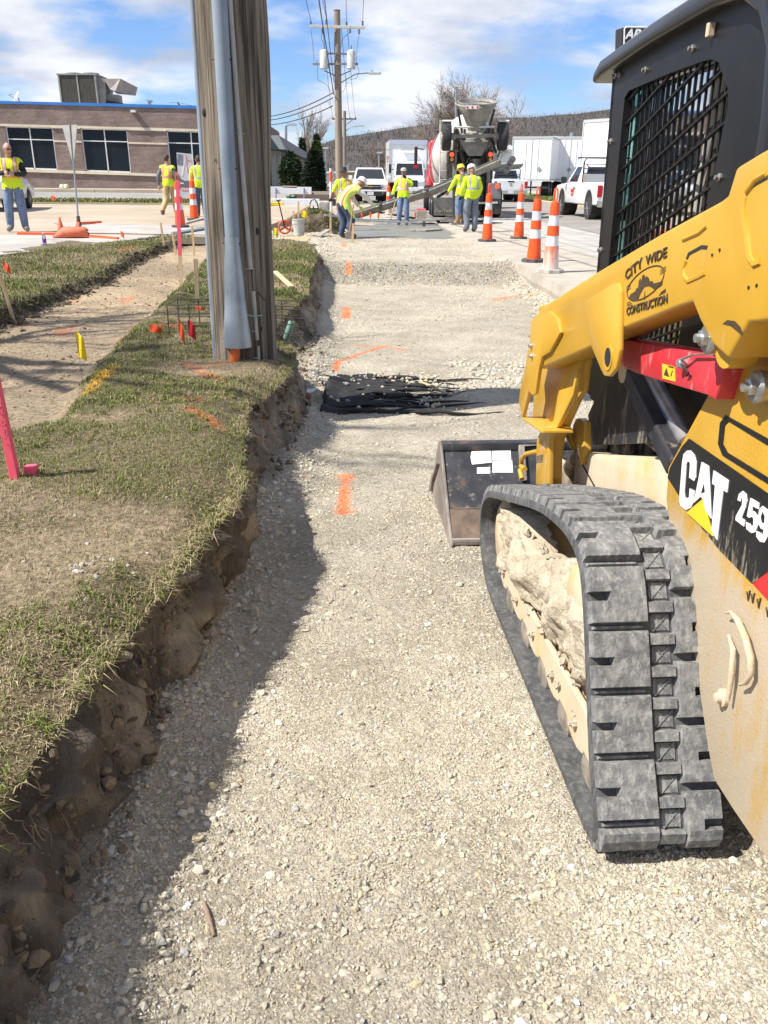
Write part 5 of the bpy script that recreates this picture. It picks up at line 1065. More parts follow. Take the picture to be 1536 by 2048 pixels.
# ------------------------------------------------------------------ traffic channelizers
ORG = mat('cone_orange', (.86, .10, .012), (.80, .085, .015), scale=6, rough=.45, dirt=(.55, .35, .28), dirt_amt=-.22, dscale=9)
ORGD = mat('cone_orange_dusty', (.80, .15, .06), (.74, .20, .12), scale=6, rough=.6, dirt=(.72, .58, .52), dirt_amt=.05, dscale=9, dz=(0, .5, .25, -.2))
REFL = mat('reflective_white', (.74, .74, .76), (.66, .66, .68), scale=20, rough=.4)
BASER = mat('rubber_base', (.055, .055, .058), (.09, .088, .085), scale=9, rough=.85, dirt=(.4, .37, .33), dirt_amt=-.12, dscale=12)
BASED = mat('rubber_base_dusty', (.30, .28, .25), (.5, .47, .42), scale=6, rough=.9)
def channelizer():
    r = empty('traffic_cone', (0, 0, 0)); rad = lambda z: .115-.055*z
    base = []
    for s in (.20, .20): pass
    oc = [(.205*math.cos(R(22.5+45*i))*1.05, .205*math.sin(R(22.5+45*i))*1.05) for i in range(8)]
    MB().prism([(x, y, 0) for x, y in oc], [(x*.97, y*.97, .05) for x, y in oc]).build('base', BASER, r, bevel=.006)
    zs = [.045, .20, .36, .50, .63, .77, .90]
    names = [('sleeve', ORG), ('sleeve', ORG), ('white_band', REFL), ('orange_band', ORG), ('white_band', REFL), ('orange_band', ORG)]
    for i, (nm, mt) in enumerate(names):
        e = .006 if nm != 'white_band' else .0; e += .004 if i == 0 else 0
        MB().lathe([(rad(zs[i])+e, zs[i]+.001), (rad(zs[i+1])+e, zs[i+1]-.001)], n=18).build(nm, mt, r, smooth=50)
    MB().lathe([(.068, .899), (.062, .935), (.035, .95), (.03, .955)], n=18).build('cap', ORG, r, smooth=50)
    pts = [(-.018, 0, .94), (-.026, 0, 1.0), (-.028, 0, 1.06), (-.018, 0, 1.105), (0, 0, 1.118), (.018, 0, 1.105), (.028, 0, 1.06), (.026, 0, 1.0), (.018, 0, .94)]
    MB().tube(pts, .012, 8).build('handle', ORG, r, smooth=60); return r
cone0 = channelizer(); first = True
def cone(px, py, z, label, rz=0., dusty=False, tilt=(0, 0)):
    global first
    c = cone0 if first else copy_tree(cone0); first = False; c.location = PZ(px, py, z); c.scale = (1, 1, 1.09); c.rotation_euler = (tilt[0], tilt[1], rz); tag(c, label, 'traffic cone', 'orange and white traffic channelizers')
    if dusty:
        for k in list(c.children):
            k.data = k.data.copy(); n_ = k.name.split('.')[0]
            if n_ in ('base',): k.data.materials[0] = BASED
            if n_ == 'sleeve': k.data.materials[0] = ORGD
cone(1067, 524, ROAD_Z, 'orange and white channelizer second from the loader cab', .3)
cone(1100, 545, ROAD_Z, 'dust whitened channelizer nearest the loader cab', .1, True)
cone(1037, 478, ROAD_Z, 'orange and white channelizer third from the loader cab, farthest into the road', .5)
cone(974, 483, ROAD_Z, 'orange and white channelizer beside the wet slab corner', .2)
cone(361, 455, .47, 'left of two channelizers seen left of the thick pole', .4); cone(389, 440, .47, 'channelizer partly behind a grey plank left of the thick pole', .2)
cone(777, 430, ROAD_Z, 'faded channelizer standing before the box truck', .2, True)
# white and orange delineator by the far pole
p = PY(662, 405, 33); root = empty('delineator_post', (p.x, p.y, .40), 0, 'slim red and white marker post left of the black hatted worker', 'marker post')
zz = [0, .45, .80, 1.05, 1.38, 1.50]
for i, mt in enumerate((REFL, REFL, REFL, ORG, REFL)): MB().lathe([(.05-.002*i, zz[i]), (.05-.002*i, zz[i+1])], n=12).build('band', mt, root, smooth=50)
# ------------------------------------------------------------------ sign on a stand, sandbag, bottle
p = PZ(157, 450, .475); YS = p.y; root = empty('portable_sign', p, 0, 'back of a triangular sign on a spring stand with orange legs', 'sign')
SIGNB = mat('sign_back_aluminium', (.33, .33, .315), (.40, .40, .38), scale=6, rough=.5, metal=.3)
rel = lambda px, py: PY(px, py, YS)-p
DKS = mat('dark_steel', (.05, .04, .035), (.09, .07, .06), scale=15, rough=.7)
MB().cyl(rel(158, 452), rel(156, 432), .055, .04, 10).build('spring', DKS, root)
MB().cyl(rel(156, 434), rel(141, 250), .022, n=8).build('mast', GALV, root)
q = rel(141, 250); t_ = rel(147, 331)
MB().prism([q+Vector((-.26, .18, 0)), q+Vector((.20, -.16, 0)), t_], [q+Vector((-.255, .19, 0)), q+Vector((.205, -.15, 0)), t_+Vector((0, .01, 0))]).build('sign_plate', SIGNB, root, bevel=.004)
MB().prism([q+Vector((-.02, -.02, 0)), q+Vector((.01, -.03, 0)), t_+Vector((.005, -.02, .1)), t_+Vector((-.015, -.01, .1))], [q+Vector((-.02, .03, 0)), q+Vector((.01, .02, 0)), t_+Vector((.005, .02, .1)), t_+Vector((-.015, .03, .1))]).build('plate_rib', DKS, root)
MB().beam(PZ(35, 467, .49)-p, PZ(160, 468, .50)-p, .06, .05).build('stand_leg', FLUO, root, bevel=.004); MB().beam(PZ(150, 470, .49)-p, PZ(236, 477, .49)-p, .06, .05).build('stand_leg', FLUO, root, bevel=.004)
MB().beam(p-p+Vector((0, 0, .04)), Vector((.3, .9, .03)), .06, .05).build('stand_leg', FLUO, root); MB().beam(Vector((0, 0, .05)), PZ(150, 472, .5)-p, .06, .05).build('stand_leg', FLUO, root)
SAND = mat('sandbag_vinyl', (.72, .17, .085), (.60, .13, .07), scale=7, rough=.65, dirt=(.6, .4, .3), dirt_amt=-.15, dscale=6)
a = PZ(143, 476, .475); rg = []
for i in range(15):
    t = i/14; x = -.33+.66*t; hh = (.05+.16*smooth(0, .35, t)*(1-.1*t))*(1 if t < .95 else .8); d_ = .13*math.sin(math.pi*(.12+.8*t))
    rg.append([(x+.02*math.sin(k*3+i), d_*math.cos(2*math.pi*k/12), max(0, hh*.5+hh*.55*math.sin(2*math.pi*k/12)+.008*math.sin(i*2.3+k*1.7))) for k in range(12)])
tag(MB().loft(rg).build('sandbag', SAND, smooth=80, loc=a), 'sagging orange sandbag on the sign stand legs', 'sandbag')
p = PZ(124, 466, .475); tag(MB().lathe([(.075, 0), (.02, .28), (.012, .29)], n=14).build('small_cone', SAND, smooth=50, loc=p+Vector((0, -.05, .03))), 'tiny faded orange cone against the orange sandbag', 'cone')
p = PZ(90, 492, .48); root = empty('water_bottle', p, 0, 'clear plastic water bottle with purple label on the driveway', 'bottle')
MB().lathe([(.030, 0), (.033, .01), (.032, .05)], n=14).build('bottle_body', glassmat('clear_plastic', (.80, .85, .92), .12), root, smooth=50); MB().lathe([(.0335, .05), (.0335, .115)], n=14).build('label_wrap', mat('purple_label', (.20, .02, .32), (.26, .04, .38), scale=30, rough=.4), root, smooth=50)
MB().lathe([(.032, .115), (.031, .145), (.016, .19), (.014, .2)], n=14).build('bottle_neck', MATS['clear_plastic'], root, smooth=50); MB().lathe([(.016, .198), (.016, .218)], n=12).build('bottle_cap', REFL, root)
# ================================================================== buildings
def brickmat(name, ca, cb, cm, bw=.21, bh=.068):
    mt = bpy.data.materials.new(name); mt.use_nodes = True; t = mt.node_tree; L = t.links.new; b = t.nodes['Principled BSDF']; b.inputs['Roughness'].default_value = .9
    co = N(t, 'ShaderNodeTexCoord'); s = N(t, 'ShaderNodeSeparateXYZ'); L(co.outputs['Object'], s.inputs[0]); ad = N(t, 'ShaderNodeMath', operation='ADD'); L(s.outputs[0], ad.inputs[0]); L(s.outputs[1], ad.inputs[1])
    c = N(t, 'ShaderNodeCombineXYZ'); L(ad.outputs[0], c.inputs[0]); L(s.outputs[2], c.inputs[1])
    br = N(t, 'ShaderNodeTexBrick', i_Scale=1.0); br.inputs['Color1'].default_value = c4(ca); br.inputs['Color2'].default_value = c4(cb); br.inputs['Mortar'].default_value = c4(cm)
    br.inputs['Mortar Size'].default_value = .008; br.inputs['Brick Width'].default_value = bw; br.inputs['Row Height'].default_value = bh; br.inputs['Bias'].default_value = -.1; L(c.outputs[0], br.inputs['Vector'])
    n = N(t, 'ShaderNodeTexNoise', i_Scale=1.1, i_Detail=6.0); L(c.outputs[0], n.inputs['Vector']); mm = N(t, 'ShaderNodeMix', data_type='RGBA', blend_type='MULTIPLY'); mm.inputs[0].default_value = 1
    r = N(t, 'ShaderNodeValToRGB'); r.color_ramp.elements[0].position = .3; r.color_ramp.elements[0].color = (.75, .75, .75, 1); r.color_ramp.elements[1].position = .7; r.color_ramp.elements[1].color = (1.15, 1.15, 1.15, 1); L(n.outputs['Fac'], r.inputs[0])
    L(br.outputs['Color'], mm.inputs[6]); L(r.outputs[0], mm.inputs[7]); L(mm.outputs[2], b.inputs['Base Color']); bp = N(t, 'ShaderNodeBump', i_Strength=.5, i_Distance=.01); L(br.outputs['Fac'], bp.inputs['Height']); bp.invert = True; L(bp.outputs[0], b.inputs['Normal'])
    MATS[name] = mt; return mt
BRICK = brickmat('purple_brown_brick', (.145, .095, .085), (.215, .150, .130), (.34, .29, .26))
STONE = mat('cream_stone', (.58, .52, .40), (.66, .60, .48), scale=2, rough=.85)
ALU = mat('aluminium_frame', (.62, .63, .64), (.70, .70, .71), scale=4, rough=.45)
PANE = mat('dark_glass', (.006, .010, .016), (.012, .018, .026), scale=.4, rough=.05, spec=.22)
BLUEP = mat('blue_parapet', (.03, .17, .52), (.04, .20, .58), scale=1, rough=.4)
YB = 55.0
bld = empty('brick_building', PY(200, 379, YB), 0, 'long single storey brown brick building with blue parapet', 'building')
def fac(name, mt, px, y0=0.0, th=.35, parent=None, bevel=0):
    a = [PY(x, y, YB)+Vector((0, y0, 0)) for x, y in px]; o = MB().prism(a, [p+Vector((0, th, 0)) for p in a]).build(name, mt, bevel=bevel); return put(o, bld) if parent is None else (setattr(o, 'parent', parent) or o)
Lx, Rx = -150, 505
top = lambda x: 201.5+.0245*x; par = lambda x: 207+.0265*x; hd = lambda x: 247.5+.027*x; hd2 = lambda x: 252+.027*x; sl = lambda x: 336+.037*x; sl2 = lambda x: 342.5+.033*x; bs = lambda x: 375+.027*x; tr = lambda x: 277.5+.024*x
vx = lambda x, y: x + (768-x)/5050.0*(y-255)      # plumb lines in the photograph
WIN = [(-105, -8), (10, 104), (160, 253), (332, 428)]
band = lambda f, g, x0, x1: [(vx(x0, f(x0)), f(x0)), (vx(x1, f(x1)), f(x1)), (vx(x1, g(x1)), g(x1)), (vx(x0, g(x0)), g(x0))]
fac('parapet', BLUEP, band(top, par, Lx, Rx), -.06, .5)
fac('upper_wall', BRICK, band(par, hd, Lx, Rx)); fac('lower_wall', BRICK, band(sl2, bs, Lx, Rx), -.04, .4); fac('footing', CONC_TAN, band(bs, lambda x: bs(x)+14, Lx, Rx), -.06, .42)
edges = [Lx]+[v for w_ in WIN for v in w_]+[Rx]
for i in range(0, len(edges), 2): fac('pier', BRICK, band(hd2, sl, edges[i], edges[i+1]))
fac('lintel_course', STONE, band(hd, hd2, Lx, Rx), -.03, .38); fac('sill_course', STONE, band(sl, sl2, Lx, Rx), -.12, .5)
for x0, x1 in ((104, 160), (253, 332)): fac('stone_band', STONE, band(lambda x: tr(x)+.5, lambda x: tr(x)+4, x0, x1), -.03, .1); fac('stone_band', STONE, band(lambda x: hd2(x)-1.0, lambda x: hd2(x)+1.5, x0, x1), -.06, .1)
for x0, x1 in WIN:
    m_ = (x0+x1)/2; fr = []
    w0 = fac('window', PANE, band(hd2, sl, x0, x1), .16, .02)
    for f, g, a, c in ((hd2, lambda x: hd2(x)+2.2, x0, x1), (lambda x: sl(x)-2.2, sl, x0, x1), (hd2, sl, x0, x0+2), (hd2, sl, x1-2, x1), (hd2, sl, m_-1, m_+1)):
        o = fac('frame', ALU, band(f, g, a, c), .09, .08); o.parent = w0; o.location = (0, 0, 0)
    for a, c in ((x0+2, m_-1), (m_+1, x1-2)): o = fac('transom', ALU, band(lambda x: tr(x)-1, lambda x: tr(x)+1, a, c), .092, .076); o.parent = w0; o.location = (0, 0, 0)
p0 = PY(Lx, 300, YB); p1 = PY(Rx, 300, YB); zt = PY(200, 214, YB).z; bx(bld, 'body', BRICK, (p0.x+.2, YB+.5, .6), (p1.x-.1, YB+24, zt-.2)); bx(bld, 'flat_roof', mat('roof_membrane', (.4, .4, .4), rough=.9), (p0.x+.3, YB+.45, zt-.2), (p1.x-.2, YB+23.9, zt-.1))
fac('wall_light', ALU, [(263, 220.5), (273, 221), (273, 225), (263, 225)], -.3, .3); 
# rooftop unit
RTU = mat('rooftop_grey', (.22, .215, .20), (.30, .29, .27), scale=2, rough=.6); LOUV = mat('dirty_coil', (.035, .032, .026), (.075, .068, .055), scale=5, rough=.85, stretch=(2, 2, .4), lo=.3, hi=.7)
YR = 61.0; rt = empty('rooftop_unit', PY(160, 206, YR), 0, 'boxy grey rooftop air handler with louvres and a rain hood', 'air handler'); rp = lambda x, y, d=0: PY(x, y, YR)+Vector((0, d, 0))
def rpz(name, mt, px, d0, d1, bevel=0): return put(MB().prism([rp(x, y, d0) for x, y in px], [rp(x, y, d1) for x, y in px]).build(name, mt, bevel=bevel), rt)
rpz('casing', RTU, [(116, 150), (190, 150), (197, 210), (124, 210)], .05, 2.6); rpz('top_cap', RTU, [(113, 147), (192, 147), (192, 150), (113, 150)], -.05, 2.7)
for a, c in ((119, 151), (155, 187)): rpz('louvre', LOUV, [(a, 151), (c, 151), (c+6, 206), (a+6, 206)], 0, .05)
for a in (115, 151.5, 187.5): rpz('post', RTU, [(a, 150), (a+3, 150), (a+10, 208), (a+7, 208)], -.03, .06)
for cx in (137, 172): c = rp(cx, 146.5, 1.2); put(MB().lathe([(.50, 0), (.50, .12), (.46, .12)], c, n=24).build('fan_ring', RTU), rt)
a = rp(190, 155); DUCTM = mat('hood_sheet', (.20, .175, .16), (.26, .23, .21), scale=2, rough=.6)
rpz('side_box', RTU, [(190, 150), (206, 157), (208, 207), (197, 207)], .5, 2.4)
h0 = [rp(206, 157, .2), rp(241, 157, .0), rp(232, 183, -.2), rp(219, 178, .1)]; h1 = [rp(206, 157, 2.0), rp(261, 169, 2.0), rp(257, 186, 2.0), rp(219, 182, 2.0)]
put(MB().prism(h0, h1).build('rain_hood', DUCTM), rt); rpz('lower_box', RTU, [(206, 186), (230, 187), (232, 206), (206, 206)], .8, 1.8); rpz('access_box', DARK, [(210, 200), (242, 205), (242, 210), (208, 208)], .4, 1.6)
d = empty('satellite_dish', PY(38, 203, 58), 0, 'small white satellite dish on the roof edge', 'satellite dish'); q = lambda x, y: PY(x, y, 58)-d.location
MB().lathe([(.02, 0), (.2, .03), (.32, .1)], q(36, 194), (-.8, -.5, .5), 18, caps=False).build('reflector', REFL, d, fix=False); MB().tube([q(33, 199), q(24, 194), q(17, 190)], .02, 5).build('feed_arm', GALV, d); MB().box(q(22, 189), (.15, .08, .06)).build('feed_horn', GALV, d); MB().cyl(q(39, 205), q(37, 196), .035, n=6).build('mount', DKS, d)
v = empty('roof_vent', PY(299, 210, 58), 0, 'small capped metal vent on the brick building roof', 'vent'); q = lambda x, y: PY(x, y, 58)-v.location
MB().cyl(q(299, 212), q(299, 203), .1, n=10).build('pipe', GALV, v); MB().cyl(q(299, 204), q(299, 200.5), .19, n=12).build('cap', GALV, v)
v = empty('roof_antenna', PY(358, 212, 58), 0, 'low spindly antenna on the roof beside the pole', 'antenna'); q = lambda x, y: PY(x, y, 58)-v.location
MB().tube([q(355, 205), q(357, 208), q(360, 212)], .05, 5).build('mast', DKS, v); MB().tube([q(338, 206), q(356, 205), q(384, 211)], .012, 4).build('boom', DKS, v)
# grey building beyond
GW = mat('slate_wall', (.10, .125, .15), (.125, .15, .175), scale=1, rough=.7); FASC = mat('grey_fascia', (.125, .113, .103), (.155, .14, .128), scale=.6, rough=.6); FEND = mat('fascia_end', (.13, .16, .157), rough=.6); PALEW = mat('pale_mullion', (.5, .48, .44), rough=.7)
c0 = PY(559, 372, 60); XW = c0.x; zg = c0.z; zf = PY(559, 300, 60).z; zt = PY(559, 271, 60).z
gb = empty('office_building', (XW-3, 60, zg), 0, 'low grey office building with deep sloping fascia beyond the pole', 'building')
bx(gb, 'wall', GW, (XW-9, 60.2, zg-.6), (XW-.25, 101, zf))
put(MB().prism([(XW-10, 59.3, zf), (XW+.55, 59.3, zf), (XW+.1, 59.7, zt), (XW-10, 59.7, zt)], [(XW-10, 102, zf+.0), (XW+.55, 102, zf), (XW+.1, 102, zt), (XW-10, 102, zt)]).build('fascia', FASC), gb)
put(MB().prism([(XW-10, 59.25, zf+.02), (XW+.5, 59.25, zf+.02), (XW+.06, 59.65, zt-.02), (XW-10, 59.65, zt-.02)], [(XW-10, 59.3, zf+.02), (XW+.5, 59.3, zf+.02), (XW+.06, 59.7, zt-.02), (XW-10, 59.7, zt-.02)]).build('fascia_end', FEND), gb)
for k in range(17):
    y = 61+k*2.4; bx(gb, 'mullion', PALEW, (XW-.25, y, zg), (XW+.05, y+.35, zf-.03)); 
    if k < 16: w0 = bx(gb, 'window', PANE, (XW-.24, y+.4, zg+.9), (XW-.20, y+2.35, zf-.1))
bx(gb, 'corner_column', PALEW, (XW-.5, 60.05, zg), (XW-.2, 60.19, zf-.02))
# warehouse and far sheds
WW = mat('white_cladding', (.70, .72, .74), (.76, .77, .79), scale=.3, rough=.6); ROOFG = mat('pale_roof', (.62, .64, .66), rough=.6)
def simple_building(label, px0, px1, pyt, pyb, Y, depth, mw, mr, name='warehouse', pyr=None):
    a, c = PY(px0, pyb, Y), PY(px1, pyb, Y); t = PY(px0, pyt, Y).z; r = empty(name, ((a.x+c.x)/2, Y, a.z), 0, label, 'building')
    bx(r, 'wall', mw, (a.x, Y, a.z-.5), (c.x, Y+depth, t)); h = PY(px0, pyr, Y).z if pyr else t+.25
    put(MB().prism([(a.x-.2, Y-.3, t), (c.x+.2, Y-.3, t), (c.x+.2, Y+depth*.5, h), (a.x-.2, Y+depth*.5, h)], [(a.x-.2, Y-.3, t+.12), (c.x+.2, Y-.3, t+.12), (c.x+.2, Y+depth*.5, h+.12), (a.x-.2, Y+depth*.5, h+.12)]).build('roof', mr), r)
    return r
wh = simple_building('large white metal warehouse with pale roof behind the trailers', 975, 1230, 300, 395, 98, 30, WW, ROOFG, pyr=281)
q = PY(1104, 283, 108); put(MB().lathe([(.9, -.6), (.9, .35), (.6, .55)], q, n=16).build('roof_ventilator', WW), wh); q = PY(1142, 283, 108); put(MB().cyl(q+Vector((0, 0, -.6)), q+Vector((0, 0, .95)), .22, n=10).build('stack', GALV), wh)
simple_building('low beige building at the far end of the street', 690, 768, 345, 366, 190, 20, mat('beige_far', (.42, .36, .30), rough=.9), mat('beige_roof', (.45, .33, .27), rough=.8), 'far_building')
simple_building('pale low shed far left of the street poles', 645, 690, 347, 362, 170, 12, mat('pale_far', (.5, .48, .46), rough=.9), mat('grey_far_roof', (.35, .34, .34), rough=.8), 'far_building')
simple_building('grey far hall between the pickup and the box truck', 748, 800, 338, 366, 210, 20, mat('grey_far', (.33, .33, .34), rough=.9), mat('grey_far_roof2', (.30, .30, .32), rough=.8), 'far_building')
# ------------------------------------------------------------------ hills and woods
rx = np.array([-1200, -200, 200, 520, 600, 640, 690, 760, 820, 900, 1040, 1130, 1210, 1300, 1536, 2600]); ry = np.array([300, 300, 305, 310, 300, 288, 272, 266, 258, 252, 246, 240, 229, 220, 205, 190])
YH = 430.; PX = np.linspace(-1200, 2600, 160); ridge = np.interp(PX, rx, ry)-12*np.clip((PX-690)/300, 0, 1)+3*fbm(PX*.02, 0, 0, 401, 4); TH = np.linspace(0, 1, 14)
HX = np.zeros((160, 14)); HY = np.zeros_like(HX); HZ = np.zeros_like(HX)
for i, (x, y) in enumerate(zip(PX, ridge)):
    p = PY(x, y, YH)
    for j, t in enumerate(TH): Yj = 215+(YH-215)*t; HX[i, j] = p.x*(.55+.45*t) if False else PY(x, 354, Yj).x; HY[i, j] = Yj; HZ[i, j] = .4+(p.z-.4)*(t**1.15)
HILLM = mat('wooded_slope', (.042, .036, .033), (.076, .065, .058), scale=.35, rough=.97, detail=9)
o = np_mesh('hill', np.stack([HX, HY, HZ], -1).reshape(-1, 3), grid_faces(160, 14)[:, ::-1], HILLM, None, True); tag(o, kind='structure')
bs_ = MB(); 
n = 50000; i = RNG.uniform(0, 158.9, n); j = (RNG.random(n)**.75)*12.99; i0, j0 = i.astype(int), j.astype(int); fi, fj = i-i0, j-j0
bil = lambda A: A[i0, j0]*(1-fi)*(1-fj)+A[i0+1, j0]*fi*(1-fj)+A[i0, j0+1]*(1-fi)*fj+A[i0+1, j0+1]*fi*fj
x, y, z = bil(HX), bil(HY), bil(HZ); k = RNG.random((n, 1)); cc = np.where(k < .5, np.array([.046, .039, .036]), np.array([.074, .063, .058]))*RNG.uniform(.6, 1.3, (n, 1)); cc = np.where(k > .97, np.array([.045, .055, .03]), cc)
blades(x, y, z, RNG.uniform(.7, 2.4, n)*(.7+.5*j/13), RNG.uniform(.1, .9, n), RNG.uniform(.03, .10, n), cc, 'hillside_wood', 'leafless brown wood covering the distant hillside', 'woods')
# ------------------------------------------------------------------ trees
BARK = mat('bare_bark', (.13, .105, .085), (.20, .17, .14), scale=6, rough=.95); TWIG = mat('bare_twigs', (.16, .13, .11), (.24, .20, .17), scale=3, rough=.95)
def bare_tree(base, h, spread, label, seed, depth=6, name='bare_tree', group='leafless trees', twig_r=.012, lean=0.0, forks=3):
    rnd = random.Random(seed); root = empty(name, base, 0, label, 'tree', group); tb, cbm = MB(), MB()
    def grow(p, d, ln, r, lv):
        n_ = 3 if lv < 3 else 2; pts = [p]; q = p.copy(); dd = d.copy()
        for _ in range(n_): dd = (dd+Vector((rnd.uniform(-.16, .16), rnd.uniform(-.16, .16), rnd.uniform(-.02, .12)))).normalized(); q = q+dd*(ln/n_); pts.append(q.copy())
        r1 = max(r*.62, twig_r*.7); (tb if lv < 2 else cbm).tube(pts, list(np.linspace(r, r1, n_+1)), 6 if lv < 2 else (4 if lv < 4 else 3))
        if lv >= depth: return
        for k in range(forks+(1 if lv in (1, 2) else 0)):
            t = rnd.uniform(.45, 1.0) if k else 1.0; s = pts[min(n_, int(t*n_))]
            az_ = rnd.uniform(0, 2*math.pi); sp_ = spread*rnd.uniform(.55, 1.15)*(0.5 if k == 0 else 1.0); ax = dd.orthogonal().normalized(); ax.rotate(Matrix.Rotation(az_, 3, dd)); nd = (dd*math.cos(sp_)+ax*math.sin(sp_)).normalized()
            grow(s, nd, ln*rnd.uniform(.62, .82), r1*(.9 if k == 0 else .68), lv+1)
    grow(Vector((0, 0, -.1)), Vector((lean, 0, 1)).normalized(), h*.27, h*.022, 0)
    tb.build('trunk', BARK, root, fix=False, smooth=60); cbm.build('crown', TWIG, root, fix=False); return root
p = PY(905, 372, 88); bare_tree((p.x, p.y, .45), 14.5, .74, 'large spreading leafless tree rising behind the mixer truck', 5, 6, twig_r=.020, forks=4)
p = PY(985, 372, 92); bare_tree((p.x, p.y, .45), 12.0, .72, 'leafless tree just right of the mixer truck hopper', 8, 6, twig_r=.022)
p = PY(838, 372, 110); bare_tree((p.x, p.y, .45), 11.5, .72, 'smaller leafless tree left of the mixer truck', 15, 5, twig_r=.03)
p = PY(617, 366, 118); bare_tree((p.x, p.y, .6), 12.5, .42, 'tall thin leafless tree above the grey office building', 21, 5, twig_r=.03)
p = PY(746, 366, 150); bare_tree((p.x, p.y, .5), 8.0, .75, 'round leafless tree at the far street end', 33, 6, twig_r=.03)
p = PY(602, 366, 130); bare_tree((p.x, p.y, .6), 9.5, .5, 'leafless tree between the office building and the spruces', 41, 5, twig_r=.035)
bare_tree((-7.2, 6.0, .45), 13.5, .60, 'leafless street tree standing left of the picture', 52, 5, twig_r=.016, group=None, name='street_tree')
NEED = mat('evergreen_needles', (.8, .8, .8), (1, 1, 1), scale=2, rough=.8, attr='tint', spec=.2)
def conifer(base, h, r, label, col, n=9000, shape='cone', name='evergreen', size=.12, group='evergreens by the office building'):
    root = empty(name, base, 0, label, 'tree', group); MB().cyl((0, 0, -.2), (0, 0, h*.8), r*.09, r*.02, 8).build('trunk', BARK, root)
    t = RNG.random(n)**.8; a = RNG.uniform(0, 2*np.pi, n)
    pr = {'cone': (1-t)**.85, 'arbor': np.sqrt(np.clip(1-t**2.2, 0, 1))*.98+.02, 'shrub': np.sqrt(np.clip(1-(2*t-.85)**2*.9, .02, 1))}[shape]
    wob = 1+.55*fbm(np.cos(a)*2.2+5, np.sin(a)*2.2, t*h*1.6, int(abs(base[0])*10), 3)+(.18*np.sin(t*h*9) if shape == 'cone' else 0)
    rad = r*pr*wob*(RNG.random(n)**.30); c = np.stack([rad*np.cos(a), rad*np.sin(a), t*h], -1)
    d1 = RNG.normal(size=(n, 3)); d1[:, 2] = np.abs(d1[:, 2])*.6 if shape == 'arbor' else d1[:, 2]*.5-.2; d1 /= np.linalg.norm(d1, axis=1)[:, None]; d2 = np.cross(d1, RNG.normal(size=(n, 3))); d2 /= np.linalg.norm(d2, axis=1)[:, None]; s = size*RNG.uniform(.5, 1.4, (n, 1))
    V = np.stack([c-d2*s*.4, c+d2*s*.4, c+d1*s*1.6], 1).reshape(-1, 3); cl = np.array(col)*RNG.uniform(.45, 1.5, (n, 1)); np_mesh('crown', V, np.arange(3*n).reshape(-1, 3), NEED, np.repeat(cl, 3, axis=0), parent=root); return root
p = PY(583, 378, 52); conifer((p.x, p.y, p.z-.1), 2.0, .58, 'wide dark green spruce shrub against the grey office building', (.035, .058, .022), 12000, 'shrub', size=.13)
p = PY(630, 388, 50); conifer((p.x, p.y, p.z), 2.2, .62, 'broad dark arborvitae at the end of the office building', (.016, .030, .014), 14000, 'arbor', size=.10)
p = PY(634, 378, 62); conifer((p.x, p.y, p.z), 2.9, .42, 'lighter green pointed arborvitae behind the dark one', (.060, .095, .022), 8000, 'arbor', size=.12)
p = PY(606, 366, 104); conifer((p.x, p.y, .6), 4.9, .75, 'left dark spruce above the office roof', (.050, .056, .036), 3000, 'cone', size=.25)
p = PY(635, 366, 108); conifer((p.x, p.y, .6), 5.5, .95, 'right dark spruce above the arborvitae', (.050, .056, .036), 3600, 'cone', size=.25)
# ------------------------------------------------------------------ far utility poles
POLEG = mat('far_pole_wood', (.20, .165, .13), (.29, .245, .20), scale=1, rough=.92, stretch=(14, 14, .7)); CERAM = mat('transformer_grey', (.46, .49, .49), (.53, .56, .56), scale=3, rough=.45); WIREM = mat('black_cable', (.02, .02, .022), rough=.6); HARD = mat('pole_hardware', (.16, .16, .17), rough=.6, metal=.4)
Y2 = 38.0; pb = PY(680, 415, Y2); fp = empty('transformer_pole', (pb.x, Y2, .42), 0, 'tall street utility pole carrying two transformers and a crossarm', 'utility pole'); fq = lambda x, y, d=0.0: PY(x, y, Y2)+Vector((0, d, 0))-fp.location
MB().tube([(0, 0, -.3), fq(677, 250), fq(674, 21)], [.165, .15, .125], 14).build('shaft', POLEG, fp, smooth=60); MB().cyl(fq(674, 22), fq(674, 20), .13, n=14).build('pole_cap', DKS, fp)
MB().beam(fq(620, 54, -.2), fq(730, 57, -.2), .10, .10).build('crossarm', mat('fibreglass_arm', (.5, .5, .49), rough=.6), fp, bevel=.008)
for x, y0, y1 in ((622, 54, 44), (645, 56, 68), (653, 54, 40), (693, 54, 45), (700, 58, 68), (718, 58, 70), (725, 55, 43)):
    b = MB(); a, c = fq(x, y0, -.2), fq(x, y1, -.2); b.cyl(a, c, .02, n=6)
    for t in (.3, .55, .8): b.cyl(a+(c-a)*t, a+(c-a)*(t+.12), .048, n=8)
    b.build('insulator', HARD, fp)
for cx in (648.5, 702.5):
    a, c = fq(cx, 139, -.15), fq(cx, 102, -.15); MB().lathe([(.15, 0), (.172, .02), (.172, (c-a).length-.04), (.15, (c-a).length), (.03, (c-a).length+.04)], a, c-a, 18).build('transformer', CERAM, fp, smooth=40); MB().cyl(c, fq(cx, 92, -.15), .03, .018, 8).build('bushing', HARD, fp)
    MB().tube([fq(cx, 142, -.15), fq(675+(cx-675)*.3, 150, -.1), fq(676, 158)], .018, 5).build('lead_wire', WIREM, fp)
MB().beam(fq(626, 129, -.15), fq(716, 129, -.15), .07, .07).build('lower_arm', POLEG, fp); MB().beam(fq(656, 108, -.15), fq(695, 109, -.15), .06, .06).build('mount_bracket', HARD, fp)
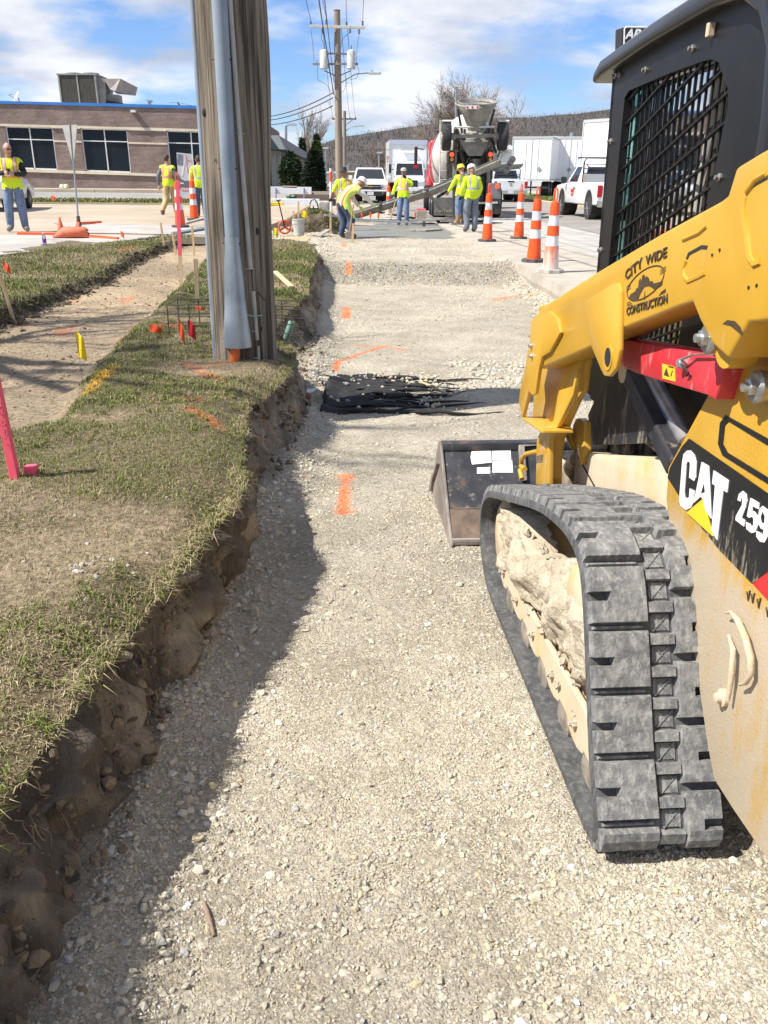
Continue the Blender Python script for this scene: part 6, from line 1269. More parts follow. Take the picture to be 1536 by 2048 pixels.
MB().tube([fq(678, 168), fq(694, 158), fq(712, 148), fq(738, 146)], .022, 6).build('lamp_arm', GALV, fp, smooth=60); MB().beam(fq(738, 146), fq(762, 146.5), .22, .09).build('luminaire', CERAM, fp, bevel=.02); MB().cyl(fq(744, 145), fq(744, 141.5), .05, n=8).build('photocell', HARD, fp)
def wire(name, a, c, sag, r, par, n=16):
    a, c = Vector(a), Vector(c); MB().tube([a+(c-a)*t-Vector((0, 0, sag*4*t*(1-t))) for t in np.linspace(0, 1, n)], r, 4).build(name, WIREM, par)
for (x, y), (dx_, z_), sg in (((622, 43), (-1.9, 9.9), .25), ((653, 39), (-1.5, 9.9), .3), ((693, 44), (-.1, 9.9), .25), ((725, 42), (.5, 9.9), .3)): wire('span_wire', fq(x, y, -.2), Vector((dx_, 5.7, z_+.4))-fp.location, sg, .012, fp)
wire('span_wire', fq(668, 190, -.1), Vector((-.9, 5.8, 7.6))-fp.location, .2, .02, fp); wire('span_wire', fq(668, 165, -.1), Vector((-.7, 5.8, 8.2))-fp.location, .2, .015, fp)
for y0, y1 in ((186, 226), (196, 232), (212, 238)): wire('service_drop', fq(666, y0, -.1), PY(470, y1+8, 47)-fp.location, .35, .02, fp)
for pts in (((634, 120), (636, 160), (655, 172), (662, 185)), ((690, 150), (694, 165), (688, 182), (680, 187)), ((655, 120), (660, 148), (664, 165), (666, 190)), ((622, 60), (626, 90), (628, 122)), ((718, 70), (714, 95), (713, 128)), ((645, 66), (642, 78), (650, 92)), ((700, 66), (684, 80), (682, 96)), ((657, 205), (660, 214), (664, 220)), ((714, 130), (718, 145), (713, 158), (700, 160))): MB().tube([fq(x, y, -.18) for x, y in pts], .010, 4).build('lead_wire', WIREM, fp)
Y3 = 92.0; pb = PY(690, 372, Y3); f2 = empty('street_pole', (pb.x, Y3, .5), 0, 'farther street utility pole with a single crossarm and lamp', 'utility pole'); fq2 = lambda x, y: PY(x, y, Y3)-f2.location
MB().tube([(0, 0, -.3), fq2(689, 222)], [.19, .15], 10).build('shaft', POLEG, f2, smooth=60); MB().beam(fq2(664, 238), fq2(713, 238), .12, .12).build('crossarm', DKS, f2)
for x in (666, 700, 711): MB().cyl(fq2(x, 238), fq2(x, 234), .06, n=6).build('insulator', HARD, f2)
MB().tube([fq2(694, 248), fq2(705, 240)], .03, 5).build('arm_strut', DKS, f2); MB().tube([fq2(692, 262), fq2(702, 254), fq2(718, 252)], .04, 5).build('lamp_arm', GALV, f2); MB().beam(fq2(718, 252), fq2(729, 252), .3, .14).build('luminaire', CERAM, f2)
for x in (666, 700, 711): wire('span_wire', fq2(x, 234), Vector(fq(672+(x-690)*1.1, 58, 0))+fp.location-f2.location, .5, .014, f2)
wire('span_wire', fq2(694, 300), PY(800, 290, 160)-f2.location, .3, .03, f2)
def lamp_post(px, pyt, pyb, Y, arm, label):
    a = PY(px, pyb, Y); r = empty('lamp_post', a, 0, label, 'lamp post', 'distant lamp posts'); t = PY(px, pyt, Y)-a; MB().cyl((0, 0, -.2), t, .12, .09, 8).build('shaft', GALV, r); e_ = PY(px+arm[0], pyt+arm[1], Y)-a; MB().beam(t, e_, .08, .08).build('lamp_arm', GALV, r); MB().box(e_, (.7, .3, .18)).build('lamp_head', CERAM, r)
lamp_post(572, 252, 366, 70, (12, -3), 'lamp post rising behind the office building roof'); lamp_post(651, 298, 366, 120, (0, -2), 'slim lamp post left of the transformer pole'); lamp_post(912, 178, 366, 84, (5, -6), 'tall floodlight pole behind the mixer truck'); lamp_post(758, 306, 366, 120, (1, -1), 'thin bare post above the white pickup front')
# ================================================================== vehicles (local frame: x right, y forward, z up)
CARW = mat('white_car_paint', (.72, .73, .75), (.76, .77, .78), scale=1, rough=.25, coat=.6)
CHROME = mat('chrome_trim', (.55, .56, .58), rough=.15, metal=.9)
TYRE = mat('tyre_rubber', (.022, .022, .023), (.04, .04, .04), scale=12, rough=.85)
RIMM = mat('alloy_rim', (.45, .46, .47), (.52, .53, .54), scale=9, rough=.3, metal=.7)
PLAST = mat('black_trim', (.02, .02, .022), (.03, .03, .032), scale=6, rough=.5)
CGLASS = mat('car_glass', (.012, .016, .019), (.02, .026, .03), scale=1.5, rough=.05, spec=.7)
TAIL = mat('tail_lamp_red', (.50, .008, .008), (.42, .01, .01), scale=20, rough=.25)
LAMP = mat('head_lamp', (.62, .64, .66), (.4, .42, .44), scale=20, rough=.12)
AMB = mat('amber_lamp', (.85, .36, .02), rough=.3)
PLATE = mat('number_plate', (.62, .64, .62), (.70, .70, .68), scale=25, rough=.5)
def wheel(par, x, y, r, w_, rim=RIMM, out=1, spokes=6, name='wheel', z=None):
    z = r if z is None else z
    o = MB().lathe([(r*.62, -w_/2), (r*.92, -w_/2), (r, -w_*.32), (r, w_*.32), (r*.92, w_/2), (r*.62, w_/2)], (x, y, z), (1, 0, 0), 24).build(name, TYRE, par, smooth=40)
    b = MB(); s = 1 if out > 0 else -1; b.lathe([(r*.64, -w_*.42), (r*.64, w_*.42)], (x, y, z), (1, 0, 0), 20)
    for k in range(spokes):
        a = 2*math.pi*k/spokes; b.beam((x+s*w_*.44, y, z), (x+s*w_*.44, y+r*.6*math.cos(a), z+r*.6*math.sin(a)), w_*.1, r*.16, (1, 0, 0))
    b.lathe([(r*.16, 0), (r*.14, .02)], (x+s*w_*.47, y, z), (s, 0, 0), 12); b.build('rim', rim, o, smooth=40); return o
def arch(yc, r, z0, n=8): return [(yc-r*math.cos(math.pi*i/n), z0+r*math.sin(math.pi*i/n)*1.0) for i in range(n+1)]
def frustum(b, lo, hi):   # lo/hi: (half width, y front, y back, z)
    (w0, f0, r0, z0), (w1, f1, r1, z1) = lo, hi
    return b.prism([(-w0, r0, z0), (w0, r0, z0), (w0, f0, z0), (-w0, f0, z0)], [(-w1, r1, z1), (w1, r1, z1), (w1, f1, z1), (-w1, f1, z1)])
def glass_on(par, lo, hi, side, a=.08, c=.92, e0=.10, e1=.90, off=.004, name='window'):
    (w0, f0, r0, z0), (w1, f1, r1, z1) = lo, hi; L_ = lambda p, q, t: Vector(p)+(Vector(q)-Vector(p))*t
    crn = {'front': ((-w0, f0, z0), (w0, f0, z0), (w1, f1, z1), (-w1, f1, z1)), 'rear': ((w0, r0, z0), (-w0, r0, z0), (-w1, r1, z1), (w1, r1, z1)), 'left': ((-w0, r0, z0), (-w0, f0, z0), (-w1, f1, z1), (-w1, r1, z1)), 'right': ((w0, f0, z0), (w0, r0, z0), (w1, r1, z1), (w1, f1, z1))}[side]
    A, B, C_, D_ = [Vector(v) for v in crn]; P = lambda u, v: L_(L_(A, B, u), L_(D_, C_, u), v)
    q = [P(a, e0), P(c, e0), P(c, e1), P(a, e1)]; nrm = (q[1]-q[0]).cross(q[3]-q[0]).normalized(); 
    cen = (Vector((0, (f0+r0)/2, (z0+z1)/2))); nrm = nrm if nrm.dot(q[0]-cen) > 0 else -nrm
    return MB().prism([v+nrm*off for v in q], [v-nrm*.01 for v in q]).build(name, CGLASS, par)
def pickup(loc, rz, label, kind):
    r = empty('pickup_truck', loc, rz, label, 'pickup', 'white pickup trucks'); W_ = .94; wr = .39; yf, yr = 1.72, -1.72
    prof = [(-2.66, .52)]+arch(yr, .47, .50)+arch(yf, .47, .50)+[(2.55, .46), (2.66, .60), (2.66, .98), (2.50, 1.10), (1.30, 1.17), (-2.66, 1.22), (-2.70, .80)]
    MB().ext(prof, 'x', -W_, W_).build('body', CARW, r, bevel=.05, seg=3, smooth=40)
    b1 = .15 if kind != 'reg' else -.25; lo = (.90, 1.42, -.95 if kind != 'reg' else -.35, 1.16); hi = (.72, .62, -.78 if kind != 'reg' else -.22, 1.80)
    frustum(MB(), lo, hi).build('cab', CARW, r, bevel=.05, seg=3, smooth=40)
    glass_on(r, lo, hi, 'front', .05, .95, .10, .88, .006, 'windscreen'); glass_on(r, lo, hi, 'rear', .10, .90, .18, .86, .006, 'rear_window')
    for s in ('left', 'right'):
        if kind == 'reg': glass_on(r, lo, hi, s, .16, .80, .10, .88, .006)
        else: glass_on(r, lo, hi, s, .10, .46, .10, .88, .006); glass_on(r, lo, hi, s, .50, .82, .10, .88, .006)
    for x in (-1, 1):
        for y in (yf, yr):
            wheel(r, x*(W_-.13), y, wr, .26, out=x)
            MB().lathe([(.455, 0), (.455, .5)], (x*(W_-.52) if x > 0 else -W_+.02, y, .52), (1, 0, 0), 20).build('wheel_well', DARK, r)
        MB().box((x*1.06, 1.12, 1.28), (.20, .12, .22)).build('mirror', CARW if kind == 'chev' else PLAST, r, bevel=.03)
        MB().box((x*.99, 1.12, 1.22), (.12, .05, .05)).build('mirror_arm', PLAST, r)
        for y in ((.35, -.55) if kind != 'reg' else (.05,)): MB().box((x*(W_+.008), y, 1.02), (.03, .16, .035)).build('door_handle', PLAST, r)
    if kind == 'chev':
        MB().ext([(-.60, .72), (.60, .72), (.55, .95), (-.55, .95)], 'y', 2.665, 2.69).build('grille', PLAST, r, bevel=.01)
        MB().box((0, 2.695, .845), (1.5, .03, .035)).build('grille_bar', CHROME, r); MB().box((0, 2.71, .845), (.22, .02, .06)).build('badge', mat('gold_badge', (.65, .42, .06), rough=.3, metal=.5), r, bevel=.008)
        for s in (-1, 1): MB().prism([(s*.60, 2.66, .80), (s*.93, 2.52, .84), (s*.93, 2.50, .98), (s*.58, 2.66, .97)], [(s*.60, 2.70, .80), (s*.945, 2.56, .84), (s*.945, 2.54, .98), (s*.58, 2.70, .97)]).build('headlight', LAMP, r, bevel=.01)
        MB().ext([(-.66, .38), (.66, .38), (.60, .60), (-.60, .60)], 'y', 2.67, 2.70).build('lower_intake', PLAST, r, bevel=.01); MB().box((0, 2.72, .50), (.34, .02, .17)).build('number_plate', PLATE, r)
        for s in (-1, 1): MB().box((s*.78, 2.66, .52), (.20, .06, .14)).build('fog_lamp', PLAST, r, bevel=.01)
        MB().box((0, 2.64, .64), (1.86, .10, .10)).build('bumper', CARW, r, bevel=.03)
    else:
        MB().box((0, -2.76, .56), (1.86, .14, .20)).build('bumper', CHROME, r, bevel=.03); MB().box((0, -2.84, .58), (.32, .02, .16)).build('number_plate', PLATE, r)
        MB().box((0, -2.705, .96), (1.52, .02, .44)).build('tailgate', CARW, r, bevel=.01); MB().lathe([(.09, 0), (.07, .02)], (0, -2.715, .96), (0, -1, 0), 5).build('badge', CHROME, r); MB().box((0, -2.72, 1.13), (.34, .02, .08)).build('gate_handle', PLAST, r)
        for s in (-1, 1): MB().box((s*.86, -2.69, .95), (.16, .05, .36)).build('tail_lamp', TAIL, r, bevel=.01)
        # headache rack
        yb = -1.0 if kind != 'reg' else -.42; zt_ = 1.86 if kind != 'reg' else 2.0
        b = MB(); b.tube([(-.80, yb, 1.2), (-.80, yb, zt_-.12), (-.70, yb, zt_), (.70, yb, zt_), (.80, yb, zt_-.12), (.80, yb, 1.2)], .03, 8); b.build('rack', PLAST, r, smooth=50)
        for k in range(4 if kind == 'reg' else 2): MB().tube([(-.8, yb, 1.35+k*.15), (.8, yb, 1.35+k*.15)], .015, 5).build('rack_bar', PLAST, r)
        if kind == 'reg':
            for s in (-1, 1): MB().tube([(s*.8, yb, zt_), (s*.8, yb+.75, zt_+.02), (s*.75, yb+.9, zt_-.02)], .025, 6).build('rack_rail', PLAST, r)
            for k in range(3): MB().tube([(-.8, yb+.2+.3*k, zt_+.01), (.8, yb+.2+.3*k, zt_+.01)], .018, 5).build('rack_rail', PLAST, r)
            MB().box((0, yb-.45, 1.25), (1.7, .55, .45)).build('tool_box', mat('tool_box_alu', (.4, .4, .4), rough=.4, metal=.5), r, bevel=.02)
            MB().box((-W_-.012, .30, .93), (.006, .30, .10)).build('door_logo', VRED, r); MB().box((-W_-.012, .28, .80), (.006, .20, .08)).build('door_logo', VRED, r); MB().box((-W_-.012, .12, .93), (.006, .05, .20)).build('door_logo', VRED, r)
        else:
            MB().box((0, yb, zt_+.07), (.34, .16, .09)).build('beacon', AMB, r, bevel=.02)
    return r
p = PZ(741, 407, .30); pickup((p.x, p.y+2.7, .30), math.pi, 'white pickup facing the camera on the street left of the box truck', 'chev')
p = PZ(1012, 406, .33); pickup((p.x+.2, p.y+2.6, .33), 0, 'white pickup with amber beacon seen from behind right of the mixer', 'ram')
a, c = PZ(1131, 433, .30), PZ(1180, 441, .30); pickup((a.x+.80, (a.y+c.y)/2, .30), R(1.5), 'white work pickup with ladder rack driving away beside the loader cab', 'reg')
# white car behind the bald man
p = PZ(57, 418, .45); r = empty('white_car', (p.x-.62, p.y-1.45, .46), R(6), 'white car mostly hidden behind the bald man', 'car')
prof = [(-2.2, .45)]+arch(-1.35, .37, .36)+arch(1.35, .37, .36)+[(2.1, .35), (2.2, .55), (2.12, .78), (1.3, .98), (-1.6, 1.02), (-2.2, .92)]
MB().ext(prof, 'x', -.88, .88).build('body', CARW, r, bevel=.07, seg=3, smooth=40); lo = (.84, 1.15, -1.65, .97); hi = (.62, .25, -.95, 1.45); frustum(MB(), lo, hi).build('cabin', CARW, r, bevel=.06, seg=3, smooth=40)
for s in ('front', 'rear', 'left', 'right'): glass_on(r, lo, hi, s, .08, .92, .1, .9, .006)
for x in (-1, 1):
    for y in (-1.35, 1.35): wheel(r, x*.77, y, .33, .21, out=x, spokes=7)
# ------------------------------------------------------------------ trailers
TRW = mat('trailer_white', (.84, .85, .86), (.80, .81, .83), scale=.6, rough=.5); TRG = mat('trailer_trim', (.45, .46, .46), rough=.5)
def trailer(loc, rz, ln, label, mark=0, h=2.75):
    r = empty('semi_trailer', loc, rz, label, 'trailer', 'white box trailers'); w_ = 1.28
    MB().span((-w_, 0, 1.1), (w_, ln, 1.1+h)).build('box', TRW, r); 
    for z in (1.1, 1.1+h): MB().span((-w_-.03, -.03, z-.07), (w_+.03, ln+.03, z+.07)).build('rail', TRG, r)
    for x in (-w_, w_):
        for y in (0, ln): MB().span((x-.04, y-.04, 1.15), (x+.04, y+.04, 1.1+h)).build('corner_post', TRG, r)
    MB().span((-.012, -.035, 1.15), (.012, 0.0, 1.03+h)).build('door_seam', TRG, r)
    for x in (-.4, .4): MB().cyl((x, -.03, 1.15), (x, -.03, 1.0+h), .016, n=6).build('lock_rod', TRW, r)
    MB().span((-w_, -.02, .55), (w_, .05, .68)).build('underride_bar', PLAST, r)
    for x in (-.9, .9): 
        for y in (1.1, 2.3): wheel(r, x, y, .5, .5, out=x, spokes=5)
        MB().span((x-.05, ln*.72, 0), (x+.05, ln*.72+.1, 1.1)).build('landing_leg', PLAST, r)
    for i in range(mark): 
        q = (.55-.55*i, -.045, 1.75); MB().prism([Vector(q)+Vector((.16, 0, 0)), Vector(q)+Vector((0, 0, .16)), Vector(q)+Vector((-.16, 0, 0)), Vector(q)+Vector((0, 0, -.16))], [Vector(q)+Vector((.16, .02, 0)), Vector(q)+Vector((0, .02, .16)), Vector(q)+Vector((-.16, .02, 0)), Vector(q)+Vector((0, .02, -.16))]).build('placard', mat('placard_grey', (.28, .30, .30), rough=.6), r)
    return r
p = PY(1058, 392, 60); trailer((p.x, 60, .45), R(-20), 9, 'white box trailer with dark marks right behind the amber beacon pickup', 1, 2.55)
p = PY(1128, 392, 63); trailer((p.x+.2, 63, .45), R(-18), 10, 'white box trailer with placards left of the biggest trailer', 2, 2.7)
p = PY(1128, 388, 47); q = PY(1230, 392, 36); ang = math.atan2(-(p.x-q.x), p.y-q.y); trailer((p.x+1.0+math.sin(ang)*0+.6, 46.5, .42), R(-152), 13, 'largest white box trailer, its long side beside the loader cab', 0, 2.75)
# ------------------------------------------------------------------ box truck
p = PY(817, 398, 60); r = empty('box_truck', (p.x, 60, .34), math.pi, 'white box truck facing the camera behind the capped worker', 'truck')
MB().span((-1.22, -6.5, 1.0), (1.22, -1.0, 3.55)).build('cargo_box', TRW, r, bevel=.03); MB().span((-1.25, -1.03, 3.30), (1.25, -.93, 3.58)).build('box_cap', mat('blue_grey_cap', (.45, .50, .58), rough=.5), r)
MB().span((-1.26, -6.5, .95), (-1.2, -.95, 3.55)).build('box_trim', TRG, r); MB().span((1.2, -6.5, .95), (1.26, -.95, 3.55)).build('box_trim', TRG, r)
for zz_ in (2.55, 2.40, 2.25): MB().span((1.262, -4.2, zz_), (1.272, -2.3, zz_+.08)).build('side_stripe', VRED, r)
MB().span((-.35, -.93, 2.95), (.50, -.75, 3.10)).build('reefer_vent', TRG, r)
lo = (1.0, .55, -.9, 1.35); hi = (.90, .10, -.9, 2.25); frustum(MB(), lo, hi).build('cab', CARW, r, bevel=.05, seg=3, smooth=40); glass_on(r, lo, hi, 'front', .05, .95, .06, .86, .006, 'windscreen')
for s in ('left', 'right'): glass_on(r, lo, hi, s, .2, .85, .1, .85, .006)
MB().ext([(-.9, .55), (1.75, .55), (1.8, .75), (1.75, 1.12), (1.5, 1.28), (.5, 1.42), (-.9, 1.42)], 'x', -.92, .92).build('hood', CARW, r, bevel=.08, seg=3, smooth=40)
MB().span((-.45, 1.79, .72), (.45, 1.83, 1.12)).build('grille', PLAST, r); MB().span((-1.0, 1.75, .45), (1.0, 1.92, .68)).build('bumper', CARW, r, bevel=.03)
for s in (-1, 1):
    MB().span((s*.58, 1.76, .80), (s*.85, 1.80, 1.02)).build('headlight', LAMP, r); MB().box((s*1.28, .75, 1.80), (.16, .10, .55)).build('mirror', PLAST, r, bevel=.02); MB().box((s*1.12, .65, 1.75), (.2, .04, .04)).build('mirror_arm', PLAST, r)
    wheel(r, s*.85, 1.1, .46, .28, out=s); wheel(r, s*.88, -4.6, .46, .5, out=s)
# ------------------------------------------------------------------ concrete mixer truck
MIXG = mat('concrete_splashed_steel', (.20, .192, .168), (.32, .305, .27), scale=3, rough=.8, dirt=(.22, .21, .185), dirt_amt=-.08, dscale=5)
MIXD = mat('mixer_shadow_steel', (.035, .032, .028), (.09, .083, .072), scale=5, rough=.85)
MIXW = mat('mixer_white', (.60, .58, .53), (.68, .66, .62), scale=2, rough=.5, dirt=(.40, .37, .31), dirt_amt=-.08, dscale=3)
MIXR = mat('mixer_red', (.52, .015, .03), (.58, .02, .04), scale=2, rough=.4, coat=.3)
YM = 31.8; pc = PY(937, 437, YM); mx_ = empty('mixer_truck', (pc.x, YM, .275), R(-2.0), 'concrete mixer truck seen from behind with its chute swung out left', 'mixer truck'); MZ = mx_.location.copy()
mq = lambda x, y, d=0.0: PY(x, y, YM+d)-MZ
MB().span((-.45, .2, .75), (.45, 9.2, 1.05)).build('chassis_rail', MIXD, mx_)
for s in (-1, 1):
    wheel(mx_, s*.98, 1.2, .52, .56, MIXW, s, 0); wheel(mx_, s*.98, 2.55, .52, .56, MIXW, s, 0); wheel(mx_, s*1.05, 7.6, .52, .34, MIXW, s, 0)
    MB().lathe([(.66, -.32), (.66, .32)], (s*.98, 1.2, .60), (1, 0, 0), 24, False).build('fender', MIXW, mx_, fix=False) if False else None
# drum
ax = Vector((0, .965, -.262)); d0 = Vector((0.02, .35, 2.95)); b = MB(); b.cur = 0
prof = [(.42, 0), (.55, .05), (.80, .9), (1.12, 2.3), (1.20, 3.0), (1.20, 4.6), (.95, 5.9), (.6, 6.4)]
DRUMM = None
mt = bpy.data.materials.new('drum_paint'); mt.use_nodes = True; t = mt.node_tree; L = t.links.new; bs2 = t.nodes['Principled BSDF']; bs2.inputs['Roughness'].default_value = .5
co = N(t, 'ShaderNodeTexCoord'); s_ = N(t, 'ShaderNodeSeparateXYZ'); L(co.outputs['Object'], s_.inputs[0]); ma = N(t, 'ShaderNodeMath', operation='MULTIPLY_ADD', i_1=.9, i_2=0.0); L(s_.outputs[2], ma.inputs[0]); ad = N(t, 'ShaderNodeMath', operation='ADD'); L(s_.outputs[1], ad.inputs[0]); L(ma.outputs[0], ad.inputs[1])
rp_ = N(t, 'ShaderNodeValToRGB'); rp_.color_ramp.interpolation = 'CONSTANT'; e = rp_.color_ramp.elements; e[0].color = (.62, .60, .56, 1); e[1].position = .48; e[1].color = (.50, .02, .05, 1)
for ps, cl_ in ((.60, (.62, .61, .60, 1)), (.64, (.05, .06, .12, 1)), (.70, (.62, .61, .60, 1)), (.78, (.5, .02, .05, 1))): q_ = e.new(ps); q_.color = cl_
mr = N(t, 'ShaderNodeMapRange', i_1=1.0, i_2=10.0); L(ad.outputs[0], mr.inputs[0]); L(mr.outputs[0], rp_.inputs[0]); L(rp_.outputs[0], bs2.inputs['Base Color'])
b.lathe(prof, d0, ax, 32); b.build('drum', mt, mx_, smooth=50)
for k, (rr, hh) in enumerate(((1.215, 3.0), (1.215, 4.5))): MB().lathe([(rr, hh-.06), (rr+.02, hh), (rr, hh+.06)], d0, ax, 32, False).build('drum_ring', MIXG, mx_, fix=False)
# cab
MB().span((-1.0, 8.0, .9), (1.2, 9.6, 2.85)).build('cab', MIXR, mx_, bevel=.12, seg=3, smooth=40); MB().span((-1.0, 9.4, .7), (1.0, 10.9, 1.75)).build('hood', MIXR, mx_, bevel=.12, seg=3, smooth=40)
MB().span((-1.01, 8.5, 1.9), (-.99, 9.3, 2.5)).build('side_window', CGLASS, mx_)
for s in (-1, 1): MB().box((s*1.55, 9.2, 2.25), (.14, .16, .75)).build('mirror', PLAST, mx_, bevel=.03); MB().tube([(s*1.2, 9.2, 2.5), (s*1.55, 9.2, 2.55)], .025, 5).build('mirror_arm', PLAST, mx_)
MB().box((-1.55, 9.1, 1.80), (.2, .1, .12)).build('signal_lamp', TAIL, mx_)
# pedestal, posts and ladder
for x0 in (908, 975): MB().beam(mq(x0, 430, .1), mq(x0+2, 255, .35), .13, .13, (0, 1, 0)).build('rear_post', MIXG, mx_, bevel=.01)
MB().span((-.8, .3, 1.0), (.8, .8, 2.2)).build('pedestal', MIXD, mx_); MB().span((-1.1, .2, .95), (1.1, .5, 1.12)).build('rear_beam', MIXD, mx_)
for dx_ in (0, .32): MB().tube([mq(878, 405, .4)+Vector((dx_, 0, 0)), mq(880, 240, .4)+Vector((dx_, 0, 0))], .02, 5).build('ladder_rail', MIXW, mx_)
for k in range(9): q = mq(878+k*.2, 395-k*18, .4); MB().tube([q, q+Vector((.32, 0, 0))], .014, 4).build('ladder_rung', MIXW, mx_)
# charge hopper
c0_, c1_ = mq(951, 254, -.15), mq(950, 207, -.35)
MB().lathe([(.25, -.1), (.27, 0), (.42, .30), (.64, .68), (.66, .80), (.63, .80), (.40, .3), (.22, 0)], c0_, Vector((0, -.22, 1)), 28, False).build('charge_hopper', MIXG, mx_, smooth=50, fix=False)
MB().tube([mq(951, 208, -.32)+Vector((.655*math.cos(a), .62*math.sin(a), .15*math.sin(a))) for a in np.linspace(0, 2*math.pi, 28, endpoint=False)], .03, 6, True).build('hopper_rim', MIXG, mx_)
MB().box(mq(947, 214.5, -1.0), (.44, .03, .11)).build('lamp_bar', REFL, mx_)
for x in (937, 947, 957): MB().lathe([(.035, 0), (.03, .02)], mq(x, 214.5, -1.02), (0, -1, 0), 10).build('marker_lamp', TAIL, mx_)
for s in (-1, 1): MB().beam(c0_+Vector((s*.35, .1, -.55)), c0_+Vector((s*.62, 0, .55)), .07, .10, (0, 1, 0)).build('hopper_brace', MIXD, mx_)
# booster axle, folded up
for x, s in ((893.5, -1), (1005.5, 1)):
    q = mq(x, 273, -.25); o = wheel(mx_, q.x, q.y, .455, .30, MIXW, s, 0, z=q.z); 
    rg = []
    for k in range(7): a = R(20+k*16); rg.append([(q.x-.17, q.y+.52*math.cos(a), q.z+.52*math.sin(a)), (q.x+.17, q.y+.52*math.cos(a), q.z+.52*math.sin(a)), (q.x+.17, q.y+.49*math.cos(a), q.z+.49*math.sin(a)), (q.x-.17, q.y+.49*math.cos(a), q.z+.49*math.sin(a))])
    MB().loft(rg).build('wheel_fender', MIXW, mx_, smooth=40)
    MB().lathe([(.12, 0), (.12, .1), (.07, .16)], q-Vector((s*.15, 0, 0)), (-s, 0, 0), 12).build('hub', MIXG, mx_)
MB().cyl(mq(903, 272, -.25), mq(997, 270, -.25), .075, n=10).build('booster_axle', MIXG, mx_); MB().cyl(mq(910, 254.5, -.4), mq(990, 253.5, -.4), .028, n=8).build('booster_bar', MIXW, mx_)
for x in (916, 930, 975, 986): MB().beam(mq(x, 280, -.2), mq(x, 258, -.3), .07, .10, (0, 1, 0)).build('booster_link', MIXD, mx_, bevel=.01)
for s, x in ((-1, 912), (1, 984)): MB().beam(mq(x, 262, -.2), mq(x-s*2, 300, 1.2), .12, .14, (0, 1, 0)).build('booster_arm', MIXG, mx_, bevel=.01)
# discharge
MB().loft([[mq(919, 277, -.1), mq(979, 276, -.1), mq(985, 285, .3), mq(917, 285, .3)], [mq(926, 292, -.15), mq(972, 292, -.15), mq(978, 296, .2), mq(924, 296, .2)], [mq(938, 312, -.1), mq(962, 312, -.1), mq(964, 312, .2), mq(936, 312, .2)]]).build('collector', MIXG, mx_, bevel=.01)
MB().cyl(mq(950, 318, 0), mq(950, 345, 0), .20, .26, 14).build('chute_pivot', MIXD, mx_, smooth=40); MB().span((-.5, .1, .5), (.5, .35, 1.4)).build('rear_plate', MIXD, mx_)
MB().tube([mq(936, 360, -.2), mq(945, 375, -.3), mq(938, 390, -.3), mq(930, 380, -.2)], .05, 7).build('hose', WIREM, mx_, smooth=60)
for k in range(16):      # hydraulic lines and struts behind the hopper
    xa, ya = 912+random.random()*72, 262+random.random()*60; MB().tube([mq(xa, ya, .1+.4*random.random()), mq(xa+random.uniform(-9, 9), ya+random.uniform(8, 26), .1), mq(xa+random.uniform(-14, 14), ya+random.uniform(24, 50), .2)], random.choice((.02, .03, .05)), 6).build('hydraulic_line', random.choice((MIXD, MIXD, WIREM, MIXG)), mx_)
for x in (920, 968): MB().beam(mq(x, 300, .15), mq(x+(944-x)*.6, 350, .15), .10, .14, (0, 1, 0)).build('discharge_brace', MIXD, mx_, bevel=.01)
# lamps, tool boxes, mud flaps
for x in (904, 981):
    MB().box(mq(x, 313, -.05), (.20, .08, .40)).build('lamp_box', PLAST, mx_, bevel=.01)
    MB().lathe([(.075, 0), (.06, .03)], mq(x, 309, -.10), (0, -1, 0), 14).build('tail_lamp', mat('lit_tail_lamp', (.6, .02, .01), rough=.3, emit=((1, .06, .02), 1.6)), mx_); MB().lathe([(.06, 0), (.05, .03)], mq(x, 319, -.10), (0, -1, 0), 12).build('tail_lamp', AMB, mx_)
MB().prism(pq_ := [mq(x, y, -.15) for x, y in ((869, 366), (906, 366), (906, 396), (869, 396))], [v+Vector((0, .5, 0)) for v in pq_]).build('rear_box', MIXW, mx_, bevel=.02)
flp = [mq(x, y, -.15) for x, y in ((868, 396.5), (906, 396.5), (906, 431), (868, 431))]; flap = MB().prism(flp, [v+Vector((0, .02, 0)) for v in flp]).build('mud_flap', mat('mud_flap_rubber', (.11, .11, .105), (.17, .165, .155), scale=5, rough=.8), mx_)
lettering('Con-Tech', mat('flap_print', (.42, .36, .25), rough=.7), flap, mq(887, 422, -.16), (1, 0, 0), (0, 0, 1), .15, bold=.002, sx=1.0)
rbx = [mq(x, y, -.1) for x, y in ((975, 366), (1002, 366), (1002, 398), (975, 398))]; MB().prism(rbx, [v+Vector((0, .5, 0)) for v in rbx]).build('rear_box', mat('box_grey', (.16, .165, .17), (.21, .21, .21), scale=3, rough=.6), mx_, bevel=.02)
rbx = [mq(x, y, -.1) for x, y in ((974, 398.5), (1002, 398.5), (1001, 428), (974, 428))]; MB().prism(rbx, [v+Vector((0, .02, 0)) for v in rbx]).build('mud_flap', MIXD, mx_)
MB().lathe([(.085, 0), (.07, .03)], mq(877, 374, -.16), (0, -1, 0), 14).build('tail_lamp', MATS['lit_tail_lamp'], mx_); MB().lathe([(.075, 0), (.06, .03)], mq(994.5, 373, -.11), (0, -1, 0), 14).build('tail_lamp', MATS['lit_tail_lamp'], mx_)
MB().beam(mq(925, 407, -.1), mq(995, 405, -.1), .08, .06).build('step_bar', MIXW, mx_)
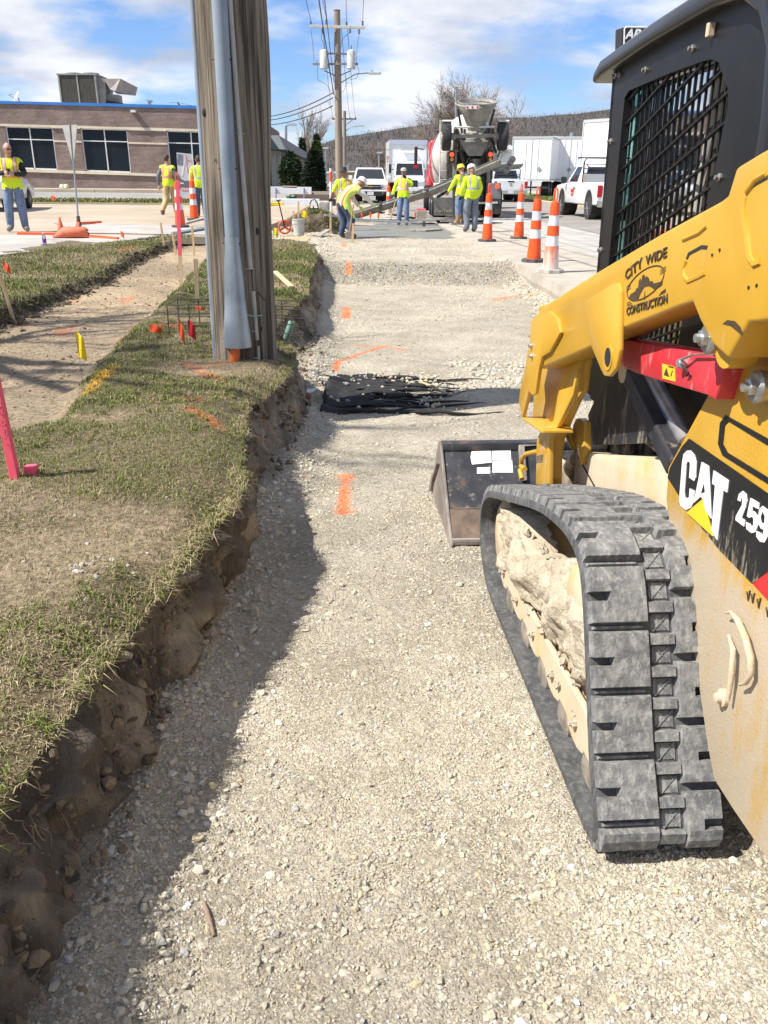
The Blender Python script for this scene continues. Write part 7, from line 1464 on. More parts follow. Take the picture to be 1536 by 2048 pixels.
# chute: trough in two sections
def trough(a, c, w_, h_, name):
    a, c = Vector(a), Vector(c); d = (c-a).normalized(); s_ = d.cross(Vector((0, 0, 1))).normalized(); u_ = s_.cross(d); rg = []
    for t in np.linspace(0, 1, 7):
        p_ = a+(c-a)*t; out = [p_+s_*(w_*math.sin(an))+u_*(-h_*math.cos(an)) for an in np.linspace(-1.45, 1.45, 9)]; inn = [p_+s_*(w_*.93*math.sin(an))+u_*(-h_*.93*math.cos(an)+.012) for an in np.linspace(1.45, -1.45, 9)]; rg.append(out+inn)
    return MB().loft(rg).build(name, MIXG, mx_, smooth=45)
c_a, c_b, c_c = mq(998, 318, -1.3), mq(862, 378, -1.7), mq(668, 440, -2.1)
trough(c_a, c_b, .30, .24, 'upper_chute'); trough(c_b+Vector((.25, .02, .05)), c_c, .27, .21, 'lower_chute')
for t in (.02, .5, .95): q = c_b+(c_c-c_b)*t; MB().box(q+Vector((0, -.26, -.02)), (.10, .06, .26)).build('chute_clamp', MIXD, mx_)
MB().beam(c_a, c_b+Vector((0, -.28, .02)), .04, .05).build('chute_lip', MIXG, mx_); MB().beam(c_b+Vector((0, -.27, .05)), c_c+Vector((0, -.27, .02)), .04, .05).build('chute_lip', MIXG, mx_)
MB().cyl(c_b+Vector((.3, .1, -.25)), mq(945, 352, -.3), .05, n=8).build('chute_cylinder', MIXD, mx_)
for k in range(4): MB().lathe([(.12, 0), (.12, .05)], mq(1012+k*4, 340-k*7, .1), (0, -1, 0), 10).build('stowed_chute_end', MIXG, mx_)
trough(mq(990, 330, .1), mq(1028, 326, 3.2), .25, .22, 'stowed_chute')
# ================================================================== people
SKIN = mat('skin', (.46, .24, .165), (.52, .285, .20), scale=12, rough=.55); SKIND = mat('skin_tan', (.30, .145, .09), (.36, .18, .12), scale=12, rough=.55)
JEAN = mat('blue_jeans', (.10, .15, .26), (.20, .27, .40), scale=7, rough=.9, lo=.3, hi=.7); JEAND = mat('dark_jeans', (.035, .05, .10), (.07, .10, .17), scale=7, rough=.9); JEANG = mat('faded_grey_jeans', (.11, .13, .17), (.21, .23, .27), scale=6, rough=.9, lo=.3, hi=.7); KHAK = mat('khaki_trousers', (.42, .30, .15), (.50, .37, .20), scale=6, rough=.9)
BLKS = mat('black_shirt', (.012, .012, .013), (.022, .022, .023), scale=9, rough=.85); GREYS = mat('grey_shirt', (.10, .11, .14), (.15, .16, .19), scale=9, rough=.85); PALES = mat('pale_sweatshirt', (.52, .52, .47), (.62, .62, .56), scale=5, rough=.9)
LIME = (.62, .80, .02); LIMEM = mat('hi_vis_lime', (.58, .78, .015), (.66, .86, .03), scale=6, rough=.7)
BOOT = mat('boot_leather', (.12, .075, .045), (.17, .11, .07), scale=14, rough=.8); BOOTT = mat('tan_boots', (.28, .16, .085), (.34, .21, .12), scale=14, rough=.8); SHOE = mat('grey_shoe', (.22, .20, .17), (.28, .26, .23), scale=14, rough=.8)
GLOVE = mat('lime_glove', (.38, .75, .08), (.45, .8, .12), scale=9, rough=.8); GLOVEB = mat('black_glove', (.02, .02, .02), rough=.8)
def vestmat(name, base, edge, mid, xs=.105, z0=1.12, hz=.045, wv=.045, zx=9, front=False):
    if name in MATS: return MATS[name]
    mt = bpy.data.materials.new(name); mt.use_nodes = True; t = mt.node_tree; L = t.links.new; b = t.nodes['Principled BSDF']; b.inputs['Roughness'].default_value = .7
    M_ = lambda op, a, c=None, d=None: (lambda n: ([L(v, n.inputs[i]) if hasattr(v, 'links') else setattr(n.inputs[i], 'default_value', v) for i, v in enumerate((a, c, d)) if v is not None], n.outputs[0])[1])(N(t, 'ShaderNodeMath', operation=op))
    co = N(t, 'ShaderNodeTexCoord'); s = N(t, 'ShaderNodeSeparateXYZ'); L(co.outputs['Object'], s.inputs[0])
    dv = M_('ABSOLUTE', M_('SUBTRACT', M_('ABSOLUTE', s.outputs[0]), xs)); dh = M_('ABSOLUTE', M_('SUBTRACT', s.outputs[2], z0)); up = M_('GREATER_THAN', s.outputs[2], z0); dn = M_('LESS_THAN', s.outputs[2], zx)
    ev = M_('MULTIPLY', M_('MULTIPLY', M_('LESS_THAN', dv, wv), up), dn); eh = M_('LESS_THAN', dh, hz); iv = M_('MULTIPLY', M_('MULTIPLY', M_('LESS_THAN', dv, wv*.5), up), dn); ih = M_('LESS_THAN', dh, hz*.5)
    e_ = M_('MAXIMUM', ev, eh); i_ = M_('MAXIMUM', iv, ih); m1 = N(t, 'ShaderNodeMix', data_type='RGBA'); L(e_, m1.inputs[0]); m1.inputs[6].default_value = c4(base); m1.inputs[7].default_value = c4(edge)
    m2 = N(t, 'ShaderNodeMix', data_type='RGBA'); L(i_, m2.inputs[0]); L(m1.outputs[2], m2.inputs[6]); m2.inputs[7].default_value = c4(mid); L(m2.outputs[2], b.inputs['Base Color'])
    n = N(t, 'ShaderNodeTexNoise', i_Scale=9.0, i_Detail=4.0); bp = N(t, 'ShaderNodeBump', i_Strength=.5, i_Distance=.03); L(co.outputs['Object'], n.inputs['Vector']); L(n.outputs['Fac'], bp.inputs['Height']); L(bp.outputs[0], b.inputs['Normal']); MATS[name] = mt; return mt
VEST_O = vestmat('vest_orange_trim', LIME, (.85, .20, .03), (.55, .50, .48)); VEST_G = vestmat('jacket_grey_stripes', LIME, (.34, .36, .36), (.42, .44, .44), wv=.028, hz=.028); VEST_OO = vestmat('vest_open_orange', (.58, .70, .14), (.88, .17, .02), (.66, .58, .45), xs=.08, wv=.075, z0=.2, hz=.02); VEST_T = vestmat('vest_tan_trim', LIME, (.55, .26, .13), (.55, .30, .18), wv=.04)
BASEJ = dict(pel=(0, 0, .95), spi=(0, .01, 1.13), che=(0, 0, 1.34), nek=(0, .0, 1.475), hea=(0, .02, 1.63),
    shL=(-.175, 0, 1.40), elL=(-.24, -.02, 1.13), wrL=(-.26, .06, .90), shR=(.175, 0, 1.40), elR=(.24, -.02, 1.13), wrR=(.26, .06, .90),
    hiL=(-.095, 0, .92), knL=(-.11, .03, .50), anL=(-.115, -.02, .09), toL=(-.13, .17, .05), hiR=(.095, 0, .92), knR=(.11, .03, .50), anR=(.115, -.02, .09), toR=(.13, .17, .05))
RAD = dict(pel=(.185, .14), spi=(.180, .135), che=(.195, .140), nek=(.062, .062), shL=(.092, .092), elL=(.064, .064), wrL=(.046, .046), shR=(.092, .092), elR=(.064, .064), wrR=(.046, .046),
    hiL=(.128, .128), knL=(.103, .103), anL=(.078, .078), toL=(.062, .05), hiR=(.128, .128), knR=(.103, .103), anR=(.078, .078), toR=(.062, .05))
def person(loc, rz, label, J, slots, scale=1.0, hat=None, hair=None, vest=None, head_rot=(0, 0), glasses=False, bulk=1.0, sleeves=True, hatmat=None):
    """slots: dict skin, shirt, pants, boots, hand"""
    J = {**BASEJ, **J}; root = empty('person', loc, rz, label, 'person'); root.scale = (scale,)*3
    nm = ['pel', 'spi', 'che', 'nek', 'shL', 'elL', 'wrL', 'shR', 'elR', 'wrR', 'hiL', 'knL', 'anL', 'toL', 'hiR', 'knR', 'anR', 'toR']; ix = {k: i for i, k in enumerate(nm)}
    ed = [('pel', 'spi'), ('spi', 'che'), ('che', 'nek'), ('che', 'shL'), ('shL', 'elL'), ('elL', 'wrL'), ('che', 'shR'), ('shR', 'elR'), ('elR', 'wrR'), ('pel', 'hiL'), ('hiL', 'knL'), ('knL', 'anL'), ('anL', 'toL'), ('pel', 'hiR'), ('hiR', 'knR'), ('knR', 'anR'), ('anR', 'toR')]
    me = bpy.data.meshes.new('s'); me.from_pydata([J[k] for k in nm], [(ix[a], ix[c]) for a, c in ed], []); o = bpy.data.objects.new('s', me); COL.objects.link(o)
    sk = o.modifiers.new('s', 'SKIN'); sk.use_smooth_shade = True; sk.branch_smoothing = .6; ss = o.modifiers.new('u', 'SUBSURF'); ss.levels = 2; ss.render_levels = 2
    if not me.skin_vertices: me.attributes
    sv = me.skin_vertices[0].data
    for k in nm:
        f = bulk if k in ('pel', 'spi', 'che') else 1.0; sv[ix[k]].radius = (RAD[k][0]*f, RAD[k][1]*f); sv[ix[k]].use_root = (k == 'pel')
    dg = bpy.context.evaluated_depsgraph_get(); dg.update(); em = bpy.data.meshes.new_from_object(o.evaluated_get(dg)); bpy.data.objects.remove(o)
    V = np.zeros(len(em.vertices)*3); em.vertices.foreach_get('co', V); V = V.reshape(-1, 3); NV = np.zeros(len(em.vertices)*3); em.vertices.foreach_get('normal', NV); NV = NV.reshape(-1, 3)
    faces = [tuple(p.vertices) for p in em.polygons]; C_ = np.array([V[list(f)].mean(0) for f in faces])
    tags = {('pel', 'spi'): 'T', ('spi', 'che'): 'T', ('che', 'nek'): 'N', ('che', 'shL'): 'T', ('che', 'shR'): 'T', ('shL', 'elL'): 'A', ('elL', 'wrL'): 'F', ('shR', 'elR'): 'A', ('elR', 'wrR'): 'F', ('pel', 'hiL'): 'P', ('pel', 'hiR'): 'P', ('hiL', 'knL'): 'P', ('knL', 'anL'): 'P', ('hiR', 'knR'): 'P', ('knR', 'anR'): 'P', ('anL', 'toL'): 'B', ('anR', 'toR'): 'B'}
    best = np.full(len(C_), 9.0); tg = np.array(['T']*len(C_)); tt_ = np.zeros(len(C_))
    for e_ in ed:
        a, c = np.array(J[e_[0]], float), np.array(J[e_[1]], float); d = c-a; t = np.clip(((C_-a)@d)/(d@d), 0, 1); dist = np.linalg.norm(C_-a-t[:, None]*d, axis=1)/((RAD[e_[0]][0]*(1-t)+RAD[e_[1]][0]*t))
        m_ = dist < best; best[m_] = dist[m_]; tg[m_] = tags[e_]; tt_[m_] = t[m_]
    # trousers start below the belt
    pz = np.array(J['pel']); up_ = np.array(J['spi'], float)-pz; up_ /= np.linalg.norm(up_); low = ((C_-pz)@up_ < .02) & (tg == 'T'); tg[low] = 'P'
    tg[(tg == 'N') & (tt_ < .55)] = 'T'
    mats = [slots['skin'], slots['shirt'], slots['pants'], slots['boots'], slots.get('hand', slots['skin']), DARK]
    mi = {'T': 1, 'A': 1, 'F': 1 if sleeves else 0, 'P': 2, 'B': 3, 'N': 0}
    b = MB(); b.v = [tuple(v) for v in V]; b.f = list(faces); b.mi = [mi[t] for t in tg]
    if slots.get('tall_boots'):
        kz = [(np.array(J[k_]), np.array(J[a_])) for k_, a_ in (('knL', 'anL'), ('knR', 'anR'))]
        for i, f in enumerate(faces):
            if tg[i] == 'P' and C_[i][2] < .30: b.mi[i] = 3
    # hands: palm and five fingers
    b.cur = 4
    for s, k in ((-1, 'L'), (1, 'R')):
        w_, e_ = Vector(J['wr'+k]), Vector(J['el'+k]); d = (w_-e_).normalized(); sd = d.cross(Vector((0, 1, .2))).normalized() if abs(d.y) < .9 else Vector((1, 0, 0)); nr = sd.cross(d)
        pm_ = w_+d*.085; b.loft([[w_+sd*(.028*math.cos(a))+nr*(.02*math.sin(a)) for a in np.linspace(0, 2*math.pi, 8, endpoint=False)], [w_+d*.05+sd*(.042*math.cos(a))+nr*(.017*math.sin(a)) for a in np.linspace(0, 2*math.pi, 8, endpoint=False)], [pm_+sd*(.040*math.cos(a))+nr*(.013*math.sin(a)) for a in np.linspace(0, 2*math.pi, 8, endpoint=False)]])
        crl = J.get('curl', .35)
        for q, ln in zip((-.03, -.01, .01, .03), (.062, .072, .068, .052)):
            p0 = pm_+sd*q-d*.01; p1 = p0+d*ln*.45+nr*(ln*.12); p2 = p1+(d*(1-crl)+nr*crl).normalized()*ln*.35; p3 = p2+(d*(1-2*crl)+nr*2*crl).normalized()*ln*.3; b.tube([p0, p1, p2, p3], [.0095, .009, .0085, .006], 6)
        p0 = w_+d*.03-sd*s*.035; b.tube([p0, p0+d*.03-sd*s*.02+nr*.012, p0+d*.055-sd*s*.022+nr*.022], [.011, .0105, .007], 6)
    # head
    H = Vector(J['hea']); hr = Matrix.Rotation(head_rot[0], 3, 'Z') @ Matrix.Rotation(head_rot[1], 3, 'X'); rg = []
    for k in range(1, 16):
        a = math.pi*k/16; z = -math.cos(a); ring = []
        for i in range(20):
            th = 2*math.pi*i/20; x, y = math.sin(a)*math.sin(th), math.sin(a)*math.cos(th); wz = 1-.20*max(0, -z)**1.2; px_, py_, pz_ = x*.076*wz, y*.098*(1-.10*max(0, -z)*(y < 0)), z*.122
            if y > .75 and -.28 < z < .05: py_ += .018*(y-.75)*4*(1-abs((z+.12)/.17))*(abs(x) < .25)          # nose
            if y > .6 and .02 < z < .25: py_ -= .006                                                            # eye line
            if y > .7 and -.75 < z < -.55: py_ += .005                                                           # chin
            ring.append(H+hr @ Vector((px_, py_, pz_)))
        rg.append(ring)
    b.cur = 0; b.loft(rg)
    nk = Vector(J['nek']); b.tube([nk-(H-nk)*.25, nk+(H-nk)*.5], [.060, .055], 12)
    for s in (-1, 1):
        e_ = H+hr @ Vector((s*.078, -.005, .0)); b.ball(e_, (.012, .022, .033), 8, 6); b.cur = 5; b.ball(H+hr @ Vector((s*.030, .085, .018)), (.010, .006, .006), 6, 4); b.cur = 0
    b.cur = 5; b.beam(H+hr @ Vector((-.022, .088, -.062)), H+hr @ Vector((.022, .088, -.062)), .006, .008); b.cur = 0
    b.build('body', mats, root, smooth=80, fix=True)
    if vest:
        keep = [i for i in range(len(faces)) if tg[i] in ('T', 'N') or (tg[i] == 'A' and tt_[i] < .16) or (tg[i] == 'P' and (C_[i]-pz)@up_ > -.08)]
        vs_ = sorted({v for i in keep for v in faces[i]}); rm = {v: j for j, v in enumerate(vs_)}; vv = MB(); vv.v = [tuple(V[v]+NV[v]*.018) for v in vs_]; vv.f = [tuple(rm[v] for v in faces[i]) for i in keep]; vv.mi = [0]*len(keep); vv.build('vest', vest, root, smooth=80, fix=False)
    up = lambda v: H+hr @ Vector(v)
    ZA = hr @ Vector((0, 0, 1)); YA = hr @ Vector((0, 1, 0))
    if hair:
        rg = []
        for k in range(8, 16):
            a = math.pi*k/16; z = -math.cos(a); rg.append([up((math.sin(a)*math.sin(2*math.pi*i/16)*.084, math.sin(a)*math.cos(2*math.pi*i/16)*.104-.012-(.03 if z < .2 and math.cos(2*math.pi*i/16) > .4 else 0), z*.130+.004)) for i in range(16)])
        MB().loft(rg).build('hair', hair, root, smooth=80)
        MB().loft([[up((math.sin(t)*.080, -abs(math.cos(t))*.102, zq)) for t in np.linspace(-1.4, 1.4, 9)]+[up((math.sin(t)*.06, -abs(math.cos(t))*.08, zq)) for t in np.linspace(1.4, -1.4, 9)] for zq in (-.06, 0, .05)]).build('hair_back', hair, root, smooth=80)
    if hat == 'hard':
        ht = MB(); ht.lathe([(.125, 0), (.128, .012), (.118, .02), (.116, .05), (.105, .09), (.075, .118), (.03, .130), (.005, .131)], up((0, -.005, .045)), ZA, 20); ht.prism([up((x, .10, .045)) for x in (-.09, .09)]+[up((x, .17, .035)) for x in (.06, -.06)], [up((x, .10, .055)) for x in (-.09, .09)]+[up((x, .17, .043)) for x in (.06, -.06)]); ht.tube([up((0, .1, .11)), up((0, .02, .17)), up((0, -.09, .13))], .012, 6); ht.build('hard_hat', hatmat, root, smooth=50)
    if hat == 'brim': MB().lathe([(.165, .0), (.168, .006), (.10, .022), (.098, .02), (.092, .10), (.085, .125), (.03, .13)], up((0, 0, .045)), ZA, 22).build('brim_hat', hatmat, root, smooth=50)
    if hat == 'cap':
        ht = MB(); ht.lathe([(.100, 0), (.102, .03), (.085, .075), (.04, .10), (.005, .104)], up((0, 0, .04)), ZA, 18); ht.prism([up((-.075, .07, .045)), up((.075, .07, .045)), up((.05, .165, .03)), up((-.05, .165, .03))], [up((-.075, .07, .055)), up((.075, .07, .055)), up((.05, .165, .036)), up((-.05, .165, .036))]); ht.build('cap', hatmat, root, smooth=50)
    if glasses:
        g_ = MB(); 
        for s in (-1, 1): g_.box(up((s*.032, .100, .020)), (.052, .012, .030), hr); g_.beam(up((s*.060, .095, .022)), up((s*.080, .0, .022)), .006, .006)
        g_.build('sunglasses', PLAST, root, bevel=.003)
    return root
W_HAT = mat('white_hard_hat', (.74, .73, .68), (.66, .64, .58), scale=10, rough=.4); Y_HAT = mat('yellow_hard_hat', (.80, .62, .03), rough=.4); B_HAT = mat('black_hat', (.025, .03, .03), (.04, .045, .045), scale=9, rough=.7); G_CAP = mat('grey_cap', (.38, .36, .33), rough=.8); HAIRB = mat('brown_hair', (.045, .025, .014), (.07, .04, .022), scale=40, rough=.7)
s_ = lambda **k: k
p = PZ(38, 463, .475)
person(p, R(-163), 'bald man in lime vest and jeans looking down at his phone', dict(elR=(.30, .02, 1.14), wrR=(.10, .28, 1.17), elL=(-.28, .02, 1.14), wrL=(-.06, .30, 1.15), anL=(-.14, -.02, .09), toL=(-.19, .13, .045), anR=(.15, -.02, .09), toR=(.20, .13, .045), knR=(.13, .03, .5), knL=(-.12, .03, .5), hea=(0, .05, 1.62)), s_(skin=SKIN, shirt=BLKS, pants=JEAN, boots=SHOE), 1.0, vest=VEST_O, head_rot=(R(28), R(-14)), glasses=True, bulk=1.12)
root = MB().box((0, 0, 0), (.075, .012, .14)).build('phone', PLAST, bevel=.004); root.location = Matrix.Rotation(R(-163), 3, 'Z') @ Vector((.02, .37, 1.19))+p; root.rotation_euler = (R(-35), 0, R(-163)); tag(root, 'black phone held by the bald man', 'phone')
p = PZ(342, 433, .47)
person(p, R(-12), 'man in khaki trousers and lime vest walking away from the camera', dict(knL=(-.10, .0, .50), anL=(-.12, -.32, .20), toL=(-.12, -.30, .05), knR=(.10, .16, .51), anR=(.11, .20, .09), toR=(.12, .37, .045), elL=(-.27, -.10, 1.13), wrL=(-.28, -.06, .89), wrR=(.24, .20, .98)), s_(skin=SKIN, shirt=GREYS, pants=KHAK, boots=BOOT), .98, hair=HAIRB, vest=VEST_T, head_rot=(R(-25), 0))
p = PZ(404, 436, .46)
person(p, R(10), 'person in lime jacket half hidden by the thick utility pole', dict(), s_(skin=SKIN, shirt=LIMEM, pants=JEAND, boots=BOOT, hand=GLOVEB), .97, hair=HAIRB, vest=VEST_G)
p = PY(688, 445, 25.2)
person((p.x, 25.2, .20), R(8), 'worker in black brimmed hat seen from behind beside the sod heap', dict(elL=(-.30, .02, 1.13), wrL=(-.36, .16, .92), wrR=(.20, .28, 1.0)), s_(skin=SKIND, shirt=LIMEM, pants=JEANG, boots=BOOT, hand=GLOVEB), .93, hat='brim', hatmat=B_HAT, vest=VEST_O, sleeves=False)
p = PZ(694, 477, .19); WB = Vector(p)
person(p, R(-62), 'stooping worker in white hard hat pushing the long handled float', dict(pel=(0, -.16, .86), spi=(0, .0, 1.00), che=(0, .18, 1.14), nek=(0, .29, 1.21), hea=(0, .40, 1.27), hiL=(-.10, -.15, .84), hiR=(.10, -.15, .84), shL=(-.17, .20, 1.17), shR=(.17, .20, 1.17), elL=(-.22, .28, .93), wrL=(-.12, .42, .74), elR=(.24, .40, .98), wrR=(.20, .62, .80), knL=(-.13, .0, .47), anL=(-.13, -.10, .09), toL=(-.14, .07, .045), knR=(.13, .06, .47), anR=(.13, .02, .09), toR=(.15, .19, .045), curl=.5), s_(skin=SKIND, shirt=PALES, pants=JEAND, boots=BOOT, hand=GLOVE), 1.0, hat='hard', hatmat=W_HAT, vest=VEST_OO, head_rot=(0, R(-32)))
p = PZ(806, 450, .22)
person(p, R(168), 'worker in grey cap and sunglasses leaning on a shovel behind the slab', dict(elR=(.30, -.02, 1.13), wrR=(.36, .10, .92), elL=(-.30, .10, 1.22), wrL=(-.10, .16, 1.44), anL=(-.13, -.02, .09), anR=(.14, -.02, .09)), s_(skin=SKIND, shirt=LIMEM, pants=JEAN, boots=BOOT, hand=GLOVEB), .95, hat='cap', hatmat=G_CAP, vest=VEST_O, glasses=True, head_rot=(R(8), 0))
p = PZ(941, 464, .275)
person(p, R(14), 'worker in white hard hat with back turned at the slab corner', dict(hea=(0, .10, 1.57), nek=(0, .05, 1.45), che=(0, .04, 1.32), shL=(-.18, .04, 1.37), shR=(.18, .04, 1.37), elL=(-.27, .02, 1.12), wrL=(-.26, .16, .92), wrR=(.24, .14, .92), knL=(-.12, .05, .48)), s_(skin=SKIND, shirt=LIMEM, pants=JEANG, boots=BOOT, hand=GLOVEB), .97, hat='hard', hatmat=W_HAT, vest=VEST_G, head_rot=(0, R(-28)), bulk=1.1)
p = PZ(921, 449, .275)
person(p, R(30), 'worker in yellow hard hat and tall tan boots by the mixer', dict(hea=(0, .08, 1.60), shL=(-.18, .03, 1.40), elL=(-.26, .16, 1.15), wrL=(-.30, .30, .95), wrR=(.22, .20, .95)), s_(skin=SKIND, shirt=LIMEM, pants=JEAN, boots=BOOTT, tall_boots=1), .98, hat='hard', hatmat=Y_HAT, vest=VEST_G, head_rot=(0, R(-18)))
# ================================================================== tools and small things
WOODH = mat('tool_handle_wood', (.42, .27, .14), (.52, .36, .2), scale=3, rough=.7, stretch=(20, 20, 2))
ALUT = mat('aluminium_tube', (.42, .48, .58), (.50, .55, .62), scale=6, rough=.35, metal=.6)
# bull float
a = WB+Vector((-.75, -.15, 1.05)); e_ = PZ(846, 455, .30); r = empty('bull_float', e_, 0, 'long handled float resting on the wet slab', 'float'); a = PY(650, 430, 22.4)
MB().tube([a-e_, (a-e_)*.5+Vector((0, 0, .01)), Vector((0, 0, .12))], .02, 8).build('handle', ALUT, r, smooth=60); MB().box((.02, -.05, .10), (.08, .10, .14)).build('bracket', DKS, r, bevel=.01); MB().box((.08, -.1, -.06), (.55, .9, .05), Matrix.Rotation(R(-38), 3, 'Z')).build('blade', MIXG, r, bevel=.015)
def shovel(p0, p1, label, blade_at_bottom=True):
    r = empty('shovel', p1, 0, label, 'shovel'); v = p0-p1; MB().tube([v, v*.5, v*.22], .017, 8).build('handle', WOODH, r, smooth=60); MB().loft([[v*.24+Vector((-.03, 0, 0)), v*.24+Vector((.03, 0, 0)), v*.24+Vector((.03, .015, 0)), v*.24+Vector((-.03, .015, 0))], [v*.16+Vector((-.11, 0, 0)), v*.16+Vector((.11, 0, 0)), v*.16+Vector((.11, .012, 0)), v*.16+Vector((-.11, .012, 0))], [Vector((-.08, -.03, 0)), Vector((.08, -.03, 0)), Vector((.08, -.02, 0)), Vector((-.08, -.02, 0))]]).build('blade', STEEL, r, bevel=.004); return r
shovel(PY(707, 408, 21.6), PZ(697, 478, .20), 'wooden handled shovel standing in front of the stooping worker'); shovel(PY(791, 404, 28.9), PZ(778, 448, .22), 'wooden handled shovel held by the capped worker')
# form boards and pins
FORM = mat('grey_form_board', (.26, .245, .215), (.36, .34, .30), scale=1.2, rough=.85, stretch=(1, 8, 8)); 
def board(pa, pb, wd, ht, label, mt=FORM, name='form_board', group='form boards and planks round the pour'):
    pa, pb = Vector(pa), Vector(pb); o = MB().beam((0, 0, 0), pb-pa, wd, ht).build(name, mt, bevel=.005, seg=1, loc=pa); return tag(o, label, 'board', group)
board((-.02, 21.9, .16), (0.0, 29.4, .19), .04, .14, 'long form board along the left side of the wet slab')
board((.05, 29.5, .27), (2.9, 29.5, .27), .05, .15, 'form board closing the far end of the wet slab')
board(PZ(900, 449, .28), PZ(1003, 447, .28), .12, .09, 'grey plank lying right of the slab under the two workers'); board(PZ(880, 441, .28), PZ(925, 441, .28), .10, .10, 'short plank behind the slab below the mud flap')
board(PZ(637, 472, .31), PZ(657, 459, .40), .14, .03, 'short grey plank tilted on gravel by the sod heap'); board(PZ(369, 447, .52), PY(412, 436, PZ(390, 447, .5).y), .14, .05, 'grey plank propped beside the left channelizers')
board(PZ(352, 469, .47), PZ(412, 459, .47), .22, .10, 'dark grey kerb length on the ground behind the laths', mat('kerb_grey', (.13, .14, .16), (.18, .19, .21), scale=4, rough=.8))
board(PY(567, 442, 24), PY(622, 410, 24), .05, .05, 'thin slanting lumber rail left of the sod heap', LATH)
for px0, px1, lb in (((589, 455), (587, 422), 'lath left of the pair behind the white bucket'), ((596, 450), (597, 402), 'taller lath right of the pair behind the white bucket'), ((661, 464), (661, 422), 'lath standing in front of the sod heap'), ((705, 478), (706, 447), 'pale lath at the stooping worker boots'), ((614, 440), (614, 416), 'thin lath behind the sod heap')): stake(px0, px1, .30, .05, .02, LATH, lb)
for i, x in enumerate((724, 741, 757, 830)):
    q = PY(x, 446, 29.6); r = empty('form_pin', (q.x, 29.6, .2), 0, ('first', 'second', 'third', 'fourth')[i]+' orange tipped form pin from the left along the far slab edge', 'pin', 'orange tipped form pins'); MB().cyl((0, 0, 0), (0, 0, .22), .014, n=6).build('rod', DKS, r); MB().cyl((0, 0, .20), (0, 0, .34), .03, n=8).build('painted_tip', FLUO, r)
b = PY(842, 437, 29.9); r = empty('concrete_block', (b.x, 29.9, .2), 0, 'upright concrete block end sprayed pink behind the float', 'block'); MB().box((0, 0, .2), (.34, .25, .42)).build('block', CURBM, r, bevel=.01); MB().box((0, 0, .43), (.30, .22, .06)).build('sprayed_top', PINK, r, bevel=.01)
# bucket
p = PZ(598, 470, .30); r = empty('paint_bucket', p, 0, 'splashed white plastic bucket with laths behind it', 'bucket'); BKT = mat('bucket_plastic', (.52, .52, .50), (.40, .39, .36), scale=8, rough=.6)
MB().lathe([(.125, 0), (.148, .34), (.158, .345), (.158, .37), (.146, .37), (.12, .02)], n=22, caps=False).build('pail', BKT, r, smooth=45, fix=False); MB().lathe([(.124, 0.004), (.124, .02)], n=20).build('pail_bottom', BKT, r); MB().lathe([(.160, .27), (.160, .285)], n=22, caps=False).build('rim_band', BKT, r, fix=False); MB().tube([(.155*math.cos(t), -.13*math.sin(t)-.03, .33-.16*math.sin(t)) for t in np.linspace(0, math.pi, 10)], .004, 5).build('bail', STEEL, r)
# measuring wheel
p = PZ(570, 468, .31); r = empty('measuring_wheel', p, 0, 'orange measuring wheel leaning near the white bucket', 'measuring wheel'); c = Vector((0, 0, .16))
MB().tube([c+Vector((.14*math.cos(t), .05*math.cos(t), .15*math.sin(t))) for t in np.linspace(0, 2*math.pi, 22, endpoint=False)], .022, 7, True).build('wheel_rim', FLUO, r, smooth=50)
for t in (R(90), R(210), R(330)): MB().beam(c, c+Vector((.14*math.cos(t), .05*math.cos(t), .15*math.sin(t))), .05, .02, (0, 1, 0)).build('spoke', FLUO, r)
hv = PY(557, 402, p.y-.1)-p; MB().tube([c+Vector((0, -.03, 0)), (c+hv)*.5+Vector((0, -.03, 0)), hv], .016, 7).build('handle', PLAST, r); MB().tube([hv+Vector((-.05, 0, .02)), hv, hv+Vector((.05, 0, .03))], .02, 7).build('grip', PLAST, r)
# cardboard and papers
p = PZ(585, 484, .36); CARD = mat('cardboard', (.42, .28, .16), (.48, .33, .2), scale=9, rough=.9)
tag(MB().prism([(-.22, -.30, .01), (.30, -.25, .02), (.40, .35, .10), (-.12, .30, .06)], [(-.22, -.30, .022), (.30, -.25, .032), (.40, .35, .112), (-.12, .30, .072)]).build('cardboard_sheet', CARD, loc=p), 'flat brown cardboard sheet on the gravel by the grass edge', 'cardboard')
tag(MB().prism([(-.26, -.38, .02), (.16, -.42, .02), (.20, -.22, .04), (-.16, -.18, .04)], [(-.26, -.38, .03), (.16, -.42, .03), (.20, -.22, .05), (-.16, -.18, .05)]).build('plastic_sleeve', mat('plastic_sleeve', (.62, .66, .74), (.35, .42, .58), scale=8, rough=.3), loc=p), 'white and blue plastic sleeve lying against the cardboard', 'plastic')
# sod heap
p = PZ(642, 464, .30); n_ = 34; aa = np.linspace(0, 2*np.pi, n_); tt = np.linspace(0, 1, 16); A_, T_ = np.meshgrid(aa, tt, indexing='ij')
rr = (1-T_)*(1+.35*fbm(np.cos(A_)*2, np.sin(A_)*2, T_*2, 501, 3)); SX, SY = .72*rr*np.cos(A_), .6*rr*np.sin(A_); SZ = .62*T_**.6*(1+.5*fbm(SX*3, SY*3, 0, 502, 4))+.03
SX, SY, SZ = SX+p.x-.12, SY+p.y+.7, SZ+p.z-.06
sod = empty('sod_heap', (p.x-.12, p.y+.7, p.z), 0, 'heap of lifted turf and dark soil between bucket and workers', 'sod heap'); o = np_mesh('soil_core', np.stack([SX, SY, SZ], -1).reshape(-1, 3), grid_faces(n_, 16), mat('sod_soil', (.06, .045, .03), (.14, .11, .07), scale=6, rough=.95, bump=1, bscale=20), None, False); put(o, sod)
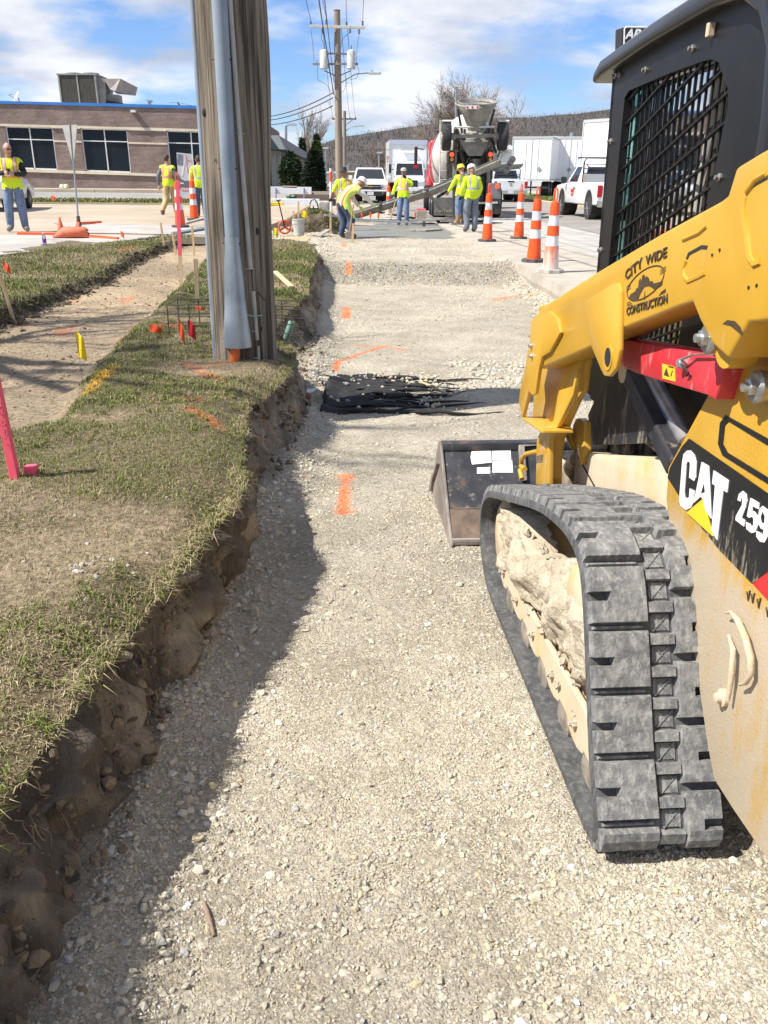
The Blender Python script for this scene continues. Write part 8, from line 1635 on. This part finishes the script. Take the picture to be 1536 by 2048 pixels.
idx = RNG.integers(0, n_*16, 5200); gx_, gy_, gz_ = SX.ravel()[idx]+RNG.normal(0, .03, 5200), SY.ravel()[idx]+RNG.normal(0, .03, 5200), SZ.ravel()[idx]; k_ = (fbm(gx_*4, gy_*4, gz_*3, 503, 2) > -.12)
gx_, gy_, gz_ = gx_[k_], gy_[k_], gz_[k_]; o = blades(gx_, gy_, gz_, RNG.uniform(.05, .12, len(gx_)), RNG.uniform(.3, 1.2, len(gx_)), np.full(len(gx_), .006), grass_cols(gx_, gy_, np.full(len(gx_), .22)), 'turf', None, None); put(o, sod)
q = PZ(634, 432, .8); fr = empty('tool_frame', PY(628, 432, 25.0), 0, 'black tubular tool frame standing behind the sod heap', 'tool frame'); f0 = fr.location; fq3 = lambda x, y, d=0: PY(x, y, 25.0+d)-f0
MB().tube([fq3(617, 434), fq3(620, 408), fq3(623, 400), fq3(630, 399), fq3(634, 406), fq3(640, 430)], .018, 7).build('loop', PLAST, fr, smooth=60); MB().tube([fq3(626, 412, .1), fq3(633, 430, .1)], .018, 7).build('stay', PLAST, fr); MB().box(fq3(648, 413, .2), (.32, .25, .30)).build('grey_bag', mat('canvas_bag', (.32, .30, .27), (.45, .43, .39), scale=8, rough=.9), fr, bevel=.06, seg=3)
# white board barrier by the pavement
p = PY(556, 411, 40); r = empty('board_barricade', (p.x+.8, 40, p.z), 0, 'white board barricade on thin posts before the evergreen shrubs', 'barricade'); q = lambda x, y, d=0: PY(x, y, 40+d)-r.location
MB().prism([q(538, 373), q(623, 374), q(623, 388), q(538, 388)], [q(538, 373, .05), q(623, 374, .05), q(623, 388, .05), q(538, 388, .05)]).build('board', REFL, r, bevel=.006); MB().prism([q(565, 371), q(594, 372), q(594, 376), q(565, 375)], [q(565, 371, .08), q(594, 372, .08), q(594, 376, .08), q(565, 375, .08)]).build('pink_board', mat('faded_board', (.55, .40, .35), rough=.8), r)
for x in (552, 608): MB().cyl(q(x, 412, -.03), q(x, 376, -.03), .03, n=8).build('post', GALV, r)
b = MB(); low = PY(550, 405, 39)
tag(MB().span((low.x-.2, 39.2, .45), (low.x+1.9, 39.45, .72)).build('kerb_block', REFL, bevel=.02), 'long low white kerb block under the board barricade', 'kerb')
tag(MB().span((low.x-.3, 38.9, .44), (low.x+.35, 39.1, .58)).build('wheel_stop', YELF, bevel=.02), 'yellow painted block at the foot of the barricade', 'block')
# mulch bed with yellow flowers
q = PY(572, 400, 44); tag(sheet('mulch_bed', [(q.x-3, 42.5, .58), (q.x+2.2, 42.5, .56), (q.x+2.9, 56, .86), (q.x-3, 56, .9)], mat('dark_mulch', (.035, .018, .012), (.07, .035, .025), scale=5, rough=.97), None), kind='structure')
for i, x in enumerate((578, 588)):
    c = PY(x, 396, 44); r = empty('flower_plant', (c.x, 44, .58), 0, ('left', 'right')[i]+' small yellow flower clump in the dark mulch bed', 'plant', 'yellow flowers in the mulch'); MB().ball((0, 0, .12), (.16, .14, .12), 8, 6, .03).build('leaves', GRN, r); MB().ball((0, 0, .26), (.10, .10, .09), 8, 6, .025).build('bloom', YELF, r)
for i, x in enumerate((126, 134)):
    c = PY(x, 378, 53); r = empty('ornamental_plant', (c.x, 53, c.z-.2), 0, ('left', 'right')[i]+' pale round plant at the brick building foot', 'plant', 'pale round plants'); MB().ball((0, 0, .15), (.26, .22, .16), 10, 6, .04).build('leaves', GRN, r); MB().ball((0, -.06, .30), (.17, .15, .17), 10, 7, .02).build('head', mat('pale_head', (.55, .58, .36), (.65, .66, .48), scale=6, rough=.8), r)
# project sign board
YP = 33.5; r = empty('project_sign', PY(370, 405, YP), 0, 'project display board with plan drawing behind the walking man', 'sign board'); q = lambda x, y, d=0: PY(x, y, YP+d)-r.location
MB().prism([q(353, 305), q(384, 308), q(386, 376), q(357, 374)], [q(353, 305, .04), q(384, 308, .04), q(386, 376, .04), q(357, 374, .04)]).build('board', mat('board_grey', (.40, .41, .44), (.52, .52, .54), scale=3, rough=.5), r)
quad = lambda nm, pts, mt_, d=-.006: MB().prism([q(x, y, d) for x, y in pts], [q(x, y, d+.006) for x, y in pts]).build(nm, mt_, r)
quad('photo_panel', [(354.5, 308), (366, 309), (366.5, 331), (355, 330)], mat('photo_blue', (.09, .11, .16), (.20, .22, .27), scale=6, rough=.5)); quad('plan_line', [(371, 311), (373, 311), (377, 345), (375, 345)], mat('plan_red', (.45, .18, .18), rough=.5)); quad('plan_line', [(373, 318), (383, 322), (383, 324), (373, 320)], MATS['plan_red'], -.007)
quad('plan_line', [(368, 322), (370, 322), (366, 352), (363, 352)], mat('plan_white', (.66, .67, .70), rough=.5), -.008); quad('plan_line', [(376, 330), (378, 330), (383, 356), (380, 356)], MATS['plan_white'], -.008)
quad('dark_swoosh', [(356.5, 348), (362, 358), (370, 362), (385.5, 361), (386, 376), (357, 374)], mat('swoosh_grey', (.10, .11, .12), rough=.5), -.009); quad('print_line', [(360, 365), (367, 365.5), (367, 368), (360, 367.5)], MATS['plan_white'], -.012); quad('lower_panel', [(359, 374), (382, 375), (383, 393), (362, 392)], mat('panel_pale', (.42, .44, .50), (.50, .50, .54), scale=5, rough=.5), 0); quad('print_line', [(363, 379), (378, 380), (378, 383), (363, 382)], MATS['plan_red'], -.007)
for x in (360, 381): MB().cyl(q(x, 372, .06), q(x+1, 406, .06), .03, n=6).build('post', WOODH, r)
# street signs by the far pole
p = PY(655, 372, 60); r = empty('sign_back', p, 0, 'grey back of a road sign just left of the transformer pole', 'sign'); q = lambda x, y, d=0: PY(x, y, 60+d)-r.location
MB().prism([q(651, 352), q(668, 340), q(668, 362), q(655, 366)], [q(651, 352, .05), q(668, 340, .05), q(668, 362, .05), q(655, 366, .05)]).build('plate', SIGNB, r); MB().cyl(q(661, 385), q(661, 345), .04, n=6).build('post', GALV, r)
p = PY(694, 372, 58); r = empty('sign_back', p, 0, 'diamond road sign back just right of the transformer pole', 'sign'); q = lambda x, y, d=0: PY(x, y, 58+d)-r.location
MB().prism([q(690, 333), q(698, 326), q(698, 340), q(690, 347), q(683, 340), q(683, 326)], [q(690, 333, .04), q(698, 326, .04), q(698, 340, .04), q(690, 347, .04), q(683, 340, .04), q(683, 326, .04)]).build('plate', SIGNB, r); MB().cyl(q(690, 385), q(690, 335), .04, n=6).build('post', GALV, r)
# pylon sign behind the loader cab
YG = 62.; p = PY(1290, 392, YG); r = empty('pylon_sign', (p.x, YG, .5), 0, 'black roadside sign with white letters rising behind the loader cab', 'sign'); q = lambda x, y, d=0: PY(x, y, YG+d)-r.location
MB().prism([q(1243, 55), q(1345, 57), q(1345, 180), q(1240, 180)], [v+Vector((-.15, .9, 0)) for v in (q(1243, 55), q(1345, 57), q(1345, 180), q(1240, 180))]).build('cabinet', PLAST, r, bevel=.08, seg=3)
MB().tube([q(1246, 180, -.03), q(1249, 58, -.03), q(1252, 54, -.03), q(1345, 55, -.03)], .05, 6).build('frame', ALU, r)
lettering('AP', REFL, r, q(1265, 69, -.03), (1, 0, 0), (0, 0, 1), .78, bold=.03, depth=.02, shear=.2); lettering('S', TAIL, r, q(1257, 91, -.03), (1, 0, 0), (0, 0, 1), .62, bold=.03, depth=.02)
for x in (1262, 1325): MB().cyl(q(x, 180, .4), q(x, 392, .4), .14, n=8).build('post', DKS, r)
